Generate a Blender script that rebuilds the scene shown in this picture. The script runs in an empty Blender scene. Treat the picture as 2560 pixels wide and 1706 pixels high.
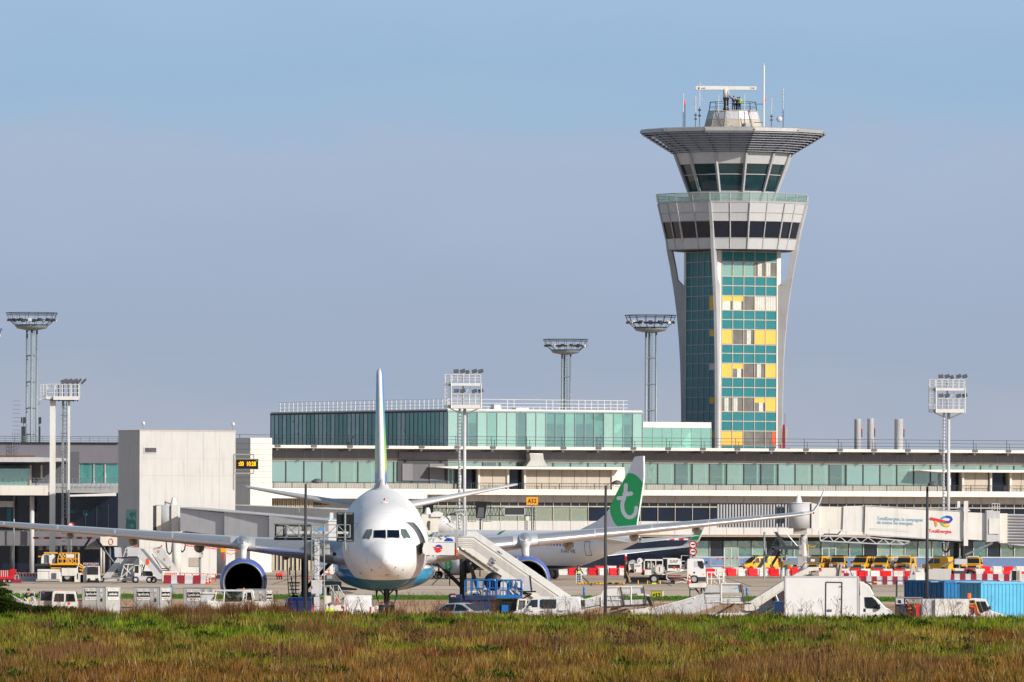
import bpy, math, random
import numpy as np
from mathutils import Vector as V, Matrix, noise as mnoise
R_=math.radians; PI=math.pi
random.seed(7)
sc=bpy.context.scene; col=sc.collection
FP=21500.0; HE=7.4; HY=1267.0; RL=0.0039
def un(x,y): return (x+RL*(y-HY)-1280.0, y-RL*(x-1280.0)-HY)
def W(x,y,Y):
    dx,dy=un(x,y); return V((dx*Y/FP,Y,HE-dy*Y/FP))
def GX(x,Y):
    return W(x,HY+HE*FP/Y,Y).x
class PX:
    """reads local (x,z) metres at depth Y from pixel positions of a crop of the photo"""
    def __init__(s,Y,x0,crop=(0,0,1)): s.Y=Y; s.X0=GX(x0,Y); s.c=crop
    def __call__(s,u,v):
        w=W(s.c[0]+u/s.c[2], s.c[1]+v/s.c[2], s.Y); return (w.x-s.X0, w.z)
def tag(o,label=None,cat=None,group=None,kind=None):
    if label: o['label']=label
    if cat: o['category']=cat
    if group: o['group']=group
    if kind: o['kind']=kind
    return o
def thing(name,label,cat,loc=(0,0,0),rz=0,group=None):
    o=bpy.data.objects.new(name,None); col.objects.link(o); o.empty_display_size=.2
    o.location=loc; o.rotation_euler=(0,0,rz); return tag(o,label,cat,group)
def copy_tree(o,parent=None,loc=None,rz=None,label=None):
    c=o.copy(); col.objects.link(c)
    if parent is not None: c.parent=parent
    if loc is not None: c.location=loc
    if rz is not None: c.rotation_euler=(0,0,rz)
    if label: c['label']=label
    for ch in [k for k in KIDS.get(o.name,[])]:
        d=copy_tree(ch,c); KIDS.setdefault(c.name,[]).append(d)
    return c
KIDS={}
SPLIT=set('safety_cage arm platform brace leg roof_bracket lit_strip gear_door canopy_post spandrel_panel side_spandrel_panel sticker white_label emblem floodlight board_panel cabinet_door control_cabinet mirror terrace_post roof_ventilator lift_leg post eye taxi_lamp probe wiper hinge guard_post warning_light corner_casting platform_panel red_trim reflector wall_panel grey_panel soffit_light_panel antenna_panel cable_tray radial clamp panel_seam window_glazing teal_patch engine_grille beacon red_lamp chevron red_stripe fitting support_leg strut amber_strip label terrace_wall lift_column cooling_fin tank bumper operator_seat seat hose_reel wheel_frame pipe rib stringer handle advert_part small_print upper_wall'.split())
class MB:
    def __init__(s): s.v=[]; s.f=[]; s.m=[]; s.sm=[]; s.M=None; s.mi=0; s.smooth=False
    def add(s,vs,fs):
        n=len(s.v)
        for p in vs:
            p=V(p)
            s.v.append(tuple(s.M@p) if s.M is not None else tuple(p))
        for f in fs:
            s.f.append([n+i for i in f]); s.m.append(s.mi); s.sm.append(s.smooth)
        return s
    def box(s,x0,x1,y0,y1,z0,z1):
        vs=[(x,y,z) for z in (z0,z1) for y in (y0,y1) for x in (x0,x1)]
        return s.add(vs,[(0,2,3,1),(4,5,7,6),(0,1,5,4),(2,6,7,3),(0,4,6,2),(1,3,7,5)])
    def cbox(s,c,d,rz=0,ry=0,rx=0):
        old=s.M; L=Matrix.Translation(c)@Matrix.Rotation(rz,4,'Z')@Matrix.Rotation(ry,4,'Y')@Matrix.Rotation(rx,4,'X')
        s.M=(old@L) if old is not None else L
        s.box(-d[0]/2,d[0]/2,-d[1]/2,d[1]/2,-d[2]/2,d[2]/2); s.M=old; return s
    def poly(s,pts): return s.add(pts,[tuple(range(len(pts)))])
    def prism(s,pts,y0,y1):            # polygon in (x,z), extruded along y
        n=len(pts); vs=[(p[0],y0,p[1]) for p in pts]+[(p[0],y1,p[1]) for p in pts]
        fs=[tuple(range(n)),tuple(range(2*n-1,n-1,-1))]+[(i,i+n,(i+1)%n+n,(i+1)%n) for i in range(n)]
        return s.add(vs,fs)
    def tube(s,p,q,r,n=6,r2=None,cap=True):
        p=V(p); q=V(q); d=q-p
        if d.length<1e-6: return s
        a=d.normalized(); b=a.cross(V((0,0,1)) if abs(a.z)<.9 else V((1,0,0))).normalized(); c=a.cross(b)
        r2=r if r2 is None else r2; vs=[]
        for k in range(n):
            t=2*PI*k/n; e=b*math.cos(t)+c*math.sin(t); vs.append(p+e*r)
        for k in range(n):
            t=2*PI*k/n; e=b*math.cos(t)+c*math.sin(t); vs.append(q+e*r2)
        fs=[(k,(k+1)%n,(k+1)%n+n,k+n) for k in range(n)]
        if cap: fs+=[tuple(range(n-1,-1,-1)),tuple(range(n,2*n))]
        return s.add(vs,fs)
    def path(s,pts,r,n=6):
        for a,b in zip(pts[:-1],pts[1:]): s.tube(a,b,r,n)
        return s
    def ring(s,c,R,r,n=20,m=5,z=0):
        pts=[(c[0]+R*math.cos(2*PI*k/n),c[1]+R*math.sin(2*PI*k/n),c[2]) for k in range(n+1)]
        return s.path(pts,r,m)
    def lathe(s,prof,c=(0,0,0),axis='Z',n=24,cap=False):   # prof: (r,h)
        vs=[]
        for r,h in prof:
            for k in range(n):
                t=2*PI*k/n; a,b=r*math.cos(t),r*math.sin(t)
                p={'Z':(a,b,h),'Y':(a,h,b),'X':(h,a,b)}[axis]
                vs.append((p[0]+c[0],p[1]+c[1],p[2]+c[2]))
        fs=[]
        for j in range(len(prof)-1):
            for k in range(n): fs.append((j*n+k,j*n+(k+1)%n,(j+1)*n+(k+1)%n,(j+1)*n+k))
        if cap: fs+=[tuple(range(n-1,-1,-1)),tuple(range((len(prof)-1)*n,len(prof)*n))]
        return s.add(vs,fs)
    def loft(s,rings,cap=True,closed=True):
        n=len(rings[0]); vs=[p for r in rings for p in r]; fs=[]
        for j in range(len(rings)-1):
            for k in range(n if closed else n-1):
                fs.append((j*n+k,j*n+(k+1)%n,(j+1)*n+(k+1)%n,(j+1)*n+k))
        if cap: fs+=[tuple(range(n-1,-1,-1)),tuple(range((len(rings)-1)*n,len(rings)*n))]
        return s.add(vs,fs)
    def pbox(s,q,u0,v0,u1,v1,y0,y1):
        a=q(u0,v0); b=q(u1,v1)
        return s.box(min(a[0],b[0]),max(a[0],b[0]),y0,y1,min(a[1],b[1]),max(a[1],b[1]))
    def pprism(s,q,pts,y0,y1): return s.prism([q(*p) for p in pts],y0,y1)
    def ppath(s,q,pts,r,y,n=6):
        P=[]
        for p in pts:
            a=q(p[0],p[1]); P.append((a[0],p[2] if len(p)>2 else y,a[1]))
        return s.path(P,r,n)
    def build(s,name,mats,parent=None,label=None,bevel=0,fixn=True):
        if name in SPLIT and parent is not None and not isinstance(mats,list):
            par=list(range(len(s.v)))
            def fd(a):
                while par[a]!=a: par[a]=par[par[a]]; a=par[a]
                return a
            for f in s.f:
                for k in f[1:]:
                    a,b=fd(f[0]),fd(k)
                    if a!=b: par[a]=b
            G={}
            for i,f in enumerate(s.f): G.setdefault(fd(f[0]),[]).append(i)
            if 1<len(G)<=100:
                o=None
                for ids in G.values():
                    t=MB(); mp={}
                    for i in ids:
                        for k in s.f[i]:
                            if k not in mp: mp[k]=len(t.v); t.v.append(s.v[k])
                        t.f.append([mp[k] for k in s.f[i]]); t.m.append(0); t.sm.append(s.sm[i])
                    o=t._build(name,mats,parent,label,bevel,fixn)
                return o
        return s._build(name,mats,parent,label,bevel,fixn)
    def _build(s,name,mats,parent=None,label=None,bevel=0,fixn=True):
        me=bpy.data.meshes.new(name); me.from_pydata(s.v,[],s.f)
        if not isinstance(mats,(list,tuple)): mats=[mats]
        for m in mats: me.materials.append(m)
        me.polygons.foreach_set('material_index',s.m); me.polygons.foreach_set('use_smooth',s.sm)
        if fixn:
            import bmesh
            b=bmesh.new(); b.from_mesh(me); bmesh.ops.recalc_face_normals(b,faces=b.faces); b.to_mesh(me); b.free()
        o=bpy.data.objects.new(name,me); col.objects.link(o)
        if parent is not None:
            o.parent=parent; KIDS.setdefault(parent.name,[]).append(o)
        if bevel:
            md=o.modifiers.new('b','BEVEL'); md.width=bevel; md.segments=2; md.limit_method='ANGLE'
        if label: o['label']=label
        return o
def text(name,body,size,m,parent,loc,rot=(PI/2,0,0),align='CENTER',ext=.004,sx=1.0,bold=0,space=1.0,fit=None,wrap=None):
    cu=bpy.data.curves.new(name,'FONT'); cu.body=body; cu.size=size; cu.align_x=align; cu.align_y='CENTER'
    cu.extrude=ext; cu.offset=bold; cu.space_character=space; cu.resolution_u=4
    t=bpy.data.objects.new('tmp',cu); col.objects.link(t)
    bpy.context.view_layer.update()
    me=bpy.data.meshes.new_from_object(t.evaluated_get(bpy.context.evaluated_depsgraph_get()))
    bpy.data.objects.remove(t)
    me.materials.clear(); me.materials.append(m); me.name=name
    if fit: xs_=[v.co.x for v in me.vertices]; sx=fit/(max(xs_)-min(xs_))
    if wrap:
        import bmesh
        b=bmesh.new(); b.from_mesh(me); bmesh.ops.triangulate(b,faces=b.faces)
        for _ in range(2): bmesh.ops.subdivide_edges(b,edges=[e for e in b.edges if e.calc_length()>.25],cuts=1); bmesh.ops.triangulate(b,faces=b.faces)
        b.to_mesh(me); b.free()
        for v in me.vertices: v.co=wrap(v.co.x*sx,v.co.y)
        loc=(0,0,0); rot=(0,0,0); sx=1
    o=bpy.data.objects.new(name,me); col.objects.link(o); o.parent=parent; KIDS.setdefault(parent.name,[]).append(o)
    o.location=loc; o.rotation_euler=rot; o.scale=(sx,1,1); return o
def lin(h):
    h=h.lstrip('#'); r=[]
    for i in (0,2,4):
        c=int(h[i:i+2],16)/255; r.append(c/12.92 if c<=.04045 else ((c+.055)/1.055)**2.4)
    return r+[1]
def mat(name,hx,rough=.5,metal=0,var=.12,scale=.8,streak=0,bump=0,spec=.5,fine=0,coat=0,emis=0):
    m=bpy.data.materials.new(name); m.use_nodes=True; nt=m.node_tree; N=nt.nodes; L=nt.links
    b=N['Principled BSDF']; c=lin(hx) if isinstance(hx,str) else list(hx)+[1]
    tc=N.new('ShaderNodeTexCoord'); no=N.new('ShaderNodeTexNoise'); no.inputs['Scale'].default_value=scale
    no.inputs['Detail'].default_value=6; no.inputs['Roughness'].default_value=.65
    L.new(tc.outputs['Object'],no.inputs['Vector'])
    mr=N.new('ShaderNodeMapRange'); mr.inputs['From Min'].default_value=.3; mr.inputs['From Max'].default_value=.7
    L.new(no.outputs['Fac'],mr.inputs['Value'])
    mx=N.new('ShaderNodeMix'); mx.data_type='RGBA'
    mx.inputs['A'].default_value=[max(0,k*(1-var)) for k in c[:3]]+[1]
    mx.inputs['B'].default_value=[min(1,k*(1+var*.6)) for k in c[:3]]+[1]
    L.new(mr.outputs['Result'],mx.inputs['Factor']); out=mx.outputs['Result']
    if streak:
        mp=N.new('ShaderNodeMapping'); mp.inputs['Scale'].default_value=(2.2,2.2,.16); L.new(tc.outputs['Object'],mp.inputs['Vector'])
        n2=N.new('ShaderNodeTexNoise'); n2.inputs['Scale'].default_value=1.3; n2.inputs['Detail'].default_value=5
        L.new(mp.outputs['Vector'],n2.inputs['Vector'])
        m2=N.new('ShaderNodeMapRange'); m2.inputs['From Min'].default_value=.52; m2.inputs['From Max'].default_value=.75
        m2.inputs['To Max'].default_value=streak; L.new(n2.outputs['Fac'],m2.inputs['Value'])
        x2=N.new('ShaderNodeMix'); x2.data_type='RGBA'; L.new(m2.outputs['Result'],x2.inputs['Factor'])
        L.new(out,x2.inputs['A']); x2.inputs['B'].default_value=[c[0]*.45,c[1]*.41,c[2]*.36,1]; out=x2.outputs['Result']
    L.new(out,b.inputs['Base Color'])
    r2=N.new('ShaderNodeMapRange'); r2.inputs['To Min'].default_value=max(0,rough-.08); r2.inputs['To Max'].default_value=min(1,rough+.12)
    L.new(no.outputs['Fac'],r2.inputs['Value']); L.new(r2.outputs['Result'],b.inputs['Roughness'])
    b.inputs['Metallic'].default_value=metal; b.inputs['Specular IOR Level'].default_value=spec
    if coat: b.inputs['Coat Weight'].default_value=coat; b.inputs['Coat Roughness'].default_value=.08
    if bump:
        bn=N.new('ShaderNodeTexNoise'); bn.inputs['Scale'].default_value=fine or 12; bn.inputs['Detail'].default_value=4
        L.new(tc.outputs['Object'],bn.inputs['Vector']); bp=N.new('ShaderNodeBump'); bp.inputs['Strength'].default_value=bump
        bp.inputs['Distance'].default_value=.05; L.new(bn.outputs['Fac'],bp.inputs['Height']); L.new(bp.outputs['Normal'],b.inputs['Normal'])
    if emis: b.inputs['Emission Color'].default_value=c; b.inputs['Emission Strength'].default_value=emis
    return m
def glassmat(name,tint,gloss=.3,tr=1.0,wob=.02,milk=0,milkc=(.5,.7,.65)):
    m=bpy.data.materials.new(name); m.use_nodes=True; nt=m.node_tree; N=nt.nodes; L=nt.links
    N.remove(N['Principled BSDF']); out=N['Material Output']
    t=N.new('ShaderNodeBsdfTransparent'); t.inputs['Color'].default_value=list(tint)+[1]
    g=N.new('ShaderNodeBsdfGlossy'); g.inputs['Roughness'].default_value=.03; g.inputs['Color'].default_value=(.85,.97,.95,1)
    tc=N.new('ShaderNodeTexCoord'); no=N.new('ShaderNodeTexNoise'); no.inputs['Scale'].default_value=.35; L.new(tc.outputs['Object'],no.inputs['Vector'])
    bp=N.new('ShaderNodeBump'); bp.inputs['Strength'].default_value=wob*5; bp.inputs['Distance'].default_value=.2
    L.new(no.outputs['Fac'],bp.inputs['Height']); L.new(bp.outputs['Normal'],g.inputs['Normal'])
    a=t.outputs['BSDF']
    if milk:
        d=N.new('ShaderNodeBsdfDiffuse'); d.inputs['Color'].default_value=list(milkc)+[1]
        x=N.new('ShaderNodeMixShader'); x.inputs['Fac'].default_value=milk; L.new(a,x.inputs[1]); L.new(d.outputs['BSDF'],x.inputs[2]); a=x.outputs['Shader']
    x=N.new('ShaderNodeMixShader'); x.inputs['Fac'].default_value=gloss
    L.new(a,x.inputs[1]); L.new(g.outputs['BSDF'],x.inputs[2]); L.new(x.outputs['Shader'],out.inputs['Surface'])
    return m
M={}
for n,a in dict(
 white=('#e0ddd8',.45,0,.07,.5,.25), cream=('#c3c1be',.7,0,.08,.3,.3), warmwhite=('#e0dad0',.55,0,.06,.4,.3), concrete=('#aaa59d',.85,0,.12,.5,.35),
 towerpanel=('#bdbdbf',.45,0,.05,.5,.15), towerconc=('#adacae',.75,0,.10,.4,.3), greypanel=('#75737a',.5,0,.06,.5,.2), midgrey=('#5c5c62',.55,0,.1,.5,.2),
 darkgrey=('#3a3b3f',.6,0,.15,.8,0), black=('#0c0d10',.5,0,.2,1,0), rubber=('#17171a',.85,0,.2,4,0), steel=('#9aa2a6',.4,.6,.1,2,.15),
 galv=('#8f999b',.5,.35,.15,3,.15), darksteel=('#454b50',.5,.5,.2,3,0), alu=('#b4b3b0',.38,.3,.12,1.5,.25), beige=('#b9aea0',.7,0,.08,1,.2),
 vanwhite=('#e2e0df',.28,0,.05,1,.12), gsewhite=('#dedad2',.45,0,.12,1.2,.4), greywhite=('#c3c3c6',.4,0,.08,1,.2), yellow=('#e9a50c',.4,0,.12,2,.15), vanyellow=('#e6ac1a',.3,0,.08,2,.1),
 orange=('#e2521a',.45,0,.1,2,0), red=('#c5161c',.4,0,.12,2,.1), brightred=('#e8202a',.45,0,.08,2,0), maroon=('#8e1830',.7,0,.2,2,.2), blue=('#1668b4',.4,0,.14,1.5,.2),
 darkblue=('#14335c',.4,0,.15,1.5,.1), contblue=('#0f6ea6',.5,0,.18,1.2,.35), contlight=('#55aed3',.5,0,.12,1.2,.3), navy=('#16224f',.35,0,.1,1,0), logoblue=('#1846b4',.5,0,.05,1,0),
 green=('#10c468',.45,0,.04,1,0), teal=('#04727a',.35,0,.06,.4,.05), tealdark=('#0a6c76',.3,0,.12,.4,0), panelyellow=('#e6b54e',.6,0,.05,.7,0), curtain=('#cfcfc6',.8,0,.2,3,0),
 limegreen=('#c8e800',.6,0,.05,2,0), signyellow=('#b5b012',.6,0,.1,3,0), signorange=('#f0a21a',.6,0,.05,3,0), amber=('#f8c400',.5,0,0,1,0), skyblue=('#2a9bd6',.5,0,.05,1,0),
 wood=('#7a4a26',.7,0,.2,3,.2), slat=('#b3a793',.75,0,.16,1,.2), bluepanel=('#56719c',.6,0,.12,.8,.15), engineblue=('#5a6cbc',.3,0,.05,1,0), hose=('#c9951b',.6,0,.15,3,0),
 skin=('#b98a70',.6,0,.1,5,0), hair=('#1c1512',.7,0,.2,8,0), navycloth=('#161b2c',.9,0,.2,6,0), trousers=('#1d2026',.9,0,.2,6,0), denim=('#2a3f63',.9,0,.2,6,0), silvercar=('#c9cdd2',.25,.3,.05,1,0),
 purple=('#6a3fa0',.5,0,.05,1,0), logored=('#e5262a',.5,0,.05,1,0), logogreen=('#8cc63f',.5,0,.05,1,0), texttone=('#6fa6c4',.6,0,.05,1,0), tunnelgrey=('#bdbdc0',.5,0,.06,.8,.2), inner=('#dde6de',.8,0,.1,.6,0)).items():
    M[n]=mat(n,a[0],rough=a[1],metal=a[2],var=a[3],scale=a[4],streak=a[5])
M['glasstealdark']=glassmat('glasstealdark',(.10,.34,.31),.16,milk=.55,milkc=(.10,.42,.37))
M['glassteal']=glassmat('glassteal',(.55,.88,.80),.2,milk=.4,milkc=(.46,.76,.66))
M['glassteal2']=glassmat('glassteal2',(.6,.85,.8),.28,milk=.2,milkc=(.42,.66,.6)); M['glassteal3']=glassmat('glassteal3',(.5,.8,.74),.2,milk=.6,milkc=(.5,.74,.66)); M['glassdk2']=glassmat('glassdk2',(.15,.38,.35),.3,milk=.4,milkc=(.07,.30,.27),wob=.06); M['glassdk3']=glassmat('glassdk3',(.2,.48,.43),.14,milk=.6,milkc=(.15,.48,.42))
M['glassgreen']=glassmat('glassgreen',(.72,.92,.85),.22,milk=.34,milkc=(.50,.68,.60))
M['glassgreen2']=glassmat('glassgreen2',(.78,.93,.88),.18,milk=.12,milkc=(.5,.66,.6))
M['glassgreen3']=glassmat('glassgreen3',(.6,.85,.8),.3,milk=.5,milkc=(.42,.62,.56))
M['panegrey']=mat('panegrey','#77736e',.22,0,.25,.7)
M['glasspale']=glassmat('glasspale',(.75,.85,.78),.18,milk=.3,milkc=(.6,.62,.5))
M['glassdark']=mat('glassdark',(.012,.022,.032),rough=.08,var=.3,scale=.3,spec=.8)
M['glassnavy']=mat('glassnavy',(.006,.012,.028),rough=.1,var=.3,scale=.3,spec=.6)
M['glasscab']=mat('glasscab',(.012,.045,.055),rough=.06,var=.5,scale=.35,spec=.8)
M['carglass']=mat('carglass',(.015,.022,.028),rough=.06,var=.4,scale=1.2,spec=.9)
M['ledamber']=mat('ledamber','#ffb400',emis=1.2,var=0); M['beacon']=mat('beacon','#ff6a10',emis=.35,var=0); M['redlamp']=mat('redlamp','#ff2030',emis=.4,var=0)
cam=bpy.data.cameras.new('camera'); co=bpy.data.objects.new('camera',cam); col.objects.link(co); sc.camera=co
co.location=(0,0,HE); co.rotation_mode='QUATERNION'
co.rotation_quaternion=(Matrix.Rotation(PI/2,4,'X')@Matrix.Rotation(RL,4,'Z')).to_quaternion()
cam.sensor_width=36; cam.lens=36*FP/2560; cam.shift_x=0; cam.shift_y=(HY-853)/2560; cam.clip_start=1; cam.clip_end=9000
SA=R_(49); SE=R_(27)
ts=V((math.sin(SA)*math.cos(SE),-math.cos(SA)*math.cos(SE),math.sin(SE)))
sl=bpy.data.lights.new('sun','SUN'); sl.energy=4.6; sl.angle=R_(.53); sl.color=(1,.94,.85)
so=bpy.data.objects.new('sun',sl); col.objects.link(so); so.rotation_mode='QUATERNION'; so.rotation_quaternion=ts.to_track_quat('Z','Y'); so.location=(60,400,90)
w=bpy.data.worlds.new('World'); sc.world=w; w.use_nodes=True; nt=w.node_tree; N=nt.nodes; L=nt.links
bg=N['Background']; sky=N.new('ShaderNodeTexSky'); sky.sky_type='NISHITA'; sky.sun_disc=False; sky.sun_elevation=SE; sky.sun_rotation=math.atan2(ts.x,ts.y)
sky.air_density=1.2; sky.dust_density=1.5
L.new(sky.outputs['Color'],bg.inputs['Color']); bg.inputs['Strength'].default_value=.085
tc=N.new('ShaderNodeTexCoord'); sp=N.new('ShaderNodeSeparateXYZ'); L.new(tc.outputs['Generated'],sp.inputs['Vector'])
mp=N.new('ShaderNodeMapping'); mp.inputs['Scale'].default_value=(1,1,3.2); L.new(tc.outputs['Generated'],mp.inputs['Vector'])
cn=N.new('ShaderNodeTexNoise'); cn.inputs['Scale'].default_value=34; cn.inputs['Detail'].default_value=4; L.new(mp.outputs['Vector'],cn.inputs['Vector'])
ad=N.new('ShaderNodeMath'); ad.operation='MULTIPLY_ADD'; ad.inputs[1].default_value=.016; L.new(cn.outputs['Fac'],ad.inputs[0])
sb=N.new('ShaderNodeMath'); sb.operation='SUBTRACT'; sb.inputs[1].default_value=.008; L.new(sp.outputs['Z'],ad.inputs[2]); L.new(ad.outputs[0],sb.inputs[0])
mr=N.new('ShaderNodeMapRange'); mr.inputs['From Max'].default_value=.12; L.new(sb.outputs[0],mr.inputs['Value'])
cr=N.new('ShaderNodeValToRGB'); L.new(mr.outputs['Result'],cr.inputs['Fac'])
stops=[(0,'#b6bbc6'),(.07,'#acb4c4'),(.142,'#a1afc5'),(.22,'#a2b2ca'),(.345,'#a8b9d2'),(.385,'#9dbad6'),(.42,'#9ab9d7'),(.49,'#a0bedb'),(1,'#90b4de')]
while len(cr.color_ramp.elements)<len(stops): cr.color_ramp.elements.new(.5)
for e,(p,c) in zip(cr.color_ramp.elements,stops): e.position=p; e.color=lin(c)
b2=N.new('ShaderNodeBackground'); b2.inputs['Strength'].default_value=1.0; L.new(cr.outputs['Color'],b2.inputs['Color'])
mk=N.new('ShaderNodeMapRange'); mk.inputs['From Min'].default_value=.10; mk.inputs['From Max'].default_value=.35; L.new(sp.outputs['Z'],mk.inputs['Value'])
mxs=N.new('ShaderNodeMixShader'); L.new(mk.outputs['Result'],mxs.inputs['Fac']); L.new(b2.outputs['Background'],mxs.inputs[1]); L.new(bg.outputs['Background'],mxs.inputs[2])
L.new(mxs.outputs['Shader'],N['World Output'].inputs['Surface'])
sc.view_settings.view_transform='Standard'; sc.view_settings.look='None'; sc.view_settings.exposure=0
sc.cycles.max_bounces=6; sc.cycles.transparent_max_bounces=12
def groundmat(name,c1,c2,scale=.05,stretch=(1,1,1),rough=.9,joint=None,lines=None):
    m=bpy.data.materials.new(name); m.use_nodes=True; nt=m.node_tree; N=nt.nodes; L=nt.links; b=N['Principled BSDF']
    tc=N.new('ShaderNodeTexCoord'); mp=N.new('ShaderNodeMapping'); mp.inputs['Scale'].default_value=stretch; L.new(tc.outputs['Object'],mp.inputs['Vector'])
    n1=N.new('ShaderNodeTexNoise'); n1.inputs['Scale'].default_value=scale; n1.inputs['Detail'].default_value=8; n1.inputs['Roughness'].default_value=.6; L.new(mp.outputs['Vector'],n1.inputs['Vector'])
    mr=N.new('ShaderNodeMapRange'); mr.inputs['From Min'].default_value=.35; mr.inputs['From Max'].default_value=.65; L.new(n1.outputs['Fac'],mr.inputs['Value'])
    mx=N.new('ShaderNodeMix'); mx.data_type='RGBA'; mx.inputs['A'].default_value=lin(c1); mx.inputs['B'].default_value=lin(c2); L.new(mr.outputs['Result'],mx.inputs['Factor']); out=mx.outputs['Result']
    n2=N.new('ShaderNodeTexNoise'); n2.inputs['Scale'].default_value=9; n2.inputs['Detail'].default_value=3; L.new(tc.outputs['Object'],n2.inputs['Vector'])
    ov=N.new('ShaderNodeMix'); ov.data_type='RGBA'; ov.blend_type='OVERLAY'; ov.inputs['Factor'].default_value=.25; L.new(out,ov.inputs['A']); L.new(n2.outputs['Fac'],ov.inputs['B']); out=ov.outputs['Result']
    if joint:
        br=N.new('ShaderNodeTexBrick'); br.offset=0; br.inputs['Scale'].default_value=1/joint; br.inputs['Mortar Size'].default_value=.012; br.inputs['Brick Width'].default_value=1; br.inputs['Row Height'].default_value=1
        L.new(tc.outputs['Object'],br.inputs['Vector']); j=N.new('ShaderNodeMix'); j.data_type='RGBA'; L.new(br.outputs['Fac'],j.inputs['Factor']); L.new(out,j.inputs['A']); j.inputs['B'].default_value=(.10,.09,.085,1); out=j.outputs['Result']
    L.new(out,b.inputs['Base Color']); b.inputs['Roughness'].default_value=rough; b.inputs['Specular IOR Level'].default_value=.2
    return m
def sheet(name,x0,x1,y0,y1,z,m,label=None):
    o=MB().add([(x0,y0,z),(x1,y0,z),(x1,y1,z),(x0,y1,z)],[(0,1,2,3)]).build(name,m,fixn=False); o['kind']='structure'; return o
sheet('ground',-3000,3000,-200,6000,-.02,groundmat('farground','#4b5136','#6a6848',.01))
sheet('apron',-400,400,504,1500,0,groundmat('concrete_apron','#ad9a87','#c7b39d',.05,(1,.25,1),joint=7.5))
sheet('taxiway',-400,400,700,806,.004,groundmat('taxiway_asphalt','#bba995','#d0bda8',.06,(1,.2,1),joint=None))
sheet('service_road',-400,400,545,684,.004,groundmat('road_asphalt','#b08f74','#c7a384',.06,(1,.2,1)))
wl=groundmat('line_white','#cfcac2','#e8e4dc',.4); yl=groundmat('line_yellow','#b58a2a','#c99d3c',.4); dk=groundmat('stain_dark','#837a72','#9c9288',.08,(1,.3,1))
def mark(name,x0,x1,y0,y1,m,z=.008):
    o=sheet(name,x0,x1,y0,y1,z,m)
mark('painted_line',GX(1600,668),60,666,671,wl); mark('painted_line',-60,60,639,642,yl)
mark('painted_line',-80,80,763,766,dk); mark('painted_line',-80,80,700.5,702.5,dk); mark('painted_line',-80,80,803,806,dk)
gm=groundmat('verge_green','#41651c','#5c8428',.4)
o=MB()
n=60; xs=[-75+150*i/n for i in range(n+1)]
vs=[];
for j,(y,z) in enumerate([(679,.0),(681,.10),(699,.12),(701,.0)]):
    for x in xs: vs.append((x,y+.7*math.sin(x*.7+j),z))
o.add(vs,[(j*(n+1)+i,j*(n+1)+i+1,(j+1)*(n+1)+i+1,(j+1)*(n+1)+i) for j in range(3) for i in range(n)])
o.build('grass_verge',gm)['kind']='structure'
AL=R_(26.5); cA,sA=math.cos(AL),math.sin(AL); TY=1000.0
def TU(x,y,v=0):
    """pixel on the facade plane moved v metres toward us -> (u, z)"""
    dx,dy=un(x,y); k=dx/FP; u=(k*(TY-v*cA)-v*sA)/(cA-k*sA); Y=TY+u*sA-v*cA
    return u, HE-dy*Y/FP
class TQ:
    def __init__(s,v=0,crop=(0,0,1)): s.v=v; s.c=crop
    def __call__(s,u,v): return TU(s.c[0]+u/s.c[2], s.c[1]+v/s.c[2], s.v)
tb=thing('terminal_building','long airport terminal with flat roof, green glazed upper storey and cream panelled lower storey','terminal',(0,TY,0),AL)
UL=TU(560,1200)[0]; UR=TU(2780,1200)[0]
PIT=2.29; UB=TU(1945.8,1180)[0]
def bays(u0,u1):
    i0=math.ceil((u0-UB)/PIT); i1=math.floor((u1-UB)/PIT); return [UB+PIT*i for i in range(i0,i1+1)]
zz=dict(roof1=14.35,roof0=14.02,band1=13.7,trim1=12.9,win1=12.55,win0=10.0,slab1=9.42,slab0=8.75,pan0=7.95,sm0=7.5,lw0=5.75,sp0=4.25,gf1=3.45,gf0=1.6,bl0=.35)
m=MB(); m.box(UL,UR,0,.3,zz['trim1'],zz['roof0']); m.box(UL,UR,14,14.3,0,14.0)
m.build('wall',M['greypanel'],tb)
m=MB(); m.box(UL,UR,-.06,.3,zz['win1']+.0,zz['trim1']);
for u in bays(UL,UR): m.box(u-.02,u+.02,-.03,0,zz['trim1'],zz['roof0'])
m.build('trim',M['concrete'],tb)
m=MB()
m.box(UL,UR,-2.6,-2.3,zz['roof0'],zz['roof1']); m.box(UL,UR,-2.3,14.5,zz['roof0']+.1,zz['roof1']-.05)
rf=m.build('roof',M['warmwhite'],tb)
m=MB()
for i,u in enumerate(bays(UL,UR)[::2]):
    m.box(u-.12,u+.12,-2.5,-.05,zz['roof0']-.28,zz['roof0']); m.box(u-.35,u+.35,-2.7,-2.62,zz['roof0']+.1,zz['roof1']+.06)
m.build('roof_bracket',M['midgrey'],tb)
m=MB()
for i,u in enumerate(bays(UL,UR)[:-2:2]): m.box(u+.7,u+3.9,-2.1,-1.1,zz['roof0']-.06,zz['roof0']-.02)
m.build('soffit_light_panel',M['warmwhite'],tb)
m=MB()
for k,dz in enumerate((.35,.75,1.15)): m.tube((UL,-2.2+.12*k,zz['roof1']+dz),(UR,-2.2+.12*k,zz['roof1']+dz),.022,4)
for u in bays(UL,UR)[::2]:
    m.tube((u,-2.25,zz['roof1']-.1),(u+.1,-1.95,zz['roof1']+1.2),.035,4); m.tube((u+.55,-1.9,zz['roof1']-.1),(u+.75,-1.5,zz['roof1']+.8),.03,4)
m.build('roof_railing',M['darksteel'],tb)
m=MB(); m.mi=0
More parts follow.
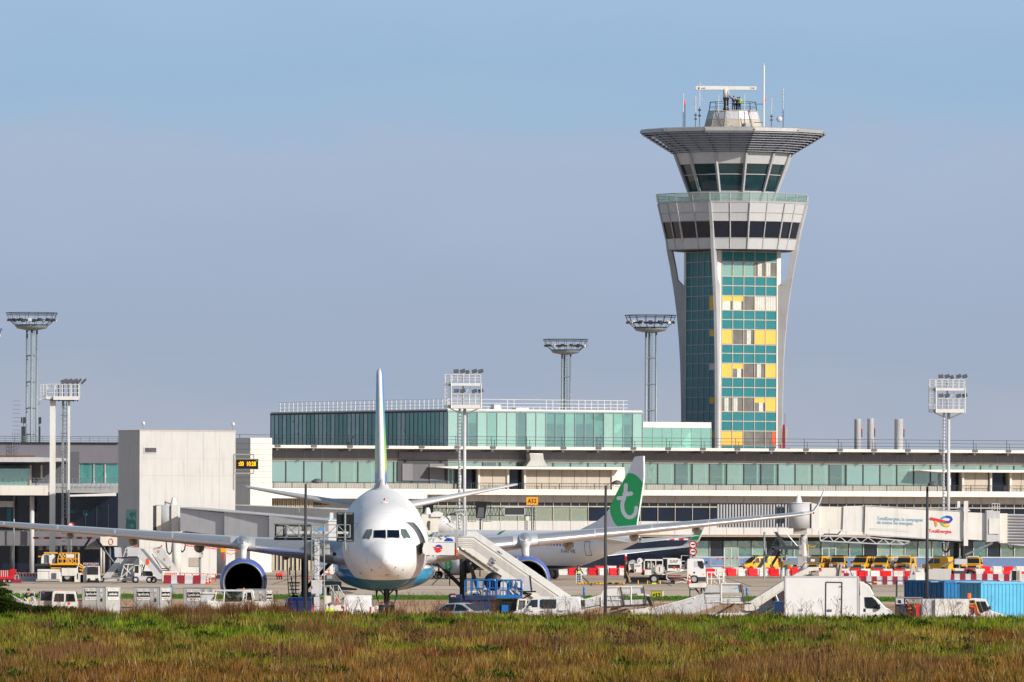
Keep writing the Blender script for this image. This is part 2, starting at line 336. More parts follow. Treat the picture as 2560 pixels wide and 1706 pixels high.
m.box(UL,UR,5.0,5.2,zz['win0'],zz['win1']); m.mi=1; m.box(UL,UR,.3,5,zz['win0']-.05,zz['win0']); m.box(UL,UR,.3,5,zz['win1'],zz['win1']+.05)
m.mi=2
for i,u in enumerate(bays(UL,UR)):
    if i%1==0: m.box(u+1.78,u+2.0,.16,.3,zz['win0'],zz['win1'])
    if random.random()<.45: m.mi=3; a=random.uniform(0,1.2); m.box(u+a,u+a+random.uniform(.3,1),1.5,2.2,zz['win0'],zz['win0']+random.uniform(.4,1.8)); m.mi=2
    if random.random()<.5: m.mi=3; a=random.uniform(0,1.2); m.box(u+a,u+a+.07,1.5,1.6,zz['win0'],zz['win1']);m.mi=2
m.mi=2; m.box(UL,UR,.3,.34,zz['win0']+.93,zz['win0']+.98)
m.build('interior',[M['inner'],M['greypanel'],M['warmwhite'],M['midgrey']],tb)
B=bays(UL,UR)
SH=[(1145,1560),(2360,2640)]      # stretches where a canopy and shutters stand in front
for u in B[:-1]:
    MB().box(u+.05,u+PIT-.05,.08,.11,zz['win0'],zz['win1']).build('window',M[random.choice(('glassgreen','glassgreen','glassgreen2','glassgreen3'))],tb)
m=MB()
for u in B: m.box(u-.05,u+.05,-.02,.14,zz['win0'],zz['win1'])
m.box(UL,UR,-.01,.15,zz['win0']-.04,zz['win0'])
m.build('mullions',M['darkgrey'],tb)
m=MB(); m.box(UL,UR,-.35,-.1,zz['slab1'],zz['win0']+.02); m.build('parapet',M['concrete'],tb)
m=MB(); m.tube((UL,-1.6,zz['win0']+.12),(UR,-1.6,zz['win0']+.12),.03,4)
u=UL
while u<UR: m.box(u-.012,u+.012,-1.61,-1.59,zz['slab1'],zz['win0']+.1); u+=.22
for b in B: m.box(b-.03,b+.03,-1.64,-1.57,zz['slab1'],zz['win0']+.12)
m.build('balcony_railing',M['darksteel'],tb)
m=MB(); m.box(UL,UR,-1.8,.3,zz['slab0'],zz['slab1']); m.build('balcony_slab',M['warmwhite'],tb,bevel=.03)
m=MB(); m.box(UL,UR,0,.3,zz['pan0'],zz['slab0']); m.box(UL,UR,0,.3,zz['sp0'],zz['lw0'])
m.build('wall_panel',M['cream'],tb)
m=MB()
for i,u in enumerate(B):
    m.box(u-.035,u+.035,-.05,0,zz['sp0'],zz['slab0']);
    m.box(u+PIT/2-.02,u+PIT/2+.02,-.03,.1,zz['sm0'],zz['pan0'])
m.box(UL,UR,-.03,.1,zz['sm0']-.12,zz['sm0']); m.box(UL,UR,-.03,.05,zz['pan0']-.06,zz['pan0']+.02)
m.build('facade_frame',M['beige'],tb)
m=MB()
for i,u in enumerate(B[:-1]): m.box(u+.1,u+PIT/2-.06,.1,.14,zz['sm0'],zz['pan0']-.06); m.box(u+PIT/2+.06,u+PIT-.1,.1,.14,zz['sm0'],zz['pan0']-.06)
m.build('transom_window',M['glassdark'],tb)['kind']='stuff'
xl=TU(1450,1290)[0]; xm=TU(1500,1290)[0]
m=MB(); m.mi=0; m.box(UL,UR,3,3.2,zz['lw0'],zz['sm0']); m.mi=1
for u in B:
    if u<xl and random.random()<.5: m.box(u+.3,u+1.2,1.4,1.5,zz['lw0']+.6,zz['sm0'])
m.build('office_interior',[M['cream'],M['slat']],tb)
for u in B[:-1]:
    MB().box(u+.05,u+PIT-.05,.08,.12,zz['lw0'],zz['sm0']-.12).build('lower_window',M['glasspale'] if u<xl-1 else (M['wood'] if u<xm-2 and False else M['glassnavy']),tb)
m=MB(); m.box(UL,UR,-.5,.4,zz['sp0']-.3,zz['sp0']); m.build('ledge',M['beige'],tb)
m=MB(); m.box(UL,UR,-.47,-.44,3.98,4.06) if False else None; m.box(UL,UR,-.53,-.5,zz['sp0']-.22,zz['sp0']-.13); m.build('ledge_trim',M['wood'],tb)
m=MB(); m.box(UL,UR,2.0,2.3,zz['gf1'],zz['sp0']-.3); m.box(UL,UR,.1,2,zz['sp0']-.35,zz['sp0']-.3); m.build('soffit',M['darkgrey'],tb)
m=MB(); m.box(UL,UR,2.0,2.3,0,zz['bl0']); m.box(UL,UR,5.5,5.7,0,3.5); m.build('ground_floor_wall',M['concrete'],tb)
m=MB(); m.box(UL,UR,1.95,2.1,zz['bl0'],zz['gf0']-.12); m.build('blue_panel',M['bluepanel'],tb)
GP=PIT*.82
u=UL; frm=MB(); gi=0
xd=[TU(1835,1390)[0],TU(2085,1390)[0]]; xdark=(TU(1590,1390)[0],TU(1730,1390)[0]); xw=(TU(2440,1390)[0],TU(2480,1390)[0])
while u<UR-GP:
    isd=any(abs(u+GP/2-d)<GP/2 for d in xd)
    z0=.15 if isd else zz['gf0']
    nm='door' if isd else 'ground_floor_window'
    g=M[random.choice(('glassgreen2','glassnavy','glassdk2','glassgreen','glassdark'))]
    MB().box(u+.06,u+GP-.06,1.9 if isd else 2.02,1.94 if isd else 2.06,z0,zz['gf1']).build(nm,g,tb)
    frm.box(u-.04,u+.04,1.86,2.0,z0 if isd else zz['gf0'],zz['gf1'])
    if isd:
        frm.box(u+GP-.08,u+GP-.0,1.84,1.9,z0,zz['gf1']); frm.box(u+GP/2-.05,u+GP/2+.05,1.84,1.9,z0,2.6); frm.box(u,u+GP-.08,1.84,1.9,2.6,2.7); frm.box(u+.0,u+.09,1.83,1.86,z0,2.6)
    u+=GP; gi+=1
frm.box(UL,UR,1.9,2.0,zz['gf0']-.12,zz['gf0']); frm.build('ground_floor_frame',M['cream'],tb)
m=MB(); m.box(TU(1225,1390)[0],TU(1722,1390)[0],-.3,1.6,0,zz['sp0']-.36); m.build('garage_recess',M['glassnavy'],tb)
for (xa,xb,ya,kind) in ((1090,1560,1167,0),(2298,2640,1174,1)):
    u0=TU(xa,ya,2.5)[0]; u1=TU(xb,ya,2.5)[0]; zt=12.0 if kind==0 else 11.95
    m=MB(); m.prism([(u0,zt-.05),(u0+2.6,zt-.25),(u1,zt-.25),(u1,zt+.05),(u0+2.6,zt+.05)],-2.6,-.2); m.build('canopy',M['warmwhite'],tb)
    ua=TU(xa+(60 if kind==0 else 100),ya,1)[0]
    segs=[(1148,1195,'d'),(1195,1268,'s'),(1268,1310,'d'),(1310,1530,'s'),(1530,1562,'w')] if kind==0 else [(2372,2402,'d'),(2405,2470,'s'),(2475,2518,'d'),(2524,2640,'s')]
    for a,b,t in segs:
        p=TU(a,1190,1)[0]; r=TU(b,1190,1)[0]
        mb=MB(); mb.box(p,r,-1.0 if t!='d' else -.4,-.05,zz['slab1'],zt-.26)
        mb.build({'d':'dark_bay','s':'roller_shutter','w':'white_bay'}[t],{'d':M['glassnavy'],'s':M['beige'],'w':M['warmwhite']}[t],tb)
        if t=='s':
            mb=MB(); n=max(2,int((r-p)/1.6))
            for k in range(n+1): mb.box(p+(r-p)*k/n-.02,p+(r-p)*k/n+.02,-1.03,-1.0,zz['slab1'],zt-.26)
            mb.build('shutter_joint',M['midgrey'],tb)
    mb=MB()
    for a,b,t in segs: p=TU(a,1190,1)[0]; mb.box(p-.12,p+.12,-1.3,-1.02,zz['slab1'],zt-.25)
    mb.build('canopy_post',M['warmwhite'],tb)
q=TQ(.2,(640,900,3.676))
m=MB();
for (a,b,c,d) in ((1345,955,1440,1110),(1595,955,1730,1110),(1315,845,1750,905)):
    p=q(a,b); r=q(c,d); m.box(p[0],r[0],-.22,-.12,r[1],p[1])
m.build('grey_panel',M['greypanel'],tb)
m=MB(); p=q(1305,915); r=q(1765,1120); m.box(p[0],r[0],-.1,-.03,r[1],p[1]-.0); m.build('service_recess',M['darkgrey'],tb)
m=MB(); p=q(1440,960); r=q(1585,1115); m.box(p[0],r[0],-.2,-.12,r[1],p[1]); m.build('service_door',M['midgrey'],tb)
q=TQ(1.2,(1280,760,3.564))
m=MB(); m.prism([q(*p) for p in ((130,1330),(255,1332),(262,1385),(300,1450),(100,1450),(140,1390))],-1.9,-.9); m.build('air_duct',M['alu'],tb,bevel=.08)
CU=TU(1120,1060,-6)[0]; CE=TU(1606,1060,-6)[0]; GT=18.5; GB=zz['roof1']-.05
kk=un(677,1060)[0]/FP; Lp=(kk*(TY+CU*sA)-CU*cA)/( -sA-kk*cA);
gp=thing('glass_pavilion','long green glass office storey standing on the terminal roof left of the tower','glass building',(0,TY,0),AL)
m=MB(); m.box(CU,CE,6,Lp,GT,GT+.28); m.build('roof',M['warmwhite'],gp)
m=MB(); m.mi=0; m.box(CU+.1,CE-.1,10.8,11,GB,GT); m.box(CU+4.6,CU+4.8,11.1,Lp-.2,GB,GT); m.mi=1; m.box(CU+.2,CE,6.3,Lp-.3,GB,GB+.1); m.box(CU+.2,CE-.1,6.3,Lp-.3,GT-.06,GT-.01)
m.mi=2
for i in range(22):
    a=CU+1+(CE-CU-3)*random.random(); m.box(a,a+random.uniform(.4,2),6.4,7.2,GB+.1,GB+random.uniform(.6,2.4))
for i in range(30):
    a=7+(Lp-9)*random.random(); m.mi=2 if i%2 else 3; m.box(CU+1.2,CU+1.8,a,a+random.uniform(.5,1.6),GB+.1,GB+random.uniform(.6,2.8))
m.build('interior',[M['inner'],M['greypanel'],M['midgrey'],M['cream']],gp)
n=round((CE-CU)/1.27);
for i in range(n):
    a=CU+(CE-CU)*i/n; b=CU+(CE-CU)*(i+1)/n
    w_=MB().box(a+.03,b-.03,6.0,6.03,GB,GT).build('window',M[random.choice(('glassteal','glassteal2','glassteal3'))],gp)
    bz=GT-1.35 if random.random()<.75 else GT-random.uniform(1.3,2.8)
    if i>n*.38 or i<3: MB().box(a+.05,b-.05,6.15,6.2,bz,GT-.05).build('blind',M['inner'],w_)
m=MB()
for i in range(n+1): a=CU+(CE-CU)*i/n; m.box(a-.035,a+.035,5.9,6.05,GB,GT)
m.box(CU-.1,CE+.1,5.88,6.06,GT-.06,GT+.12)
m.build('mullions',M['galv'],gp)
n=43
for i in range(n):
    a=6+(Lp-6)*i/n; b=6+(Lp-6)*(i+1)/n
    MB().box(CU-.02,CU+.01,a+.04,b-.04,GB,GT).build('side_window',M[random.choice(('glasstealdark','glassdk2','glassdk3'))],gp)
m=MB()
for i in range(n+1): a=6+(Lp-6)*i/n; m.box(CU-.05,CU+.03,a-.045,a+.045,GB,GT)
m.box(CU-.12,CU+.03,6,Lp,GT-.1,GT+.1); m.build('side_mullions',M['darkgrey'],gp)
m=MB(); k=0; a=7.5
while a<Lp-1: m.box(CU+.6,CU+.66,a-.05,a+.05,GT+.25,GT+1.45); a+=1.25
b=CU+.8
while b<CE-1.2: m.box(b-.03,b+.03,7.4,7.46,GT+.25,GT+1.45 if b>CU+17 or int(b*10)%3==0 else GT+.6); b+=.85
for h in (.6,1.0,1.45): m.box(CU+.6,CU+.64,7.4,Lp-1,GT+h-.02,GT+h+.02); m.box(CU+.6,CE-1.2,7.4,7.44,GT+h-.02,GT+h+.02)
m.build('roof_railing',M['white'],gp)
m=MB(); p=TU(1240,1022,-6.5)[0]; m.box(p,p+.9,7,8,GT+.28,GT+.85); m.build('roof_vent',M['greywhite'],gp)
p=TU(1295,1022,-6.5)[0]; m=MB(); m.box(p,p+1.7,7,8,GT+.28,GT+.5); m.build('roof_vent',M['greywhite'],gp)
lk=thing('glazed_link','glazed link bridge with white fascia and diagonal bracing between the glass pavilion and tower','link bridge',(0,TY,0),AL)
L0=TU(1608,1090,-6)[0]; L1=TU(1778,1090,-6)[0]; zt=TU(1608,1055,-6)[1]; zg=TU(1608,1069,-6)[1]
m=MB(); m.box(L0,L1,6,11,zg,zt); m.build('fascia',M['warmwhite'],lk)
m=MB(); m.box(L0,L1,10.8,11,GB,zg); m.build('rear_wall',M['inner'],lk)
for i in range(7):
    a=L0+(L1-L0)*i/7; b=L0+(L1-L0)*(i+1)/7
    MB().box(a+.03,b-.03,6.05,6.08,GB,zg).build('window',M['glassteal'],lk)
m=MB()
for i in range(8): a=L0+(L1-L0)*i/7; m.box(a-.04,a+.04,6,6.1,GB,zg)
m.build('mullions',M['galv'],lk)
m=MB()
for i in (0,1,3,5): a=L0+(L1-L0)*i/7; m.tube((a+.2,7,zg-.1),(a+2.2,7,GB+.1),.12,6)
m.build('bracing',M['white'],lk)
TYY=1045.0; TX=GX(1828,TYY); TS=FP/TYY
def tz(y): return HE-(y-RL*548-HY)/TS
tw=thing('control_tower','tall airport control tower with flared twelve sided cab, wide louvred visor and teal and yellow panelled shaft','control tower',(TX,TYY,0))
th0=-18.5
def pg(R,z,dth=0,n=12,split=1):
    out=[]
    for k in range(n):
        a=R_(th0+30*k); b=R_(th0+30*(k+1)); A=V((R*math.sin(a),-R*math.cos(a),z)); B_=V((R*math.sin(b),-R*math.cos(b),z))
        for j in range(split): out.append(A.lerp(B_,j/split))
    return out
def band(R0,z0,R1,z1,split=1,cap=False): m=MB(); m.loft([pg(R0,z0,split=split),pg(R1,z1,split=split)],cap=cap); return m
a=4.35; ZT=38.9
RM=Matrix.Rotation(AL,4,'Z')
m=MB(); m.M=RM; m.box(-a+.15,a-.15,-a+.15,a-.15,0,ZT); m.build('shaft_core',M['darkgrey'],tw)
m=MB(); m.M=RM
for sx in(-1,1):
    for sy in(-1,1): m.box(sx*a-(.55 if sx>0 else 0),sx*a+(.55 if sx<0 else 0),sy*a-(.55 if sy>0 else 0),sy*a+(.55 if sy<0 else 0),0,ZT)
m.build('corner_column',M['white'],tw)
K=2.904
rows=[(95,165,'t'),(168,272,'w'),(275,340,'t'),(343,410,'t'),(415,517,'w'),(520,585,'t'),(588,655,'t'),(658,765,'w'),(768,828,'t'),(832,898,'t'),(903,1005,'w'),(1008,1075,'t'),(1078,1145,'t'),(1148,1250,'w'),(1253,1318,'t'),(1322,1388,'t'),(1392,1495,'w'),(1498,1560,'t'),(1562,1630,'t')]
pat=['gggcc','hhdCC','ydcyy','yhdcy','ccdhy','yyddo','yhdcy']
sp=MB(); sp.M=RM; fr=MB(); fr.M=RM; spL=MB(); spL.M=RM
X0=-a+.58; X1=a-.58; cw=(X1-X0)/5; wi=0
for (v0,v1,t) in rows:
    z1=tz(600+v0/K); z0=tz(600+v1/K)
    fr.box(X0-.03,X1+.03,-a-.04,-a+.1,z1-.02,z1+.09); fr.box(-a-.03,-a+.1,X0,X1,z1-.0,z1+.07)
    for c in range(5):
        xa=X0+c*cw+.06; xb=X0+(c+1)*cw-.06; ya=X1-c*cw-.04; yb=X1-(c+1)*cw+.04
        if t=='t':
            sp.box(xa,xb,-a+.02,-a+.06,z0,z1); spL.box(-a+.02,-a+.06,yb,ya,z0,z1)
        else:
            ch=pat[wi][c]; mb=MB(); mb.M=RM
            g={'g':M['glassgreen']}.get(ch,M['panegrey'])
            mb.box(xa,xb,-a+.05,-a+.08,z0,z1); w_=mb.build('window',g,tw)
            if ch=='g': mb=MB(); mb.M=RM; mb.box(xa,xb,-a+.1,-a+.13,z0,z1); mb.build('blind',M['inner'],w_)
            if ch=='y': mb=MB(); mb.M=RM; mb.box(xa,xb,-a+.01,-a+.04,z0+.08,z1); mb.build('blind',M['panelyellow'],w_)
            if ch=='h':
                mb=MB(); mb.M=RM; mb.box(xa,xb,-a+.01,-a+.04,z1-(z1-z0)*.36,z1); mb.build('blind',M['panelyellow'],w_)
                mb=MB(); mb.M=RM; mb.box(xa+.05 if wi==1 else xa+.6,xb-.25,-a+.012,-a+.045,z0,z1-(z1-z0)*.36); mb.build('curtain',M['curtain'],w_)
            if ch in 'cC':
                mb=MB(); mb.M=RM; x=xa+(.0 if ch=='C' else .45*random.random()); e=xb if ch=='C' else min(xb,x+.55)
                k=0
                while x<e-.05: mb.box(x,min(e,x+.14),-a+.01+(.02 if k%2 else 0),-a+.045,z0+.05,z1-.05); x+=.16; k+=1
                mb.build('curtain',M['curtain'],w_)
            if ch=='o': mb=MB(); mb.M=RM; mb.box(xb-.5,xb,-a+.01,-a+.04,z0,z1); mb.build('curtain',M['orange'],w_)
            mb=MB(); mb.M=RM; mb.box(-a+.05,-a+.08,yb,ya,z0,z1); w2=mb.build('side_window',M['tealdark'],tw)
            if c==4 and wi>0:
                pass
    if t=='w':
        mb=MB(); mb.M=RM; y0_=X0+.05; mb.box(-a+.01,-a+.04,y0_,y0_+cw-.12,z0+(0 if wi in(1,) else (z1-z0)*.55),z1)
        if wi>0: mb.build('side_blind',M['panelyellow'] if wi in(1,5,2,4) else M['curtain'],tw)
        wi+=1
for c in range(6):
    x=X0+c*cw; fr.box(x-.045,x+.045,-a-.06,-a+.1,0,ZT); y=X1-c*cw; fr.box(-a-.045,-a+.1,y-.03,y+.03,0,ZT)
fr.build('facade_grid',M['beige'],tw); sp.build('spandrel_panel',M['teal'],tw); spL.build('side_spandrel_panel',M['tealdark'],tw)
m=MB()
zc=tz(627)
for k in (0,3,6,9):
    t=R_(th0+30*k); d=V((math.sin(t),-math.cos(t),0)); n_=V((math.cos(t),math.sin(t),0))
    r0=a*1.4142-.25
    prof=[(0,r0+.45),(14,r0+.47),(20,r0+.52),(25,r0+.65),(28,r0+.85),(31,r0+1.13),(33,r0+1.4),(34.4,r0+1.62),(35.1,r0+1.74),(36.6,r0+2.0),(zc,r0+2.42),(41,8.62),(44.2,9.45)]
    for (zA,rA),(zB,rB) in zip(prof[:-1],prof[1:]):
        thA=.30;
        inA=r0-.3 if zB<=34.5 else rA-.72; inB=r0-.3 if zB<=34.5 else rB-.72
        if zA>=34.9: inA=rA-.72; inB=rB-.72
        elif zB>34.5: inA=r0+.35; inB=rB-.72
        vs=[]
        for z,ri,ro in ((zA,inA,rA),(zB,inB,rB)):
            for rr,w_ in ((ri,-thA),(ro,-thA*.6),(ro,thA*.6),(ri,thA)): vs.append(d*rr+n_*w_+V((0,0,z)))
        m.add(vs,[(0,1,5,4),(1,2,6,5),(2,3,7,6),(3,0,4,7),(0,3,2,1),(4,5,6,7)])
m.build('leg',M['towerconc'],tw)
RB,RTp=7.95,9.3
def RC(z): return RB+(RTp-RB)*(z-zc)/(tz(508)-zc)
zs=[zc,tz(600),tz(558),tz(537),tz(513)]
m=MB(); m.loft([pg(7.0,zc-.15),pg(RC(zc),zc),],cap=True); m.build('collar_underside',M['darkgrey'],tw)
band(RC(zs[0]),zs[0],RC(zs[1]),zs[1],2).build('collar_panel',M['towerpanel'],tw)
band(RC(zs[2]),zs[2],RC(zs[3])-.02,zs[3],2).build('collar_panel',M['towerpanel'],tw)
band(RC(zs[3]),zs[3],RC(zs[4]),zs[4],2).build('collar_panel',M['towerpanel'],tw)
P0=pg(RC(zs[1])-.08,zs[1],split=2); P1=pg(RC(zs[2])-.08,zs[2],split=2)
for i in range(24):
    j=(i+1)%24; m=MB(); m.poly([P0[i],P0[j],P1[j],P1[i]]); m.build('collar_window',M['glassnavy'],tw)
m=MB()
A0=pg(RC(zc),zc,split=2); A1=pg(RC(zs[4])+.03,zs[4],split=2)
for i in range(24): m.tube(A0[i],A1[i],.13 if i%2==0 else .09,4)
for z in (zs[0],zs[1],zs[2],zs[3]):
    r=pg(RC(z)+.015,z); m.path(r+[r[0]],.045,4)
m.build('collar_rib',M['towerconc'],tw)
m=MB(); m.loft([pg(RC(zs[4])+.05,zs[4]),pg(RC(zs[4])+.1,zs[4]+.22),pg(4.8,zs[4]+.22)],cap=False); m.build('balcony_deck',M['towerconc'],tw)
zb0=zs[4]+.22; zb1=zb0+.95
m=MB(); A0=pg(9.35,zb0,split=2); A1=pg(9.5,zb1,split=2)
m.path(A1+[A1[0]],.05,4); m.path(pg(9.42,zb0+.3)+[pg(9.42,zb0+.3)[0]],.02,4)
for i in range(24): m.tube(A0[i],A1[i],.06,4)
m.build('balustrade_rail',M['towerconc'],tw)
band(9.33,zb0,9.47,zb1-.05,2).build('balustrade_glass',glassmat('balglass',(.55,.8,.78),.25,milk=.35,milkc=(.3,.5,.48)),tw)
z0=zs[4]+.2; zA=tz(481); zB_=tz(414); zC=tz(386)
def RK(z): return 5.15+(7.05-5.15)*(z-45.1)/(50.2-45.1)
band(RK(z0)-.1,z0,RK(zA),zA).build('cab_wall',M['towerpanel'],tw)
band(RK(zB_),zB_,RK(zC),zC).build('cab_wall',M['towerpanel'],tw)
P0=pg(RK(zA)-.1,zA); P1=pg(RK(zB_)-.1,zB_)
for i in range(12):
    j=(i+1)%12; MB().poly([P0[i],P0[j],P1[j],P1[i]]).build('cab_window',M['glasscab'],tw)
m=MB(); zm=(zA+zB_)/2+.35; r=pg(RK(zm)-.05,zm); m.path(r+[r[0]],.05,4); m.build('cab_transom',M['greywhite'],tw)
m=MB(); P0=pg(RK(z0)+.12,z0); P1=pg(RK(zC)+.15,zC);
for i in range(12): m.tube(P0[i],P1[i],.17,4,r2=.22)
m.build('cab_mullion',M['towerconc'],tw)
M['louvre']=mat('louvre','#b9bec8',.4,.15,.1,1)
zv=tz(337); RV=11.5; Rin=7.2
m=MB(); m.loft([pg(RV,zv),pg(RV,zv+.42),pg(RV-.25,zv+.5),pg(1,zv+.55)],cap=False); m.build('roof',M['alu'],tw)
m=MB(); m.loft([pg(Rin-.2,zC+.0),pg(Rin+.15,zC+.25),pg(RV-1.2,zv+.08),pg(RV-.1,zv+.35)],cap=False); m.build('visor_soffit',mat('visorgrey','#8d93a0',.5,.1,.1),tw)
for k in range(12):
    m=MB(); A_=R_(th0+30*k); B_=R_(th0+30*(k+1))
    for j in range(9):
        f=(j+.5)/9; r=Rin+.15+(RV-.35-Rin)*f; z=zC+.05+(zv-zC+.0)*f
        da=V((math.sin(A_),-math.cos(A_),0)); db=V((math.sin(B_),-math.cos(B_),0))
        p=[da*r+V((0,0,z-.02)),db*r+V((0,0,z-.02)),db*(r+.26)+V((0,0,z-.10)),da*(r+.26)+V((0,0,z-.10))]
        q_=[x+V((0,0,.05)) for x in p]; m.add(p+q_,[(0,1,2,3),(4,5,6,7),(0,1,5,4),(1,2,6,5),(2,3,7,6),(3,0,4,7)])
    m.build('visor_louvre',M['louvre'],tw)
m=MB()
for k in range(12):
    t=R_(th0+30*k); d=V((math.sin(t),-math.cos(t),0)); m.tube(d*(Rin)+V((0,0,zC)),d*(RV+.02)+V((0,0,zv+.2)),.13,4)
    t=R_(th0+30*k+15); d=V((math.sin(t),-math.cos(t),0))*.966; m.tube(d*(Rin)+V((0,0,zC+.05)),d*RV+V((0,0,zv+.2)),.06,4)
m.build('visor_rib',M['midgrey'],tw)
zr=zv+.52; zt_=tz(280)
def R2(z): return 3.62-(3.62-3.05)*(z-zr)/(zt_-zr)
zq=tz(301)
tu=band(R2(zr),zr,R2(zq),zq); tu=tu.build('turret_wall',M['beige'],tw)
band(R2(zq),zq,R2(zt_),zt_,cap=True).build('turret_wall',M['greywhite'],tw)
m=MB(); A0=pg(R2(zr),zr); A1=pg(R2(zt_),zt_)
for i in range(12): m.tube(A0[i],A1[i],.05,4)
r=pg(R2(zq),zq); m.path(r+[r[0]],.04,4); m.path(A1+[A1[0]],.08,4); m.build('turret_rib',M['beige'],tw)
m=MB(); A0=pg(3.0,zt_); A1=pg(2.85,zt_+1.15); Am=pg(2.92,zt_+.55)
for i in range(12): m.tube(A0[i],A1[i],.03,4)
m.path(A1+[A1[0]],.03,4); m.path(Am+[Am[0]],.02,4); m.build('turret_railing',M['darksteel'],tw)
def tx(x,y=300): return (W(x,y,TYY).x-TX)
m=MB(); xx=tx(1818);
for dx in(-.2,.2): m.tube((xx+dx,-3.75,zr),(xx+dx,-3.2,zt_+1.2),.03,4)
for i in range(10): z=zr+i*.28; m.tube((xx-.2,-3.75+.02*i,z),(xx+.2,-3.75+.02*i,z),.02,4)
for i in range(5): m.ring((xx,-4.0,zr+.9+i*.45),.36,.02,10,4)
m.build('ladder',M['greywhite'],tw)
m=MB(); m.box(tx(1858)-.0,tx(1875),-3.6,-2.9,zr,zr+.75); m.build('roof_hatch_box',M['greywhite'],tw)
rd=thing('radar_antenna','white bar radar scanner on a round pedestal on top of the tower','radar',(TX+tx(1815),TYY,zt_))
m=MB(); m.smooth=True; m.lathe([(.42,0),(.4,.3),(.3,.5),(.3,1.3),(.38,1.5),(.38,1.75)],n=16); m.build('pedestal',M['darkgrey'],rd)
m=MB(); m.smooth=True; m.lathe([(.38,1.75),(.38,2.75),(.2,2.85),(.15,3.1)],n=16,cap=True); m.build('drive_housing',M['white'],rd)
m=MB(); xa=tx(1738)-tx(1815); xb=tx(1890.5)-tx(1815); zq2=tz(221)-zt_
m.prism([(xa,zq2-.23),(xb-.05,zq2-.23),(xb,zq2-.1),(xb,zq2+.12),(xb-.05,zq2+.22),(xa+.2,zq2+.26),(xa,zq2+.2)],-.22,.22); m.build('antenna_bar',M['white'],rd,bevel=.05)
text('lettering','saab',.3,M['darkgrey'],rd,(xa+.95,-.235,zq2-.02),ext=.004); m=MB(); m.lathe([(0,-.23),(.12,-.235)],c=(xa+.42,0,zq2-.02),axis='Y',n=12); m.build('emblem',M['maroon'],rd)
text('lettering','CNS',.3,M['darkblue'],rd,(xb-.5,-.235,zq2-.02),ext=.004)
m=MB()
for u in (740,900,1057,1218): x=tx(1640+u/6.536)-tx(1815); m.tube((x,0,zq2+.2),(x,0,zq2+.75),.018,4)
m.build('spike',M['greywhite'],rd)
def ant(x,yt,label,kind):
    X=TX+tx(x); z0=zr; o=thing('antenna',label,'antenna',(X,TYY-7.5 if kind!='tall' else TYY-4,z0),group=None)
    h=tz(yt)-z0; m=MB();
    if kind=='tall': m.tube((0,0,0),(0,0,h*.97),.10,8); m.tube((0,0,h*.97),(0,0,h),.03,5); m.build('mast',M['white'],o); m=MB(); m.lathe([(.06,0),(.06,.35)],c=(.2,0,h*.42),n=6,cap=True); m.build('lamp',M['redlamp'],o); m=MB(); m.tube((0,0,h*.38),(-1.2,0,h*.38),.04,4); m.tube((0,0,h*.1),(-1.2,0,h*.1),.04,4); m.build('bracket',M['midgrey'],o)
    else:
        m.tube((0,0,0),(0,0,h*.5),.05,5); m.build('mast',M['midgrey'],o)
        m=MB(); m.tube((0,0,h*.45),(0,0,h),.06,6); m.build('whip',M['greywhite'],o)
        if kind in('dip','dip2'):
            m=MB();
            for s in(-1,1): m.tube((0,0,h*.72),(s*.65,0,h*.5),.022,4)
            m.build('radial',M['greywhite'],o)
            m=MB(); m.box(-.16,.16,-.06,.06,h*.36,h*.4); m.box(-.16,.16,-.06,.06,h*.24,h*.28); m.build('clamp',M['darkgrey'],o)
        if kind=='dish':
            m=MB(); m.smooth=True; m.lathe([(0,-.05),(.2,-.02),(.34,.06),(.36,.3)],c=(-.45,-.1,h*.22),axis='Y',n=16); m.build('dish',M['greywhite'],o)
            m=MB();
            for i in range(7): z=h*(.3+.09*i); m.tube((-.16,0,z),(.16,0,z),.025,4)
            m.build('rung',M['midgrey'],o)
        if kind=='lamp': m=MB(); m.tube((.2,0,0),(.2,0,h*.68),.07,5); m.build('lamp_post',M['midgrey'],o); m=MB(); m.lathe([(.09,h*.68),(.09,h*.78)],c=(.2,0,0),n=8,cap=True); m.build('lamp',M['redlamp'],o)
    return o
ant(1705,242,'short whip antenna beside a red lamp, farthest left on the tower roof','lamp')
ant(1735.5,246,'thin antenna with two radials, second from left on the tower roof','dip')
ant(1745.5,213,'tall thin antenna rising past the left end of the radar bar','dip2')
ant(1792.5,244,'thin white whip antenna in front of the left of the turret','plain')
ant(1857,243,'thin white whip antenna in front of the right of the turret','plain')
ant(1907,163,'tallest thick white mast antenna right of the turret','tall')
ant(1924,252,'short antenna with drooping radials right of the tall white mast','dip')
ant(1953,227,'rung antenna carrying a small white dish, farthest right on the tower roof','dish')
def lerp_tab(tab,s):
    if s<=tab[0][0]: return tab[0][1:]
    for a,b in zip(tab[:-1],tab[1:]):
        if s<=b[0]:
            t=(s-a[0])/(b[0]-a[0]); return tuple(x+(y-x)*t for x,y in zip(a[1:],b[1:]))
    return tab[-1][1:]
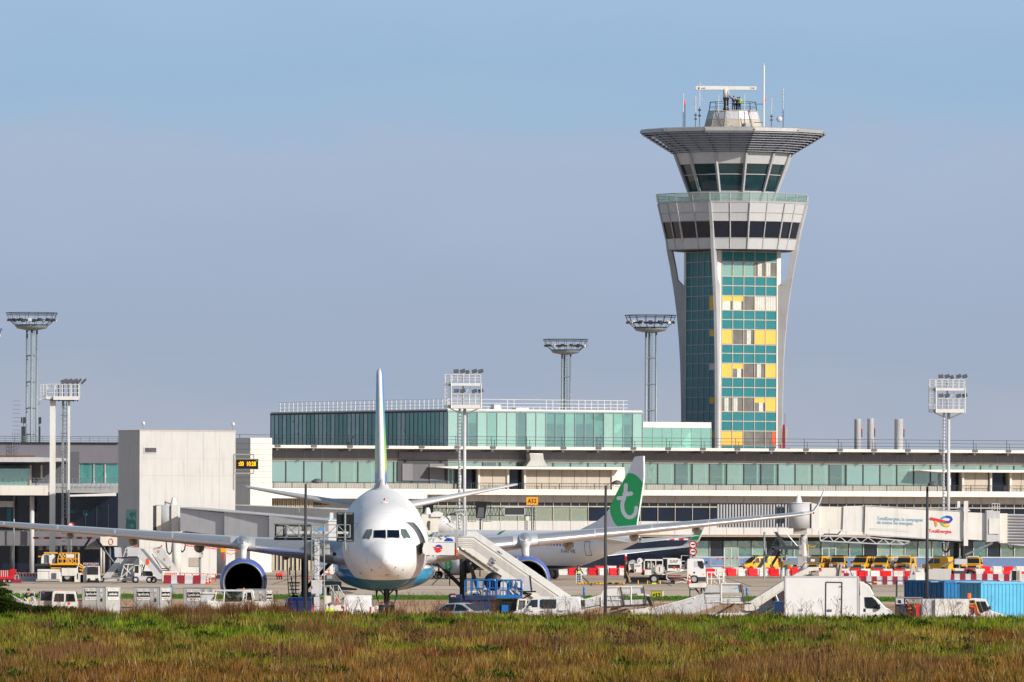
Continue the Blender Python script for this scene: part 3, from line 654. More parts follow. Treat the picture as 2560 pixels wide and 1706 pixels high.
def smooth_tab(tab,n=6):
    """catmull-rom resample so the lofted skin has no creases"""
    out=[]; T=[tab[0]]+list(tab)+[tab[-1]]
    for i in range(1,len(T)-2):
        p0,p1,p2,p3=T[i-1:i+3]
        for k in range(n):
            t=k/n; row=[p1[0]+(p2[0]-p1[0])*t]
            h=p2[0]-p1[0]
            for c in range(1,len(p1)):
                def sl(a,b): return (b[c]-a[c])/(b[0]-a[0]) if b[0]!=a[0] else 0
                d01=sl(p0,p1); d12=sl(p1,p2); d23=sl(p2,p3)
                m1=0 if d01*d12<0 else (d01+d12)/2 if i>1 else d12
                m2=0 if d12*d23<0 else (d12+d23)/2 if i<len(T)-3 else d12
                if i>1 and d12==0: m1=0
                if d12==0: m1=m2=0
                row.append((2*t**3-3*t**2+1)*p1[c]+(t**3-2*t**2+t)*h*m1+(-2*t**3+3*t**2)*p2[c]+(t**3-t**2)*h*m2)
            out.append(tuple(row))
    out.append(tuple(tab[-1])); return out
def section(tab,s,h0,n=56):
    zt,zb,w=lerp_tab(tab,s); zc=(zt+zb)/2; hh=(zt-zb)/2
    return [(w*math.cos(2*PI*k/n),s,h0+zc+hh*math.sin(2*PI*k/n)) for k in range(n)]
def fuse(tab,h0,smax=None,smin=None):
    m=MB(); m.smooth=True
    m.loft([section(tab,r[0],h0) for r in tab if (smax is None or r[0]<=smax) and (smin is None or r[0]>=smin)],cap=True); return m
def st_at(tab,x,z):
    lo,hi=0.0,12.0
    for _ in range(40):
        s=(lo+hi)/2; zt,zb,w=lerp_tab(tab,s); zc=(zt+zb)/2; hh=max(1e-4,(zt-zb)/2)
        if (x/max(w,1e-4))**2+((z-zc)/hh)**2<1: hi=s
        else: lo=s
    return hi
def front_patch(mb,tab,h0,poly,off=.03,n=7):
    """polygon given in front view (x,z) is laid on the skin of the nose"""
    c=(sum(p[0] for p in poly)/len(poly),sum(p[1] for p in poly)/len(poly)); P=[]
    K=len(poly)
    for j in range(1,n+1):
        f=j/n
        for i in range(K):
            a=poly[i]; b=poly[(i+1)%K]
            for q in range(5):
                x=a[0]+(b[0]-a[0])*q/5; z=a[1]+(b[1]-a[1])*q/5
                P.append((c[0]+(x-c[0])*f,c[1]+(z-c[1])*f))
    P=[c]+P
    def pt(x,z):
        s=st_at(tab,x,z); e=.03
        nx=(st_at(tab,x+e,z)-st_at(tab,x-e,z))/(2*e); nz=(st_at(tab,x,z+e)-st_at(tab,x,z-e))/(2*e)
        nv=V((nx,-1,nz)).normalized(); return V((x,s,h0+z))+nv*off
    vs=[pt(*p) for p in P]; m_=K*5; fs=[(0,1+i,1+(i+1)%m_) for i in range(m_)]
    for j in range(n-1):
        for i in range(m_): fs.append((1+j*m_+i,1+j*m_+(i+1)%m_,1+(j+1)*m_+(i+1)%m_,1+(j+1)*m_+i))
    o=mb.smooth; mb.smooth=True; mb.add(vs,fs); mb.smooth=o
AF=[(1,0),(.9,.022),(.7,.062),(.5,.088),(.3,.098),(.15,.083),(.06,.058),(.02,.036),(0,0),(.02,-.028),(.06,-.042),(.15,-.052),(.3,-.056),(.5,-.046),(.7,-.026),(.9,-.006)]
def wing(secs,parent,name,m_,vertical=False):
    m=MB(); m.smooth=True; rings=[]
    for (x,yl,z,c,tc,tw_) in secs:
        r=[]
        for a,b in AF:
            bb=b*tc/.15; y=a*c; zz_=bb*c; t=R_(tw_); y2=y*math.cos(t)+zz_*math.sin(t); z2=-y*math.sin(t)+zz_*math.cos(t)
            r.append((x,yl+y2,z+z2) if not vertical else (x+zz_ if False else b*1.0*tc/.15*c*.77,yl+y,z))
        if vertical:
            r=[]
            for a,b in AF:
                hb=(abs(b) if b>0 else -abs(b)); up=[q for q in AF if q[1]>=0]
                r.append(((.5*tc*c)*(4*math.sqrt(max(0,a))*(1-a)**.75*.72)*(1 if b>0 else -1 if b<0 else 0),yl+a*c,z))
        rings.append(r)
    m.loft(rings,cap=True); return m
def bandmat(name,top,bot,zsplit,soft=.02,rough=.25,bot2=None):
    m=bpy.data.materials.new(name); m.use_nodes=True; nt=m.node_tree; N=nt.nodes; L=nt.links; b=N['Principled BSDF']
    tc=N.new('ShaderNodeTexCoord'); sp=N.new('ShaderNodeSeparateXYZ'); L.new(tc.outputs['Object'],sp.inputs[0])
    mr=N.new('ShaderNodeMapRange'); mr.inputs['From Min'].default_value=zsplit-soft; mr.inputs['From Max'].default_value=zsplit+soft; L.new(sp.outputs['Z'],mr.inputs['Value'])
    no=N.new('ShaderNodeTexNoise'); no.inputs['Scale'].default_value=.6; no.inputs['Detail'].default_value=6; L.new(tc.outputs['Object'],no.inputs['Vector'])
    d=N.new('ShaderNodeMix'); d.data_type='RGBA'; t=lin(top); d.inputs['A'].default_value=t; d.inputs['B'].default_value=[k*.88 for k in t[:3]]+[1]; L.new(no.outputs['Fac'],d.inputs['Factor'])
    e=N.new('ShaderNodeMix'); e.data_type='RGBA'; e.inputs['A'].default_value=lin(bot); e.inputs['B'].default_value=lin(bot2 or bot); L.new(no.outputs['Fac'],e.inputs['Factor'])
    x=N.new('ShaderNodeMix'); x.data_type='RGBA'; L.new(mr.outputs['Result'],x.inputs['Factor']); L.new(e.outputs['Result'],x.inputs['A']); L.new(d.outputs['Result'],x.inputs['B'])
    L.new(x.outputs['Result'],b.inputs['Base Color']); b.inputs['Roughness'].default_value=rough; b.inputs['Specular IOR Level'].default_value=.35
    return m
def wheel(parent,name,c,r,w_,axis='X',rim=M['alu'],n=20):
    m=MB(); m.smooth=True; h=w_/2; p=[(r*.55,-h),(r*.9,-h),(r,-h*.55),(r,h*.55),(r*.9,h),(r*.55,h)]
    m.lathe(p,c=c,axis=axis,n=n); t=m.build('tyre' if name is None else name,M['rubber'],parent)
    m=MB(); m.lathe([(0,-h*.7),(r*.3,-h*.8),(r*.58,-h*.75),(r*.58,h*.75),(r*.3,h*.8),(0,h*.7)],c=c,axis=axis,n=14); m.build('rim',rim,t); return t
NG=6.7
M['cockpit']=mat('cockpit','#0c1a2c',.08,0,.5,2,spec=.35); M['sidescreen']=mat('sidescreen','#5f7374',.12,0,.2); M['deep']=mat('deep','#020203',.9,0,.2,spec=0)
A3=bpy.data.objects.new('wide_body_airliner',None); col.objects.link(A3)
tag(A3,'large white twin engined airliner seen nose on, with teal belly and blue engine cowls','airplane')
A3.location=(GX(969,549)-.0219*NG,549+NG,0)
A3.rotation_mode='QUATERNION'
A3.rotation_quaternion=(Matrix.Rotation(R_(1.25),4,'Z')@Matrix.Rotation(R_(1.5),4,'X')@Matrix.Rotation(R_(-.7),4,'Y')).to_quaternion()
H0=4.70
rawA=[(0,-.55,-.56,.01),(.06,-.36,-.78,.22),(.2,-.18,-.98,.42),(.5,.04,-1.22,.70),(1.0,.33,-1.5,1.05),(1.6,.60,-1.76,1.38),(2.1,.80,-1.93,1.60),(2.5,1.08,-2.06,1.76),(3.1,1.58,-2.22,1.97),(3.6,1.92,-2.34,2.12),(4.3,2.24,-2.47,2.30),(5.2,2.5,-2.6,2.48),(6.5,2.7,-2.72,2.66),(8,2.8,-2.8,2.78),(9.5,2.82,-2.82,2.82),(20,2.82,-2.82,2.82),(40,2.82,-2.82,2.82),(44,2.82,-2.7,2.78),(49,2.82,-2.0,2.45),(54,2.8,-.9,1.85),(58,2.72,.1,1.2),(61,2.5,.9,.7),(62.8,2.2,1.5,.35)]
tabA=smooth_tab(rawA,5)
tabL=[(r[0]-NG,)+tuple(r[1:]) for r in tabA]
def shiftY(mb): mb.v=[(x,y-NG,z) for x,y,z in mb.v]; return mb
fm=bandmat('fuselage_paint','#f7f6f4','#155a74',H0-1.92,.02,.45,'#2a86a4')
o=shiftY(fuse(tabA,H0)).build('fuselage',fm,A3)
fb=[(16.5,-1.9,-2.85,1.6),(18.5,-1.1,-3.2,2.75),(21,-.85,-3.3,3.2),(30,-.85,-3.3,3.25),(35,-1.1,-3.2,3.0),(40,-1.9,-2.9,1.6)]
m=shiftY(fuse(smooth_tab(fb,4),H0)); m.build('belly_fairing',bandmat('belly_paint','#e8e8ea','#12527c',H0-1.75,.03,.18,'#3f9cc0'),A3)
cw_=[[(.06,1.27),(.80,1.25),(.83,.80),(.05,.80)]]
sA_=[(.93,1.31),(1.09,1.31),(1.30,.92),(1.33,.80),(1.11,.72),(.96,1.0)]; sB_=[(1.15,1.30),(1.26,1.28),(1.53,.80),(1.52,.74),(1.37,.76)]
for pl in (cw_[0],sA_,sB_):
    for sg in (1,-1):
        P=[(sg*x,z) for x,z in pl]; m=MB(); front_patch(m,tabA,H0,P,.02); shiftY(m)
        w_=m.build('cockpit_window',M['cockpit'] if pl is cw_[0] else M['sidescreen'],A3)
        m=MB(); f=[]
        for i in range(len(P)):
            a=P[i]; b=P[(i+1)%len(P)]
            for q_ in range(6): x=a[0]+(b[0]-a[0])*q_/6; z=a[1]+(b[1]-a[1])*q_/6; f.append(V((x,st_at(tabA,x,z)-.025-NG,H0+z)))
        m.path(f+[f[0]],.018,4); m.build('frame',M['midgrey'],w_)
m=MB()
for sg,x0_ in ((-1,-.05),(1,.78)):
    a=(x0_,.76); b=(x0_-.45 if sg<0 else x0_-.5,.84)
    m.path([V((x,st_at(tabA,x,z)-.06-NG,H0+z)) for x,z in (a,((a[0]+b[0])/2,(a[1]+b[1])/2),b)],.015,4)
m.build('wiper',M['black'],A3)
def surf_pt(s,ang,off=0):
    zt,zb,w=lerp_tab(tabA,s); zc=(zt+zb)/2; hh=(zt-zb)/2; c,sn=math.cos(ang),math.sin(ang)
    return V(((w+off)*c,s-NG,H0+zc+(hh+off)*sn))
m=MB()
for s_,r_ in ((1.35,.010),(4.6,.008),(9.4,.010)):
    pts=[surf_pt(s_,2*PI*k/48,.004) for k in range(49)]; m.path(pts,r_,4)
m.build('panel_seam',M['greywhite'],A3)
def ang_for(s,z):
    zt,zb,w=lerp_tab(tabA,s); zc=(zt+zb)/2; return math.asin(max(-1,min(1,(z-zc)/((zt-zb)/2))))
def spatch(s0,s1,z0,z1,sg,off,n=8,k=6,xoff=0,soff=0):
    m=MB(); m.smooth=True; g=[]
    for i in range(k+1):
        s=s0+(s1-s0)*i/k
        for j in range(n+1):
            z=z0+(z1-z0)*j/n; a=ang_for(s,z); p=surf_pt(s,a,off); g.append((sg*(p.x+xoff),p.y+soff,p.z))
    m.add(g,[(i*(n+1)+j,i*(n+1)+j+1,(i+1)*(n+1)+j+1,(i+1)*(n+1)+j) for i in range(k) for j in range(n)]); return m
dr=spatch(4.95,6.05,-.45,1.62,1,.015).build('doorway',M['black'],A3)
m=MB()
for s_ in (4.97,6.03): m.path([V((p.x,p.y,p.z)) for p in [surf_pt(s_,ang_for(s_,z),.03) for z in [-.45+.23*i for i in range(10)]]],.03,4)
m.path([surf_pt(s,ang_for(s,1.62),.03) for s in (4.95,5.3,5.7,6.05)],.03,4); m.build('frame',M['alu'],dr)
m=MB()
for i in range(9): s_=5.1+.09*(i%5); p=surf_pt(5.5+.3*math.sin(i),ang_for(5.5,-.3+.2*i),.02); m.cbox(p,(.03,.12+.1*(i%3),.09))
m.build('interior_detail',M['slat'],dr)
spatch(3.75,4.85,-.42,1.6,1,.42).build('door',M['white'],A3)
m=MB()
for s_ in (5.0,6.05): m.path([V((-p.x,p.y,p.z)) for p in [surf_pt(s_,ang_for(s_,z),.006) for z in [-.45+.23*i for i in range(10)]]],.008,4)
m.path([V((-p.x,p.y,p.z)) for p in [surf_pt(s,ang_for(s,1.62),.006) for s in (5.0,5.5,6.05)]],.008,4); m.build('door_outline',M['midgrey'],A3)
m=MB()
for x,z in ((-.45,-1.05),(.55,-1.05),(-.98,-1.22),(1.03,-1.22),(.72,-1.62),(-1.68,-1.5)):
    y=st_at(tabA,x,z)-NG; m.tube((x,y,H0+z),(x*1.02,y-.09,H0+z-.03),.028,6)
m.box(-.12,.12,st_at(tabA,0,-1.55)-NG-.03,st_at(tabA,0,-1.55)-NG+.1,H0-1.57,H0-1.53); m.build('probe',M['darkgrey'],A3)
m=MB(); m.smooth=True; m.lathe([(.09,0),(.08,.12),(0,.18)],c=(0,10.2,H0+2.8),n=10); m.build('beacon',M['red'],A3)
m=MB(); m.prism([(-.03,H0+2.75),(.03,H0+2.75),(.02,H0+3.1),(-.02,H0+3.1)],3.2,3.7); m.box(-.16,.16,4.5,5.4,H0+2.78,H0+2.88); m.build('antenna_blade',M['white'],A3)
m=MB()
for s_ in (12,16,20,24): m.path([surf_pt(s_,R_(60+60*k/10),.004) for k in range(11)],.01,4)
m.build('crown_seam',M['greywhite'],A3)
WL=[(2.2,19.0,3.75,10.8,.15,3.5),(3.3,19.7,3.88,10.3,.15,3.2),(6.2,21.2,4.15,8.9,.14,2.4),(9.4,23.0,4.45,7.5,.12,1.6),(15,26.3,4.88,5.9,.115,1.0),(22,30.5,5.38,4.2,.11,.4),(27.5,33.8,5.78,2.9,.105,0),(29.0,34.8,5.92,2.4,.10,0)]
wingm=mat('wing_grey','#d2d3d6',.38,.25,.06,.5,.08)
lem=mat('slat_metal','#d9d9da',.28,.7,.05,.8,.05)
for sg in (1,-1):
    secs=[(sg*x,y-NG,z,c,t,w_) for x,y,z,c,t,w_ in WL]; wo=wing(secs,A3,'wing',None).build('wing',wingm,A3)
    def lepts(f):
        out=[]
        for a,b in zip(WL[:-1],WL[1:]):
            pass
        return out
    cuts=[(3.4,8.6),(10.2,14.1),(14.15,18.0),(18.05,21.9),(21.95,25.6),(25.65,28.6)]
    for x0_,x1_ in cuts:
        m=MB(); m.smooth=True; rings=[]
        for k in range(4):
            x=x0_+.04+(x1_-x0_-.08)*k/3; yl,z,c,tc_,tw_=lerp_tab([(w0[0],)+w0[1:] for w0 in WL],x); r=[]
            for a,b in [q for q in AF if q[0]<=.15]:
                bb=b*tc_/.15*c*1.03; y=a*c; t=R_(tw_); r.append((sg*x,yl-NG-.025+y*math.cos(t)+bb*math.sin(t),z-y*math.sin(t)+bb*math.cos(t)))
            rings.append(r)
        m.loft(rings,cap=False,closed=False); m.build('slat',lem,wo)
    ws=[(28.95,34.9,5.92,2.35,.09),(29.35,35.3,6.05,2.1,.08),(29.75,36.1,6.6,1.6,.07),(30.15,37.3,7.55,.75,.06)]
    m=MB(); m.smooth=True; rings=[]
    for i,(x,yl,z,c,tc_) in enumerate(ws):
        tilt=[0,.5,1.1,1.15][i]; r=[]
        for a,b in AF: bb=b*tc_/.15*c; r.append((sg*(x-bb*math.sin(tilt)),yl-NG+a*c,z+bb*math.cos(tilt)))
        rings.append(r)
    m.loft(rings,cap=True); m.build('winglet',M['white'],wo)
    m=MB(); m.smooth=True; m.lathe([(0,-.1),(.06,-.05),(.07,.1),(0,.2)],c=(sg*29.25,34.95-NG,5.95),axis='Y',n=8); m.build('navigation_lamp',M['red'] if sg>0 else M['green'],wo)
    m=MB(); m.smooth=True; rings=[]
    for x,yl,z,c,t in ((2.35,17.4,3.9,12,1.25),(2.9,18.3,3.85,11,1.0),(3.4,19.2,3.88,10.5,.8)):
        rings.append([(sg*x,yl-NG+c*a,z-.15+b*t*c/1.4) for a,b in AF])
    m.loft(rings,cap=True); m.build('wing_root_fairing',wingm,wo)
    m=MB(); m.smooth=True; m.lathe([(0,0),(.13,0),(.13,.06)],c=(sg*3.35,18.62-NG,3.95),axis='Y',n=14); m.build('landing_lamp',M['darkgrey'],wo)
    for x,yl,z,r in ((6.6,27.5,3.55,.30),(12.4,27.2,4.15,.36),(16.9,29.8,4.55,.33),(21.2,32.2,4.9,.27)):
        m=MB(); m.smooth=True; m.lathe([(0,0),(r*.55,.15),(r*.9,.7),(r,1.5),(r*.8,3.0),(r*.3,4.4),(0,4.8)],c=(sg*x,yl-NG,z),axis='Y',n=14); m.build('flap_track_fairing',mat('ftf','#a39a92',.4,.1,.1),wo)
    ex,ey,ez=sg*9.37,18.4-NG,2.12
    n_=MB(); n_.smooth=True; n_.lathe([(1.38,.07),(1.43,.18),(1.47,.33),(1.53,.8),(1.57,1.5),(1.55,2.6),(1.42,3.8),(1.18,4.6),(1.14,4.6)],c=(ex,ey,ez),axis='Y',n=48); en=n_.build('engine_cowl',M['engineblue'],A3)
    m=MB(); m.smooth=True; m.lathe([(1.22,.55),(1.235,.3),(1.255,.12),(1.28,.03),(1.32,.0),(1.355,.02),(1.38,.07)],c=(ex,ey,ez),axis='Y',n=48); m.build('intake_lip',M['steel'],en)
    m=MB(); m.smooth=True; m.lathe([(1.22,.54),(1.21,1.4),(.4,1.42)],c=(ex,ey,ez),axis='Y',n=40); m.build('intake_duct',M['deep'],en)
    m=MB(); m.smooth=True; m.lathe([(0,.75),(.1,.8),(.25,1.05),(.36,1.4)],c=(ex,ey,ez),axis='Y',n=20); m.build('spinner',M['deep'],en)
    m=MB()
    for k in range(24):
        t=2*PI*k/24; d=V((math.cos(t),0,math.sin(t))); e=V((-math.sin(t),0,math.cos(t))); c=V((ex,ey+1.3,ez))
        m.poly([c+d*.3,c+d*1.19+e*.05+V((0,-.05,0)),c+d*1.19+e*.2+V((0,.1,0)),c+d*.3+e*.06+V((0,.1,0))])
    m.build('fan_blade',M['deep'],en)
    m=MB(); m.smooth=True; m.lathe([(.95,3.9),(.75,5.2),(.5,5.9),(0,6.6)],c=(ex,ey,ez),axis='Y',n=20); m.build('exhaust_cone',M['alu'],en)
    m=MB(); m.smooth=True
    m.loft([[(ex-.16,ey+1.2,ez+1.45),(ex+.16,ey+1.2,ez+1.45),(ex+.2,ey+5,ez+1.2),(ex-.2,ey+5,ez+1.2)],[(ex-.2,ey+2.6,ez+2.1),(ex+.2,ey+2.6,ez+2.1),(ex+.24,ey+7,ez+2.0),(ex-.24,ey+7,ez+2.0)],[(ex-.42,ey+4.1,ez+2.45),(ex+.42,ey+4.1,ez+2.45),(ex+.4,ey+7,ez+2.3),(ex-.4,ey+7,ez+2.3)]]); m.build('pylon',M['white'],en)
    m=MB(); m.smooth=True; m.lathe([(0,-.35),(.25,-.2),(.42,.3),(.5,1.2),(.4,2.4)],c=(ex,ey+4.2,ez+2.5),axis='Y',n=18); m.build('pylon_fairing',lem,en)
    hs=[(1.0,53.6,5.95,5.6,.11,0),(1.9,54.2,6.1,5.2,.10,0),(9.4,58.9,7.42,2.1,.09,0),(9.7,59.4,7.46,1.5,.07,0)]
    wing([(sg*x,y-NG,z,c,t,w_) for x,y,z,c,t,w_ in hs],A3,'t',None).build('tailplane',wingm,A3)
    gx,gy=sg*5.34,31.6-NG; gz=-.0263*gy
    m=MB(); m.tube((gx,gy,gz+.75),(gx,gy-.1,3.6),.24,12); m.tube((gx,gy,gz+1.8),(gx-sg*2.0,gy+.3,3.2),.13,8); m.tube((gx,gy-1.0,gz+.7),(gx,gy+1.0,gz+.65),.14,8); m.tube((gx+sg*.1,gy-.3,gz+1.2),(gx+sg*.1,gy-.6,gz+2.6),.07,6)
    mg=m.build('main_landing_gear',M['darksteel'],A3)
    m=MB(); m.cbox((gx+sg*.62,gy,gz+2.75),(.08,1.7,2.3)); m.cbox((gx-sg*.9,gy+.4,gz+2.6),(.06,1.2,1.2)); m.build('gear_door',M['darkgrey'],mg)
    for dx in(-.7,.7):
        for dy in(-1,1): wheel(mg,None,(gx+dx,gy+dy,gz+.7+dy*.03),.69,.5)
def finmat():
    m=bpy.data.materials.new('fin_paint'); m.use_nodes=True; nt=m.node_tree; N=nt.nodes; L=nt.links; b=N['Principled BSDF']
    tc=N.new('ShaderNodeTexCoord'); sp=N.new('ShaderNodeSeparateXYZ'); L.new(tc.outputs['Object'],sp.inputs[0])
    mr=N.new('ShaderNodeMapRange'); mr.inputs['From Min'].default_value=7.4; mr.inputs['From Max'].default_value=15.8; L.new(sp.outputs['Z'],mr.inputs['Value'])
    cr=N.new('ShaderNodeValToRGB'); L.new(mr.outputs['Result'],cr.inputs['Fac']); st=[(0,'#5560b0'),(.12,'#6070c0'),(.17,'#c7d33c'),(.40,'#7fc24a'),(.6,'#3a9fa8'),(.8,'#2f7fc8'),(1,'#3a8ad8')]
    while len(cr.color_ramp.elements)<len(st): cr.color_ramp.elements.new(.5)
    for e,(p,c) in zip(cr.color_ramp.elements,st): e.position=p; e.color=lin(c)
    L.new(cr.outputs['Color'],b.inputs['Base Color']); b.inputs['Roughness'].default_value=.3; return m
fs=[(0,47.5,7.35,11.2,.055,0),(0,50.4,8.1,9.4,.07,0),(0,52.2,9.6,7.9,.085,0),(0,56.4,13.2,5.0,.10,0),(0,58.9,15.3,3.3,.12,0),(0,59.6,15.6,2.5,.12,0),(0,60.3,15.74,1.6,.10,0)]
fo=wing([(x,y-NG,z,c,t,w_) for x,y,z,c,t,w_ in fs],A3,'fin',None,vertical=True).build('fin',finmat(),A3)
m=MB(); m.smooth=True; rings=[]
for x,yl,z,c,t,w_ in fs:
    r=[]
    for a,b in [q for q in AF if q[0]<=.10]: r.append((((.5*t*c)*(4*math.sqrt(a)*(1-a)**.75*.72)+.012)*(1 if b>0 else -1 if b<0 else 0),yl-NG+a*c-.02,z))
    rings.append(r)
rings.append([(0,60.9-NG,15.78)]*len(rings[0])); m.loft(rings,cap=False,closed=False); m.build('leading_edge',M['white'],fo)
m=MB(); m.smooth=True
m.loft([[(-.55,45.5-NG,H0+2.72),(0,45.3-NG,H0+2.82),(.55,45.5-NG,H0+2.72)],[(-.62,50-NG,H0+2.72),(0,47.0-NG,H0+3.0),(.62,50-NG,H0+2.72)],[(-.3,53-NG,H0+3.3),(0,49.0-NG,H0+3.5),(.3,53-NG,H0+3.3)]],cap=False,closed=False); m.build('fin_fillet',M['white'],A3)
m=MB(); m.smooth=False
m.tube((0,0,.55),(0,0,2.1),.12,12); m.tube((0,.05,1.1),(0,.1,2.3),.19,12); m.tube((-.42,0,.55),(.42,0,.55),.09,8); m.tube((0,-.05,1.2),(0,-1.4,2.1),.08,8)
m.tube((-.5,0,2.05),(.5,0,2.05),.06,6); m.tube((-.5,0,2.05),(0,0,1.5),.05,6); m.tube((.5,0,2.05),(0,0,1.5),.05,6)
m.cbox((0,-.12,1.35),(.34,.2,.5)); m.cbox((0,-.16,.95),(.4,.15,.18)); ngr=m.build('nose_landing_gear',M['darksteel'],A3)
for dx in(-.36,.36): wheel(ngr,None,(dx,0,.52),.52,.32)
m=MB(); m.smooth=True
for x,z,r in ((-.33,1.15,.08),(.33,1.15,.08),(.38,.98,.09),(-.38,.95,.07)): m.lathe([(0,-.12),(r,-.1),(r,.05)],c=(x,-.05,z),axis='Y',n=10)
m.build('taxi_lamp',M['alu'],ngr)
m=MB(); m.lathe([(0,-.13),(.05,-.12),(.05,.02)],c=(-.42,-.1,.92),axis='Y',n=8); m.build('lamp',M['redlamp'],ngr)
for sg in(-1,1):
    m=MB(); m.prism([(sg*.72,1.95),(sg*.70,1.6),(sg*.52,1.15),(sg*.48,.98),(sg*.46,1.02),(sg*.50,1.2),(sg*.62,1.6),(sg*.55,1.95)],-.5,1.1); m.build('gear_door',M['darksteel'],A3)
class PL:
    """pixel -> (distance along heading from P, z) on a vertical plane"""
    def __init__(s,P,d): s.P=P; s.d=d; s.n=(d[1],-d[0])
    def __call__(s,x,y):
        dx,dy=un(x,y); k=dx/FP; n=s.n; Y=(s.P[0]*n[0]+s.P[1]*n[1])/(k*n[0]+n[1]); X=k*Y
        return (X-s.P[0])*s.d[0]+(Y-s.P[1])*s.d[1], HE-dy*Y/FP
hd=(-.60,.80); ty=862.0; tX=GX(1600,ty)
J=thing('narrow_body_jet','white and green single aisle jet standing tail on behind the larger airliner','airplane')
J.location=(tX+hd[0]*18,ty+hd[1]*18,0); J.rotation_euler=(0,0,math.atan2(-hd[1],-hd[0])-PI/2)
tail_y=18.0   # tail cone end lies 18 m behind the origin (mid fuselage)
def jy(st): return st-20.0
h0=3.05
rawJ=[(0,-.35,-.37,.01),(.1,-.1,-.62,.26),(.5,.2,-.95,.6),(1.2,.55,-1.3,.98),(2.2,1.1,-1.6,1.35),(3.4,1.65,-1.85,1.65),(5,1.88,-2.0,1.83),(7,1.95,-2.05,1.88),(24,1.95,-2.05,1.88),(27,1.95,-1.8,1.85),(31,1.93,-.9,1.55),(35,1.82,.1,.95),(37.3,1.55,.75,.42),(38,1.35,.95,.25)]
tabJ=smooth_tab(rawJ,5)
m=fuse(tabJ,h0); m.v=[(x,jy(y),z) for x,y,z in m.v]
m.build('fuselage',bandmat('jet_paint','#f6f6fa','#10254c',h0-1.62,.02,.3,'#16305c'),J)
m=MB(); m.lathe([(.0,-.02),(.2,0),(.26,-.3)],c=(0,jy(38.03),h0+1.15),axis='Y',n=14); m.build('exhaust_outlet',M['darkgrey'],J)
JW=[(1.6,13.8,1.9,7.6,.14,2),(5.5,17.2,2.25,5.0,.125,1),(12,20.6,2.85,3.0,.11,0),(16.4,23.0,3.3,1.7,.10,0)]
jm=mat('jet_wing','#d4d5d8',.35,.2,.05,.5,.08)
for sg in(1,-1):
    wo=wing([(sg*x,jy(y),z,c,t,w_) for x,y,z,c,t,w_ in JW],J,'wing',None).build('wing',jm,J)
    ws=[(16.4,23.0,3.3,1.7,.1,0),(16.95,23.2,3.45,1.8,.09,.5),(17.35,23.7,4.0,1.8,.08,1.2),(17.75,25.0,5.6,1.1,.07,1.3)]
    m=MB(); m.smooth=True; rings=[]
    for (x,yl,z,c,tc_,tilt) in ws: rings.append([(sg*(x-b*tc_/.15*c*math.sin(tilt)),jy(yl)+a*c,z+b*tc_/.15*c*math.cos(tilt)) for a,b in AF])
    m.loft(rings); m.build('winglet',M['white'],wo)
    m=MB(); m.smooth=False
    m.add([(sg*(17.22-.02*sg-(.06 if sg>0 else -.0)),jy(24.15),4.05),(sg*(17.22-.02*sg-(.06 if sg>0 else 0)),jy(25.35),4.05),(sg*17.48,jy(25.8),5.1),(sg*17.48,jy(24.95),5.1)],[(0,1,2,3)]); m.build('emblem',M['green'],wo)
    hs=[(.7,33.6,3.85,4.0,.1,0),(7.1,37.2,4.55,1.5,.09,0)]
    wing([(sg*x,jy(y),z,c,t,w_) for x,y,z,c,t,w_ in hs],J,'t',None).build('tailplane',jm,J)
    m=MB(); m.smooth=True; m.lathe([(.78,.1),(.86,.0),(.98,.25),(1.02,1.2),(.98,2.4),(.8,3.4),(.75,3.4)],c=(sg*4.83,jy(12.2),1.38),axis='Y',n=28); en=m.build('engine_cowl',M['white'],J)
    m=MB(); m.smooth=True; m.lathe([(.78,.1),(.76,.9),(0,.9)],c=(sg*4.83,jy(12.2),1.38),axis='Y',n=20); m.lathe([(.74,3.3),(.55,4.2),(.0,4.9)],c=(sg*4.83,jy(12.2),1.38),axis='Y',n=20); m.build('engine_core',M['darkgrey'],en)
    m=MB(); m.cbox((sg*4.83,jy(16),2.1),(.3,3.4,.7)); m.build('pylon',jm,en)
    gx=sg*2.85; m=MB(); m.tube((gx,jy(19.6),.5),(gx,jy(19.6),2.0),.12,8); mg=m.build('main_landing_gear',M['darksteel'],J)
    for dx in(-.35,.35): wheel(mg,None,(gx+dx,jy(19.6),.56),.56,.38,n=14)
m=MB(); m.tube((0,jy(4),.4),(0,jy(4),1.6),.09,8); mg=m.build('nose_landing_gear',M['darksteel'],J)
for dx in(-.2,.2): wheel(mg,None,(dx,jy(4),.35),.35,.2,n=14)
side=1 if (Matrix.Rotation(J.rotation_euler[2],3,'Z')@V((1,0,0))).y<0 else -1
pl=PL((tX,ty),(-hd[0],-hd[1]))    # distance positive towards tail
def fq(u,v,cx=1280,cy=1180,k=3.676):
    a,z=pl(cx+u/k,cy+v/k); return (a+tail_y,z)
P=[fq(630,530),fq(780,455),fq(860,390),fq(905,330),fq(1000,130),fq(1070,10),fq(1120,-118),fq(1135,-140),fq(1215,-146),fq(1218,30),fq(1212,110),fq(1150,500),fq(1140,560),fq(700,575)]
m=MB(); m.add([(-.10,a,z) for a,z in P]+[(.10,a,z) for a,z in P],[tuple(range(len(P))),tuple(range(2*len(P)-1,len(P)-1,-1))]+[(i,i+len(P),(i+1)%len(P)+len(P),(i+1)%len(P)) for i in range(len(P))])
jf=m.build('fin',mat('fin_grey','#f0f0f4',.35,0,.04),J,bevel=.06)
def arc(pts,n=5):
    out=[]
    for i in range(len(pts)-1):
        for k in range(n): out.append(pts[i].lerp(pts[i+1],k/n))
    out.append(pts[-1]); return out
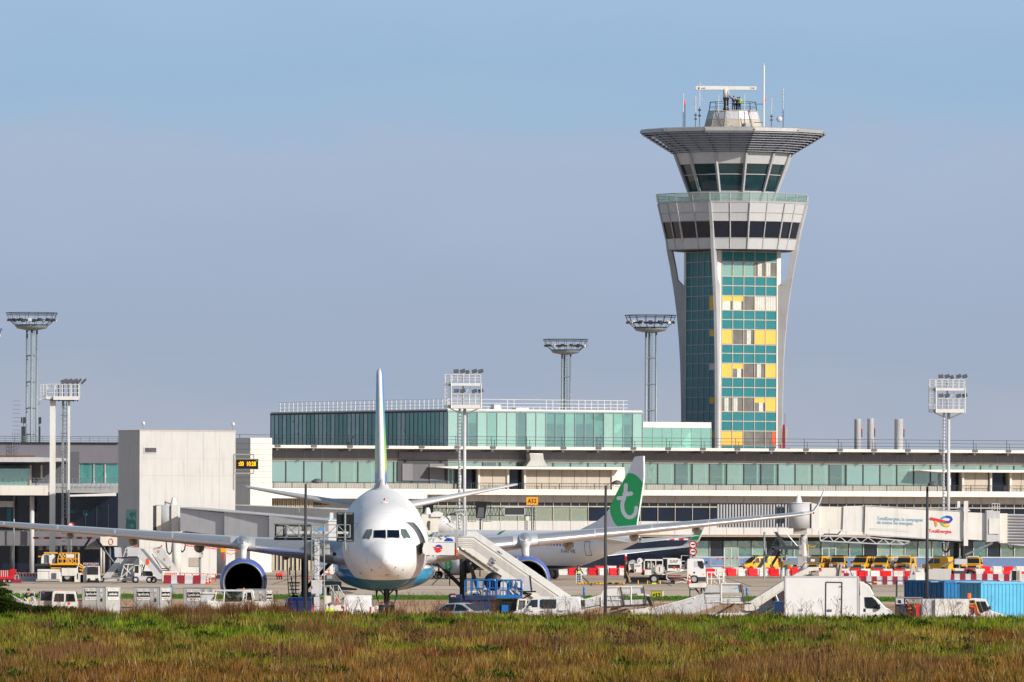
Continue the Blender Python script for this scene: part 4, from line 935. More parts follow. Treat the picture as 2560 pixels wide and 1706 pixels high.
def crv(P,n=8):
    P=[V((p[0],p[1],0)) for p in P]; T=[P[0]]+P+[P[-1]]; out=[]
    for i in range(1,len(T)-2):
        for k in range(n):
            t=k/n; a,b,c,d=T[i-1:i+3]
            q_=.5*((2*b)+(-a+c)*t+(2*a-5*b+4*c-d)*t*t+(-a+3*b-3*c+d)*t**3); out.append((q_.x,q_.y))
    out.append((P[-1].x,P[-1].y)); return out
top=crv([(1072,10),(1120,18),(1170,50),(1211,105)],5); left=crv([(990,512),(950,470),(918,400),(908,335),(925,280)],5)
G=[fq(*p) for p in top+[(1152,492)]+left+[(1000,132)]]
for sg in(1,-1): m=MB(); m.add([(sg*.116,a,z) for a,z in G],[tuple(range(len(G)))]); m.build('green_panel',M['green'],jf)
def ribbon(mb,pts,w_,fn,x):
    """flat stroke of width w_ (px) through pts (px) with round ends, mapped by fn"""
    n=len(pts)
    for i in range(n-1):
        a=V((pts[i][0],pts[i][1],0)); b=V((pts[i+1][0],pts[i+1][1],0)); d=(b-a)
        if d.length<1e-3: continue
        d.normalize(); e=V((-d.y,d.x,0))*w_/2
        q_=[fn(*(p.x,p.y)) for p in (a-e,a+e,b+e,b-e)]
        mb.add([(x+.0006*i,p[0],p[1]) for p in q_],[(0,1,2,3)])
    for i in range(n):
        c=pts[i]; q_=[fn(c[0]+w_/2*math.cos(2*PI*k/14),c[1]+w_/2*math.sin(2*PI*k/14)) for k in range(14)]
        mb.add([(x+.0003+.0004*i,p[0],p[1]) for p in q_],[tuple(range(14))])
m=MB()
stem=crv([(1056,122),(1052,180),(1040,240),(1024,300),(1032,365),(1062,408),(1100,418),(1135,395),(1152,355),(1152,330)],4)
ribbon(m,stem,36,fq,side*.13); ribbon(m,[(988,243),(1040,240)],36,fq,side*.133); ribbon(m,[(1045,207),(1103,200)],40,fq,side*.136)
m.build('letter',mat('lettergrey','#ffffff',.4,0,.03),jf,fixn=False)
def jsurf(u,v):
    a,z=fq(u,v); # correct for fuselage radius
    pl2=PL((tX-hd[1]*0-0,ty),(-hd[0],-hd[1])); st=a+20; zt,zb,w_=lerp_tab(tabJ,st); zc=h0+(zt+zb)/2; hh=(zt-zb)/2
    t=max(-.99,min(.99,(z-zc)/hh)); off=w_*math.sqrt(1-t*t);
    P2=(tX+nrm[0]*off,ty+nrm[1]*off); a2,z2=PL(P2,(-hd[0],-hd[1]))(1280+u/3.676,1180+v/3.676)
    return a2+tail_y,z2,off
nv_=Matrix.Rotation(J.rotation_euler[2],3,'Z')@V((side,0,0)); nrm=(nv_.x,nv_.y)
a0,zw,_=jsurf(553,678)
k=0; st=a0
while st>jy(7):
    zt,zb,w_=lerp_tab(tabJ,st+20); zc=h0+(zt+zb)/2; hh=(zt-zb)/2; t=(zw-zc)/hh; x=w_*math.sqrt(1-t*t)+.012
    m=MB(); m.add([(side*x,st-.12,zw-.17),(side*x,st+.12,zw-.17),(side*(x-.02),st+.12,zw+.17),(side*(x-.02),st-.12,zw+.17)],[(0,1,2,3)]); m.build('cabin_window',M['darkgrey'],J); st-=.508; k+=1
m=MB(); pts=[(672,640),(715,638),(712,700),(735,770),(682,768),(665,700),(672,640)]
V3=[(side*(jsurf(*p)[2]+.02),)+jsurf(*p)[:2] for p in pts]; m.path([V(p) for p in V3],.03,4); m.build('door_outline',M['darkgrey'],J)
a1,z1,o1=jsurf(507,732); rz=-PI/2 if side<0 else PI/2
def jwrap(yc,zc):
    def f(u,v):
        y=yc+u; z=zc+v; zt,zb,w_=lerp_tab(tabJ,y+20); c=h0+(zt+zb)/2; hh=(zt-zb)/2; t=max(-.98,min(.98,(z-c)/hh)); return V((side*(w_*math.sqrt(1-t*t)+.035),y,z))
    return f
text('registration','F-HTVB',.55,M['navy'],J,(0,0,0),fit=2.0,wrap=jwrap(a1,z1))
for st_,ch,yy in ((15.6,'a',588),(16.5,'v',588)): pass
a1,z1,o1=jsurf(-150,610)
tt=text('lettering','transavia',3.3,M['green'],J,(0,0,0),fit=14.5,bold=.06,wrap=jwrap(jy(10.9),3.82))
m=MB(); c=(side*(4.83+1.04),jy(13.6),1.45)
m.add([(c[0],c[1]+.62*math.cos(t),c[2]+.62*math.sin(t)) for t in [2*PI*k/20 for k in range(20)]],[tuple(range(20))]); m.build('engine_emblem',M['green'],J)
text('engine_letter','t',1.1,M['white'],J,(side*(4.83+1.06),jy(13.6),1.5),rot=(PI/2,0,rz),bold=.04)
class FR:
    def __init__(s,P,ang,crop=(0,0,1)): s.P=P; s.c_=math.cos(ang); s.s_=math.sin(ang); s.c=crop; s.ang=ang
    def __call__(s,u,v,off=0):
        dx,dy=un(s.c[0]+u/s.c[2],s.c[1]+v/s.c[2]); k=dx/FP
        a=(k*(s.P[1]-off*s.c_)-s.P[0]-off*s.s_)/(s.c_-k*s.s_); Y=s.P[1]+a*s.s_-off*s.c_
        return a,HE-dy*Y/FP
def rail(m,x0,x1,y,z0,z1,n,r=.03,mid=1):
    m.tube((x0,y,z1),(x1,y,z1),r,4)
    for k in range(1,mid+1): z=z0+(z1-z0)*k/(mid+1); m.tube((x0,y,z),(x1,y,z),r*.7,4)
    for i in range(n+1): x=x0+(x1-x0)*i/n; m.tube((x,y,z0),(x,y,z1),r,4)
YB=935; qa=PX(YB,140,(0,760,3.564)); qb=PX(YB,140,(0,1180,3.676))
lb=thing('pier_building','grey pier building with white terrace band and dark glazed lower storeys at the left edge','pier building',(GX(140,YB),YB,0))
def Q(m,q,a,b,c,d,y0,y1): return m.pbox(q,a,b,c,d,y0,y1)
m=MB(); Q(m,qa,-120,1240,1060,1420,.0,9); m.build('upper_wall',M['greypanel'],lb)
m=MB(); Q(m,qa,-120,1230,1062,1242,-.3,9.2); m.build('roof_edge',M['darkgrey'],lb)
m=MB(); x0,_=qa(-120,1240); x1,_=qa(1050,1240); z=qa(0,1236)[1]; rail(m,x0,x1,-.1,z,qa(0,1180)[1],14,.03,2); m.build('roof_railing',M['steel'],lb)
m=MB(); Q(m,qa,-120,1400,705,1600,.2,9); Q(m,qa,625,1318,705,1600,-.02,.2); m.build('upper_wall',M['midgrey'],lb)
for a,b in ((708,832),(840,932),(940,1052)):
    m=MB(); Q(m,qa,a,1322,b,1376,.3,.35); m.build('window',M['glasstealdark'],lb)
    m=MB(); Q(m,qa,a+5,1384,b,1600,.3,.35); m.build('window',M['glasstealdark'],lb)
m=MB(); Q(m,qb,700,-20,1082,60,3,3.2) ; Q(m,qa,705,1318,1060,1600,5,5.2); m.build('interior',M['inner'],lb)
m=MB()
for a in (704,836,936): Q(m,qa,a-3,1316,a+4,1600,.15,.34)
Q(m,qa,704,1376,836,1384,.15,.34); Q(m,qa,704,1312,1056,1320,.15,.34)
m.build('window_frame',M['greywhite'],lb)
m=MB(); m.pprism(qa,[(-120,1372),(330,1368),(600,1378),(600,1405),(330,1412),(-120,1410)],-5,.0); m.build('canopy',M['greywhite'],lb)
m=MB(); Q(m,qa,-120,1412,320,1425,-4.2,.2); m.build('canopy_beam',M['darkgrey'],lb)
m=MB(); Q(m,qa,-120,1352,330,1366,-4.4,-3); m.build('canopy_box',M['wood'],lb)
m=MB(); Q(m,qb,-120,-30,285,124,-2.2,-2.1); m.build('terrace_glazing',M['glassteal'],lb)
m=MB(); Q(m,qb,-120,-60,285,124,-1.0,-.8); Q(m,qb,125,-60,150,124,-1.5,-1.3); Q(m,qb,205,-60,235,124,-1.5,-1.3); m.build('terrace_wall',M['greypanel'],lb)
m=MB(); Q(m,qb,285,-60,300,124,-2.4,-2.0); Q(m,qb,385,-60,400,60,-2.4,-2.0); m.build('terrace_post',M['beige'],lb)
m=MB();
x0,_=qb(-60,0); x1,_=qb(1085,0); rail(m,x0,x1,-5.2,qb(0,124)[1],qb(0,60)[1],26,.025,2); m.build('terrace_railing',M['steel'],lb)
m=MB(); Q(m,qb,-120,125,462,217,-5.4,.5); m.build('terrace_band',M['warmwhite'],lb)
m=MB(); Q(m,qb,462,126,1085,190,-4.6,.5); m.build('grey_band',M['alu'],lb)
m=MB(); m.pprism(qb,[(640,212),(1085,195),(1085,222),(660,228)],-5.0,-4.4); m.build('canopy_edge',M['white'],lb)
m=MB(); Q(m,qb,-120,190,1085,540,.6,1.0); m.build('dark_glazing',M['glassnavy'],lb)
m=MB()
for a in range(-60,1080,105): Q(m,qb,a,300,a+5,530,.5,.62)
Q(m,qb,-120,318,1085,324,.5,.62); m.build('glazing_bar',M['darkgrey'],lb)
m=MB()
for a,b,c,d in ((640,355,690,380),(455,345,490,410),(760,350,800,400),(60,330,100,470)): Q(m,qb,a,b,c,d,.55,.6)
m.build('teal_patch',M['tealdark'],lb)  # teal rectangles laid over the dark glazing
m=MB(); Q(m,qb,0,270,130,325,-.6,.5); m.build('upper_grey_panel',M['alu'],lb)
m=MB(); Q(m,qb,-120,545,1080,680,-1,1); m.build('lower_grey_panel',M['greypanel'],lb)
m=MB(); Q(m,qb,-120,680,1080,1000,1.5,1.8); m.build('dark_ground_floor',M['glassnavy'],lb)
m=MB()
for a,b,c in ((420,525,16),(585,665,16),(705,730,16),(350,385,20),(770,910,14)):
    for k in range(2): Q(m,qb,a,688+k*c,b,688+k*c+9,1.3,1.4)
m.build('lit_strip',M['white'],lb)
for a,b,mt in ((132,145,'steel'),(282,326,'greywhite'),(560,580,'midgrey'),(1010,1030,'midgrey'),(100,140,'darkgrey'),(930,948,'greywhite'),(950,975,'beige')):
    m=MB(); xa,_=qb(a,0); xb,_=qb(b,0); top=qb(0,225 if a in(132,282) else 680)[1]; m.smooth=True; m.tube(((xa+xb)/2,-1.8,0),((xa+xb)/2,-1.8,top),(xb-xa)/2,14); m.build('column',M[mt],lb)
m=MB(); Q(m,qb,930,595,1080,678,-2.2,-1.1); m.build('white_box',M['warmwhite'],lb)
m=MB(); c=qb(1027,642); m.ring((0,0,0),.3,.04) if False else None
pts=[(c[0]+.22*math.cos(2*PI*k/16),-2.23,c[1]+.32*math.sin(2*PI*k/16)) for k in range(17)]; m.path(pts,.035,4); m.build('round_mark',M['red'],lb)
m=MB(); xa,_=qa(120,0); xb,_=qa(185,0)
for i in range(14): z=qa(0,1345)[1]+i*.45; m.path([(xa,-.2,z),(xa+.1,-.7,z),(xb-.1,-.7,z),(xb,-.2,z)],.022,4)
for t in (0,.33,.66,1): m.tube((xa+(xb-xa)*t,-.6,qa(0,1345)[1]),(xa+(xb-xa)*t,-.6,qa(0,1140)[1]),.022,4)
m.build('ladder_cage',M['steel'],lb)
hg=thing('height_gauge','red and white striped overhead bar on slanted grey struts before the pier','height bar',(GX(160,905),905,0)); q=PX(905,160,(0,1340,7.353))
segs=[(610,710),(710,815),(815,920),(920,1020),(1020,1130),(1140,1230),(1230,1325),(1325,1415),(1415,1510),(1510,1600),(1600,1690),(1690,1785)]
for k,(a,b) in enumerate(segs): m=MB(); m.pbox(q,a,20,b,58,-.12,.12); m.build('bar',M['red'] if k%2==0 else M['white'],hg)
m=MB(); m.ppath(q,[(1650,55),(1470,330)],.13,0); m.ppath(q,[(1775,55),(2080,480)],.13,0); m.ppath(q,[(1650,58),(1400,420)],.05,.5); m.build('strut',M['darksteel'],hg)
CX_,CY_=GX(348,885),885.0
bx=thing('concrete_block','tall windowless cream block with grey left side standing in front of the terminal','building',(CX_,CY_,0),AL)
F=FR((CX_,CY_),AL); wd=F(588,1300)[0]; hz=F(348,1078)[1]
k=un(295,1300)[0]/FP; dd=(k*CY_-CX_)/(-sA-k*cA)
m=MB(); m.box(0,wd,0,dd,0,hz); m.build('wall',M['cream'],bx)
m=MB(); m.box(-.03,wd+.03,-.03,dd,hz,hz+.12); m.build('roof_cap',M['beige'],bx)
Fz=FR((CX_,CY_),AL,(0,760,3.564))
m=MB(); a=Fz(1282,1278); b=Fz(1398,1335); m.box(a[0],b[0],-.06,-.0,b[1],a[1]); vt=m.build('vent',M['greywhite'],bx)
m=MB()
for i in range(8): z=b[1]+.12+(a[1]-b[1]-.2)*i/8; m.box(a[0]+.1,b[0]-.1,-.09,-.065,z,z+.09)
m.build('slat',M['midgrey'],vt)
m=MB(); a=Fz(1240,1527); m.box(0,wd,-.012,0,a[1]-.03,a[1])
for i in range(1,6): m.box(wd*i/6-.008,wd*i/6+.008,-.008,0,0,hz)
m.box(0,wd,-.008,0,4.9,4.92); m.box(0,wd,-.008,0,12.2,12.22); m.build('joint',M['beige'],bx)
m=MB(); Fb=FR((CX_,CY_),AL,(0,1180,3.676)); zt1=F(348,1275)[1]; m.box(-.04,-.0,dd*.15,dd*.62,F(348,1324)[1],zt1); m.build('side_window',M['glasstealdark'],bx)
m=MB(); m.box(-.045,-.02,dd*.1,dd*.65,F(348,1324)[1]-.1,F(348,1324)[1]); m.build('sill',M['greywhite'],bx)
for px_ in (1265,2065):
    a=Fz(px_,1130); o=thing('roof_camera','small roof camera on a short post, %s end of the windowless block'%('left' if px_<1500 else 'right'),'camera',(bx.matrix_world@V((0,0,0))).to_tuple()); o.location=(CX_+a[0]*cA-.3*sA*-1,CY_+a[0]*sA+.3*cA,hz+.12)
    m=MB(); m.tube((0,0,0),(0,0,.55),.05,6); m.build('post',M['steel'],o); m=MB(); m.smooth=True; m.lathe([(0,.45),(.16,.5),(.18,.75),(.1,.85),(0,.87)],n=10); m.build('housing',M['white'],o)
def colm(x,Y,w,ytop,label,mt='warmwhite'):
    o=thing('bridge_column',label,'column',(GX(x,Y),Y,0)); z=W(x,ytop,Y).z; m=MB(); m.smooth=True; m.tube((0,0,0),(0,0,z),w*Y/FP/2,20); m.build('shaft',M[mt],o); m=MB(); m.lathe([(w*Y/FP*.62,0),(w*Y/FP*.62,.25),(w*Y/FP*.5,.3)],n=20); m.build('base',M['concrete'],o); return o
colm(553,872,23,1345,'round cream column under the jet bridge nearest the left engine'); colm(441,866,22,1345,'round cream column under the jet bridge beside the two boarding stairs');
o=thing('wall_cabinet','beige electrical cabinet on the wall under the grey jet bridge','cabinet',(GX(484,868),868,W(484,1418,868).z)); m=MB(); m.box(-.5,.5,-.3,.25,0,.95); m.build('box',M['concrete'],o,bevel=.03); m=MB(); m.box(-.45,.45,-.32,-.3,.05,.9); m.build('door',M['beige'],o)
o=thing('service_pipe','grey vertical service pipe with a junction box under the grey jet bridge','pipe',(GX(500,868),868,0)); m=MB(); m.tube((0,0,0),(0,0,W(500,1365,868).z),.13,10); m.build('pipe',M['galv'],o); m=MB(); m.cbox((.08,-.15,2.4),(.4,.3,.5)); m.build('junction_box',M['greywhite'],o)
o=thing('fire_hose_box','yellow hose box with red fitting hanging on the cream column','hose box',(GX(558,860),860,2.7)); m=MB(); m.box(-.27,.27,-.25,.2,0,.62); m.build('box',M['yellow'],o,bevel=.03); m=MB(); m.tube((.02,-.1,0),(.05,-.1,-.8),.09,6); m.build('fitting',M['brightred'],o)
ck=thing('clock_sign','black digital sign with amber digits reading ten twenty eight beside the windowless block','clock sign',(GX(617,880),880,W(617,1172,880).z))
q=PX(880,617,(540,1120,7.353)); z0_=ck.location.z
m=MB(); hw=27.5*880/FP; hh_=23*880/FP; m.box(-hw,hw,-.2,.2,0,hh_); m.build('panel',M['black'],ck); m=MB(); m.box(-hw-.06,hw+.06,-.12,.22,-.08,0); m.box(-hw-.06,hw+.06,-.12,.22,hh_,hh_+.07); m.tube((-hw-.3,0,hh_+.5),(hw*.6,0,hh_+.5),.07,5); m.tube((-hw-.3,0,-.5),(hw*.6,0,-.5),.07,5); m.tube((hw*.6,0,-.5),(hw*.6,0,-.1),.06,5); m.tube((hw*.6,0,hh_),(hw*.6,0,hh_+.5),.06,5); m.tube((-hw-.25,0,-2.2),(-hw-.25,0,hh_+.5),.09,5); m.build('bracket',M['concrete'],ck)
text('digits',':00  10:28',.62,M['ledamber'],ck,(0,-.22,hh_/2),sx=.72,ext=.004,bold=.012)
m=MB(); m.cbox((hw-.15,-.22,hh_-.15),(.12,.03,.12)); m.build('green_lamp',M['green'],ck)
YW=955; wx=GX(625,YW); wb=thing('white_block','white panelled block between the cream windowless block and the terminal','building',(wx,YW,0),AL)
F2=FR((wx,YW),AL); w2=F2(680,1150)[0]; h2=F2(640,1095)[1]; zb_=F2(640,1222)[1]
m=MB(); m.box(0,w2,0,6,0,h2); m.build('wall',M['warmwhite'],wb)
m=MB()
for i in range(1,9): z=zb_+(h2-zb_)*i/9; m.box(-.012,w2,-.012,.0,z-.012,z+.012); m.box(-.012,0,0,5,z-.012,z+.012)
m.build('joint',M['midgrey'],wb)
m=MB(); a=TU(590,1232,4)[0]; b=TU(1068,1232,4)[0]; zA_=TU(700,1221,4)[1]; zB2=TU(700,1246,4)[1]; m.box(a,b,-4,-.3,zB2,zA_); m.build('white_fascia',M['white'],tb)
m=MB(); a=TU(600,1250,2.5)[0]; b=TU(784,1250,2.5)[0]; zB2=TU(700,1285,2.5)[1]; zA_=TU(700,1232,2.5)[1]; n=int((b-a)/.28)
for i in range(n): x=a+(b-a)*i/n; m.box(x,x+.17,-2.5-.06*(i%2),-2.3,zB2,zA_)
m.build('slatted_screen',M['slat'],tb)
m=MB(); a=TU(590,1400,1)[0]; b=TU(800,1400,1)[0]; n=int((b-a)/.5)
for i in range(n): x=a+(b-a)*i/n; m.box(x,x+(.2 if i%3 else .3),-1,-.9,0,TU(700,1368,1)[1])
m.build('ground_screen',M['slat'],tb); m=MB(); m.box(a,b,-.85,-.8,0,TU(700,1368,1)[1]); m.build('screen_backing',M['darkgrey'],tb)
def pt3(x,y,Y): return W(x,y,Y)
def tunnel(root,name,mt,x0,y0t,y0b,Y0,x1,y1t,y1b,Y1,depth,ribs=0,sub=None):
    """box tunnel between two pixel stations; depth = width away from us"""
    b=root.location; m=MB(); A=[pt3(x0,y0b,Y0),pt3(x0,y0t,Y0)]; B=[pt3(x1,y1b,Y1),pt3(x1,y1t,Y1)]
    d=(B[0]-A[0]); d.z=0; d.normalize(); n=V((-d.y,d.x,0))*depth
    ring=lambda P:[P[0]-b,P[1]-b,P[1]+n-b,P[0]+n-b]
    m.loft([ring(A),ring(B)]); o=m.build(name,mt,root,bevel=.04)
    if ribs:
        m=MB()
        for i in range(ribs+1):
            t=i/ribs; P=[A[j].lerp(B[j],t) for j in (0,1)]; m.tube(P[0]-b-n*.01,P[1]-b-n*.01,.05,4)
        m.build('rib',sub or mt,o)
    return o
jb=thing('jet_bridge','grey telescopic jet bridge sloping right from the windowless block behind the left wing','jet bridge',(GX(440,872),872,0))
tunnel(jb,'tunnel',M['tunnelgrey'],450,1271,1327,868,560,1283,1342,866,3)
tunnel(jb,'tunnel',M['tunnelgrey'],560,1280,1344,865.6,672,1292,1350,863.5,3.4)
tunnel(jb,'tunnel',M['tunnelgrey'],672,1289,1357,863,822,1303,1366,860,3.8)
tunnel(jb,'roof_strip',M['greywhite'],450,1268,1271.5,867.8,822,1300,1303.5,859.8,3.9)
tunnel(jb,'floor_beam',M['darkgrey'],455,1329,1333,868,672,1352,1357,863.5,3)
qj=PX(870,440,(0,1180,3.676))
m=MB(); m.pbox(qj,1410,310,1440,540,-1,1.5); m.build('bellows',M['darkgrey'],jb)
m=MB(); m.pbox(qj,1440,310,1505,545,-.8,1.5); m.pbox(qj,1580,300,1640,550,-1.2,1.8); m.build('rotunda_wall',M['warmwhite'],jb)
m=MB(); m.smooth=True; a=qj(1545,550); b=qj(1545,305); m.tube((a[0],.3,a[1]),(a[0],.3,b[1]),1.3,24); m.build('rotunda',M['greywhite'],jb)
m=MB(); m.smooth=True; c=qj(1595,300); m.lathe([(.34,0),(.33,.2),(.28,.24),(.25,.42),(.14,.7),(0,.73)],c=(c[0],.3,c[1]),n=18); m.build('roof_ventilator',M['white'],jb)
m=MB();
for x,y in ((1530,700),(1650,680)):
    a=qj(x,640); b=qj(x+60,640); mid=qj(x+30,y+60); m.path([(a[0],-1,a[1]),(a[0]+.1,-1,mid[1]+.3),(mid[0],-1,mid[1]),(b[0]-.1,-1,mid[1]+.3),(b[0],-1,b[1])],.07,6)
m.build('cable_loop',M['black'],jb)
qk=PX(790,440,(660,1250,7.353))
for x in (828,):
    m=MB(); P=pt3(x,1282,861)-jb.location; Pb=pt3(x,1340,861)-jb.location; m.box(P.x-.13,P.x+.13,P.y-.3,P.y,.3,P.z); m.box(P.x-.13,P.x+.13,P.y+3.7,P.y+4,.3,P.z); lf=m.build('lift_column',M['white'],jb)
    m=MB(); m.box(P.x-1.2,P.x+1.2,P.y-.6,P.y+4.4,.4,.9); m.build('wheel_frame',M['gsewhite'],lf)
    for dx in (-.7,.7): wheel(lf,'wheel',(P.x+dx,P.y,.45),.45,.35,'Y' if False else 'X')
j2=thing('jet_bridge','cream jet bridge with part of a blue and red emblem, behind the grey one','jet bridge',(GX(600,915),915,0))
tunnel(j2,'tunnel',M['warmwhite'],560,1262,1330,915,748,1270,1345,905,3)
tunnel(j2,'tunnel',M['warmwhite'],748,1269,1352,904,905,1277,1358,892,3.4)
qd=PX(912,600,(0,1180,3.676)); m=MB(); m.smooth=True; a=qd(2020,375); b=qd(2020,310); m.tube((a[0],.5,a[1]-2),(a[0],.5,b[1]),1.15,24); m.build('rotunda',M['greywhite'],j2)
m=MB(); m.smooth=True; m.lathe([(.34,0),(.33,.15),(.3,.2),(.25,.45),(.14,.66),(0,.68)],c=(qd(1998,300)[0],.4,qd(1998,312)[1]),n=16); m.build('roof_ventilator',M['white'],j2)
def blob(pts,Y,root,name,mt,y=-.0,crop=(660,1250,7.353)):
    q_=[W(crop[0]+u/crop[2],crop[1]+v/crop[2],Y)-root.location for u,v in pts]; m=MB(); m.poly([(p.x,p.y,p.z) for p in q_]); return m.build(name,mt,root)
blob([(925,330),(1000,338),(1110,360),(1000,352),(940,356)],902,j2,'emblem',M['logored'])
blob([(1110,365)]+[(1220+110*math.cos(PI-PI*k/14),385-78*math.sin(PI*k/14)) for k in range(15)]+[(1275,365)]+[(1220+62*math.cos(PI*k/10),385-34*math.sin(PI*k/10)) for k in range(11)],895,j2,'emblem',M['skyblue'])
blob([(970,560)]+[(1030+62*math.cos(PI-PI*k/10),560-55*math.sin(PI*k/10)) for k in range(11)],859,jb,'emblem',M['skyblue'])
o=thing('hose_cradle','orange red slanted cable ladder below the grey jet bridge','cable carrier',(GX(500,862),862,0)); q=PX(862,500,(300,1340,7.353))
m=MB(); m.ppath(q,[(1190,178),(1850,250),(2200,275)],.05,0); m.ppath(q,[(1190,150),(1850,225)],.04,.3);
for i in range(8): u=1240+i*80; m.ppath(q,[(u,158+i*8,),(u,182+i*9)],.03,.1)
m.build('ladder',M['orange'],o); m=MB(); m.ppath(q,[(1935,280),(1960,320),(2040,340),(2110,320),(2140,265)],.045,0); m.build('hose',M['hose'],o)
j3=thing('jet_bridge_cab','white round jet bridge cab with dome ventilator just right of the open aircraft door','jet bridge',(GX(1075,860),860,0)); q=PX(860,1075,(1020,1230,7.353))
m=MB(); m.pbox(q,250,415,560,745,-1,2); m.build('tunnel',M['warmwhite'],j3)
m=MB(); m.smooth=True; a=q(605,750); b=q(605,440); m.tube((a[0],.5,a[1]),(a[0],.5,b[1]),1.0,22); m.build('rotunda',M['greywhite'],j3)
m=MB(); m.pprism(q,[(420,400),(490,362),(570,362),(650,395),(625,455),(560,460),(420,460)],-1.2,1.8); m.build('hood',M['white'],j3)
m=MB(); m.smooth=True; c=q(360,410); m.lathe([(.34,0),(.33,.15),(.3,.2),(.25,.45),(.14,.66),(0,.68)],c=(c[0],.4,c[1]),n=16); m.build('roof_ventilator',M['white'],j3)
m=MB(); m.pprism(q,[(360,560),(375,535),(405,535),(415,560),(410,700),(385,705),(355,620)],-1.06,-.98); m.build('window',M['darkgrey'],j3)
m=MB();
for i in range(8): m.pbox(q,382,570+i*16,410,576+i*16,-1.1,-1.06)
m.build('slat',M['slat'],j3)
YR=905; jr=thing('jet_bridge','long white jet bridge carrying a multicoloured energy advertisement, at the right','jet bridge',(GX(2000,YR),YR,0)); q=PX(YR,2000,(1920,1180,3.676))
qc=PX(YR,2000,(1280,1180,3.676))
m=MB(); x=1890
m.pbox(qc,1890,305,2545,512,.35,3); m.build('corridor',M['midgrey'],jr)
m=MB()
while x<2540:
    m.pbox(qc,x,300,x+14,515,.2,.36); x+=27
m.build('corrugation',M['tunnelgrey'],jr)
m=MB(); m.pbox(q,85,322,150,470,.1,.25); m.build('corridor_window',M['glassdark'],jr)
m=MB(); m.pbox(q,82,318,154,330,.05,.3); m.pbox(q,115,322,119,500,.05,.3); m.build('window_frame',M['midgrey'],jr)
m=MB(); m.smooth=True; a=q(295,520); b=q(295,292); rr=q(400,0)[0]-q(295,0)[0]; m.tube((a[0],rr*.6,a[1]),(a[0],rr*.6,b[1]),rr,32); m.build('rotunda',M['tunnelgrey'],jr)
m=MB(); m.smooth=True; m.tube((a[0],rr*.6,b[1]),(a[0],rr*.6,b[1]+.12),rr*1.03,32); m.lathe([(.38,0),(.37,.2),(.33,.25),(.28,.5),(.15,.76),(0,.8)],c=(q(283,0)[0],rr*.6,b[1]+.1),n=18); m.build('roof_ventilator',M['white'],jr)
m=MB(); m.pbox(q,240,520,358,572,.0,2.2); m.build('rotunda_base',M['concrete'],jr)
m=MB(); m.smooth=True; m.tube((q(335,0)[0],.8,.0),(q(335,0)[0],.8,q(0,575)[1]),.36,18); m.build('pillar',M['greywhite'],jr)
m=MB(); m.pprism(q,[(400,285),(470,300),(470,525),(400,520)],-.1,2.8); m.build('tunnel_collar',M['white'],jr)
m=MB(); m.pprism(q,[(472,318),(692,322),(680,530),(472,520)],.25,2.6); m.build('tunnel',M['warmwhite'],jr)
m=MB(); m.pprism(q,[(695,316),(888,312),(880,552),(685,545)],.05,2.8); m.build('tunnel',M['white'],jr)
m=MB(); m.pprism(q,[(893,308),(1795,362),(1795,632),(885,575)],-.2,3.0); m.build('tunnel',M['white'],jr,bevel=.03)
m=MB(); m.pprism(q,[(893,305),(1795,359),(1795,366),(893,312)],-.28,3.1); m.pprism(q,[(910,572),(1790,626),(1790,640),(910,584)],-.28,3.1); m.build('edge_beam',M['tunnelgrey'],jr)
m=MB(); m.pprism(q,[(950,592),(1790,640),(1790,655),(950,605)],0,2.8); m.build('underframe',M['darkgrey'],jr)
m=MB(); m.pprism(q,[(1840,372),(2008,380),(2005,632),(1838,622)],.1,2.8); m.build('tunnel',M['white'],jr)
m=MB(); m.pprism(q,[(1716,362),(1760,330),(1830,328),(1862,362)],.2,2.2); m.build('lift_hood',M['white'],jr)
m=MB(); m.pbox(q,2008,352,2072,645,-.3,2.8); m.pbox(q,2072,360,2130,640,-.25,2.8); m.build('cabinet',M['greywhite'],jr)
m=MB(); m.pbox(q,2030,430,2120,570,-.4,-.26); m.build('cabinet_door',M['white'],jr)
m=MB(); m.pbox(q,2130,382,2200,655,.1,2.8); m.build('tunnel',M['warmwhite'],jr)
m=MB(); m.pprism(q,[(2200,388),(2500,392),(2500,700),(2200,664)],.6,3); m.build('tunnel',M['tunnelgrey'],jr)
m=MB(); y=400
while y<670: m.pprism(q,[(2205,y),(2500,y+4),(2500,y+18),(2205,y+12)],.5,.62); y+=27
m.build('corrugation',M['greypanel'],jr)
m=MB(); m.pbox(q,1798,268,1836,680,-.55,-.2); m.pbox(q,1752,270,1778,355,2.8,3.2); lc=m.build('lift_column',M['white'],jr)
m=MB(); a=q(1792,680); b=q(1792,800); m.tube((a[0],-.35,a[1]),(a[0],-.35,b[1]-1),.3,12); a=q(1742,680); m.tube((a[0],2.9,a[1]+.3),(a[0],2.9,b[1]-1),.3,12); m.build('lift_leg',M['black'],lc)
m=MB(); m.pbox(q,1712,800,1828,850,-.7,.3); m.build('drive_box',M['greywhite'],lc)
m=MB(); m.cbox((q(1765,0)[0],1.2,.55),(3.4,4.2,.5)); m.build('wheel_frame',M['darkgrey'],lc);
for dx in(-1.1,1.1):
    for y in (-.7,3.1): wheel(lc,'wheel',(q(1765,0)[0]+dx,y,.5),.5,.4,'Y')
m=MB(); m.pbox(q,1772,850,1820,868,-1.0,-.7); m.build('yellow_marking',M['yellow'],lc)
m=MB(); m.ppath(q,[(468,585),(950,605),(1300,640)],.07,-.6); m.ppath(q,[(480,635),(1000,662),(1250,666)],.07,-.6);
zz_=[(480,635),(560,590),(600,642),(660,596),(720,648),(790,600),(850,655),(915,604),(1000,664),(1060,614),(1110,664),(1170,625),(1250,668),(1300,640)]
m.ppath(q,zz_,.05,-.6); m.ppath(q,[(465,540),(480,635)],.07,-.6); m.build('truss',M['greywhite'],jr)
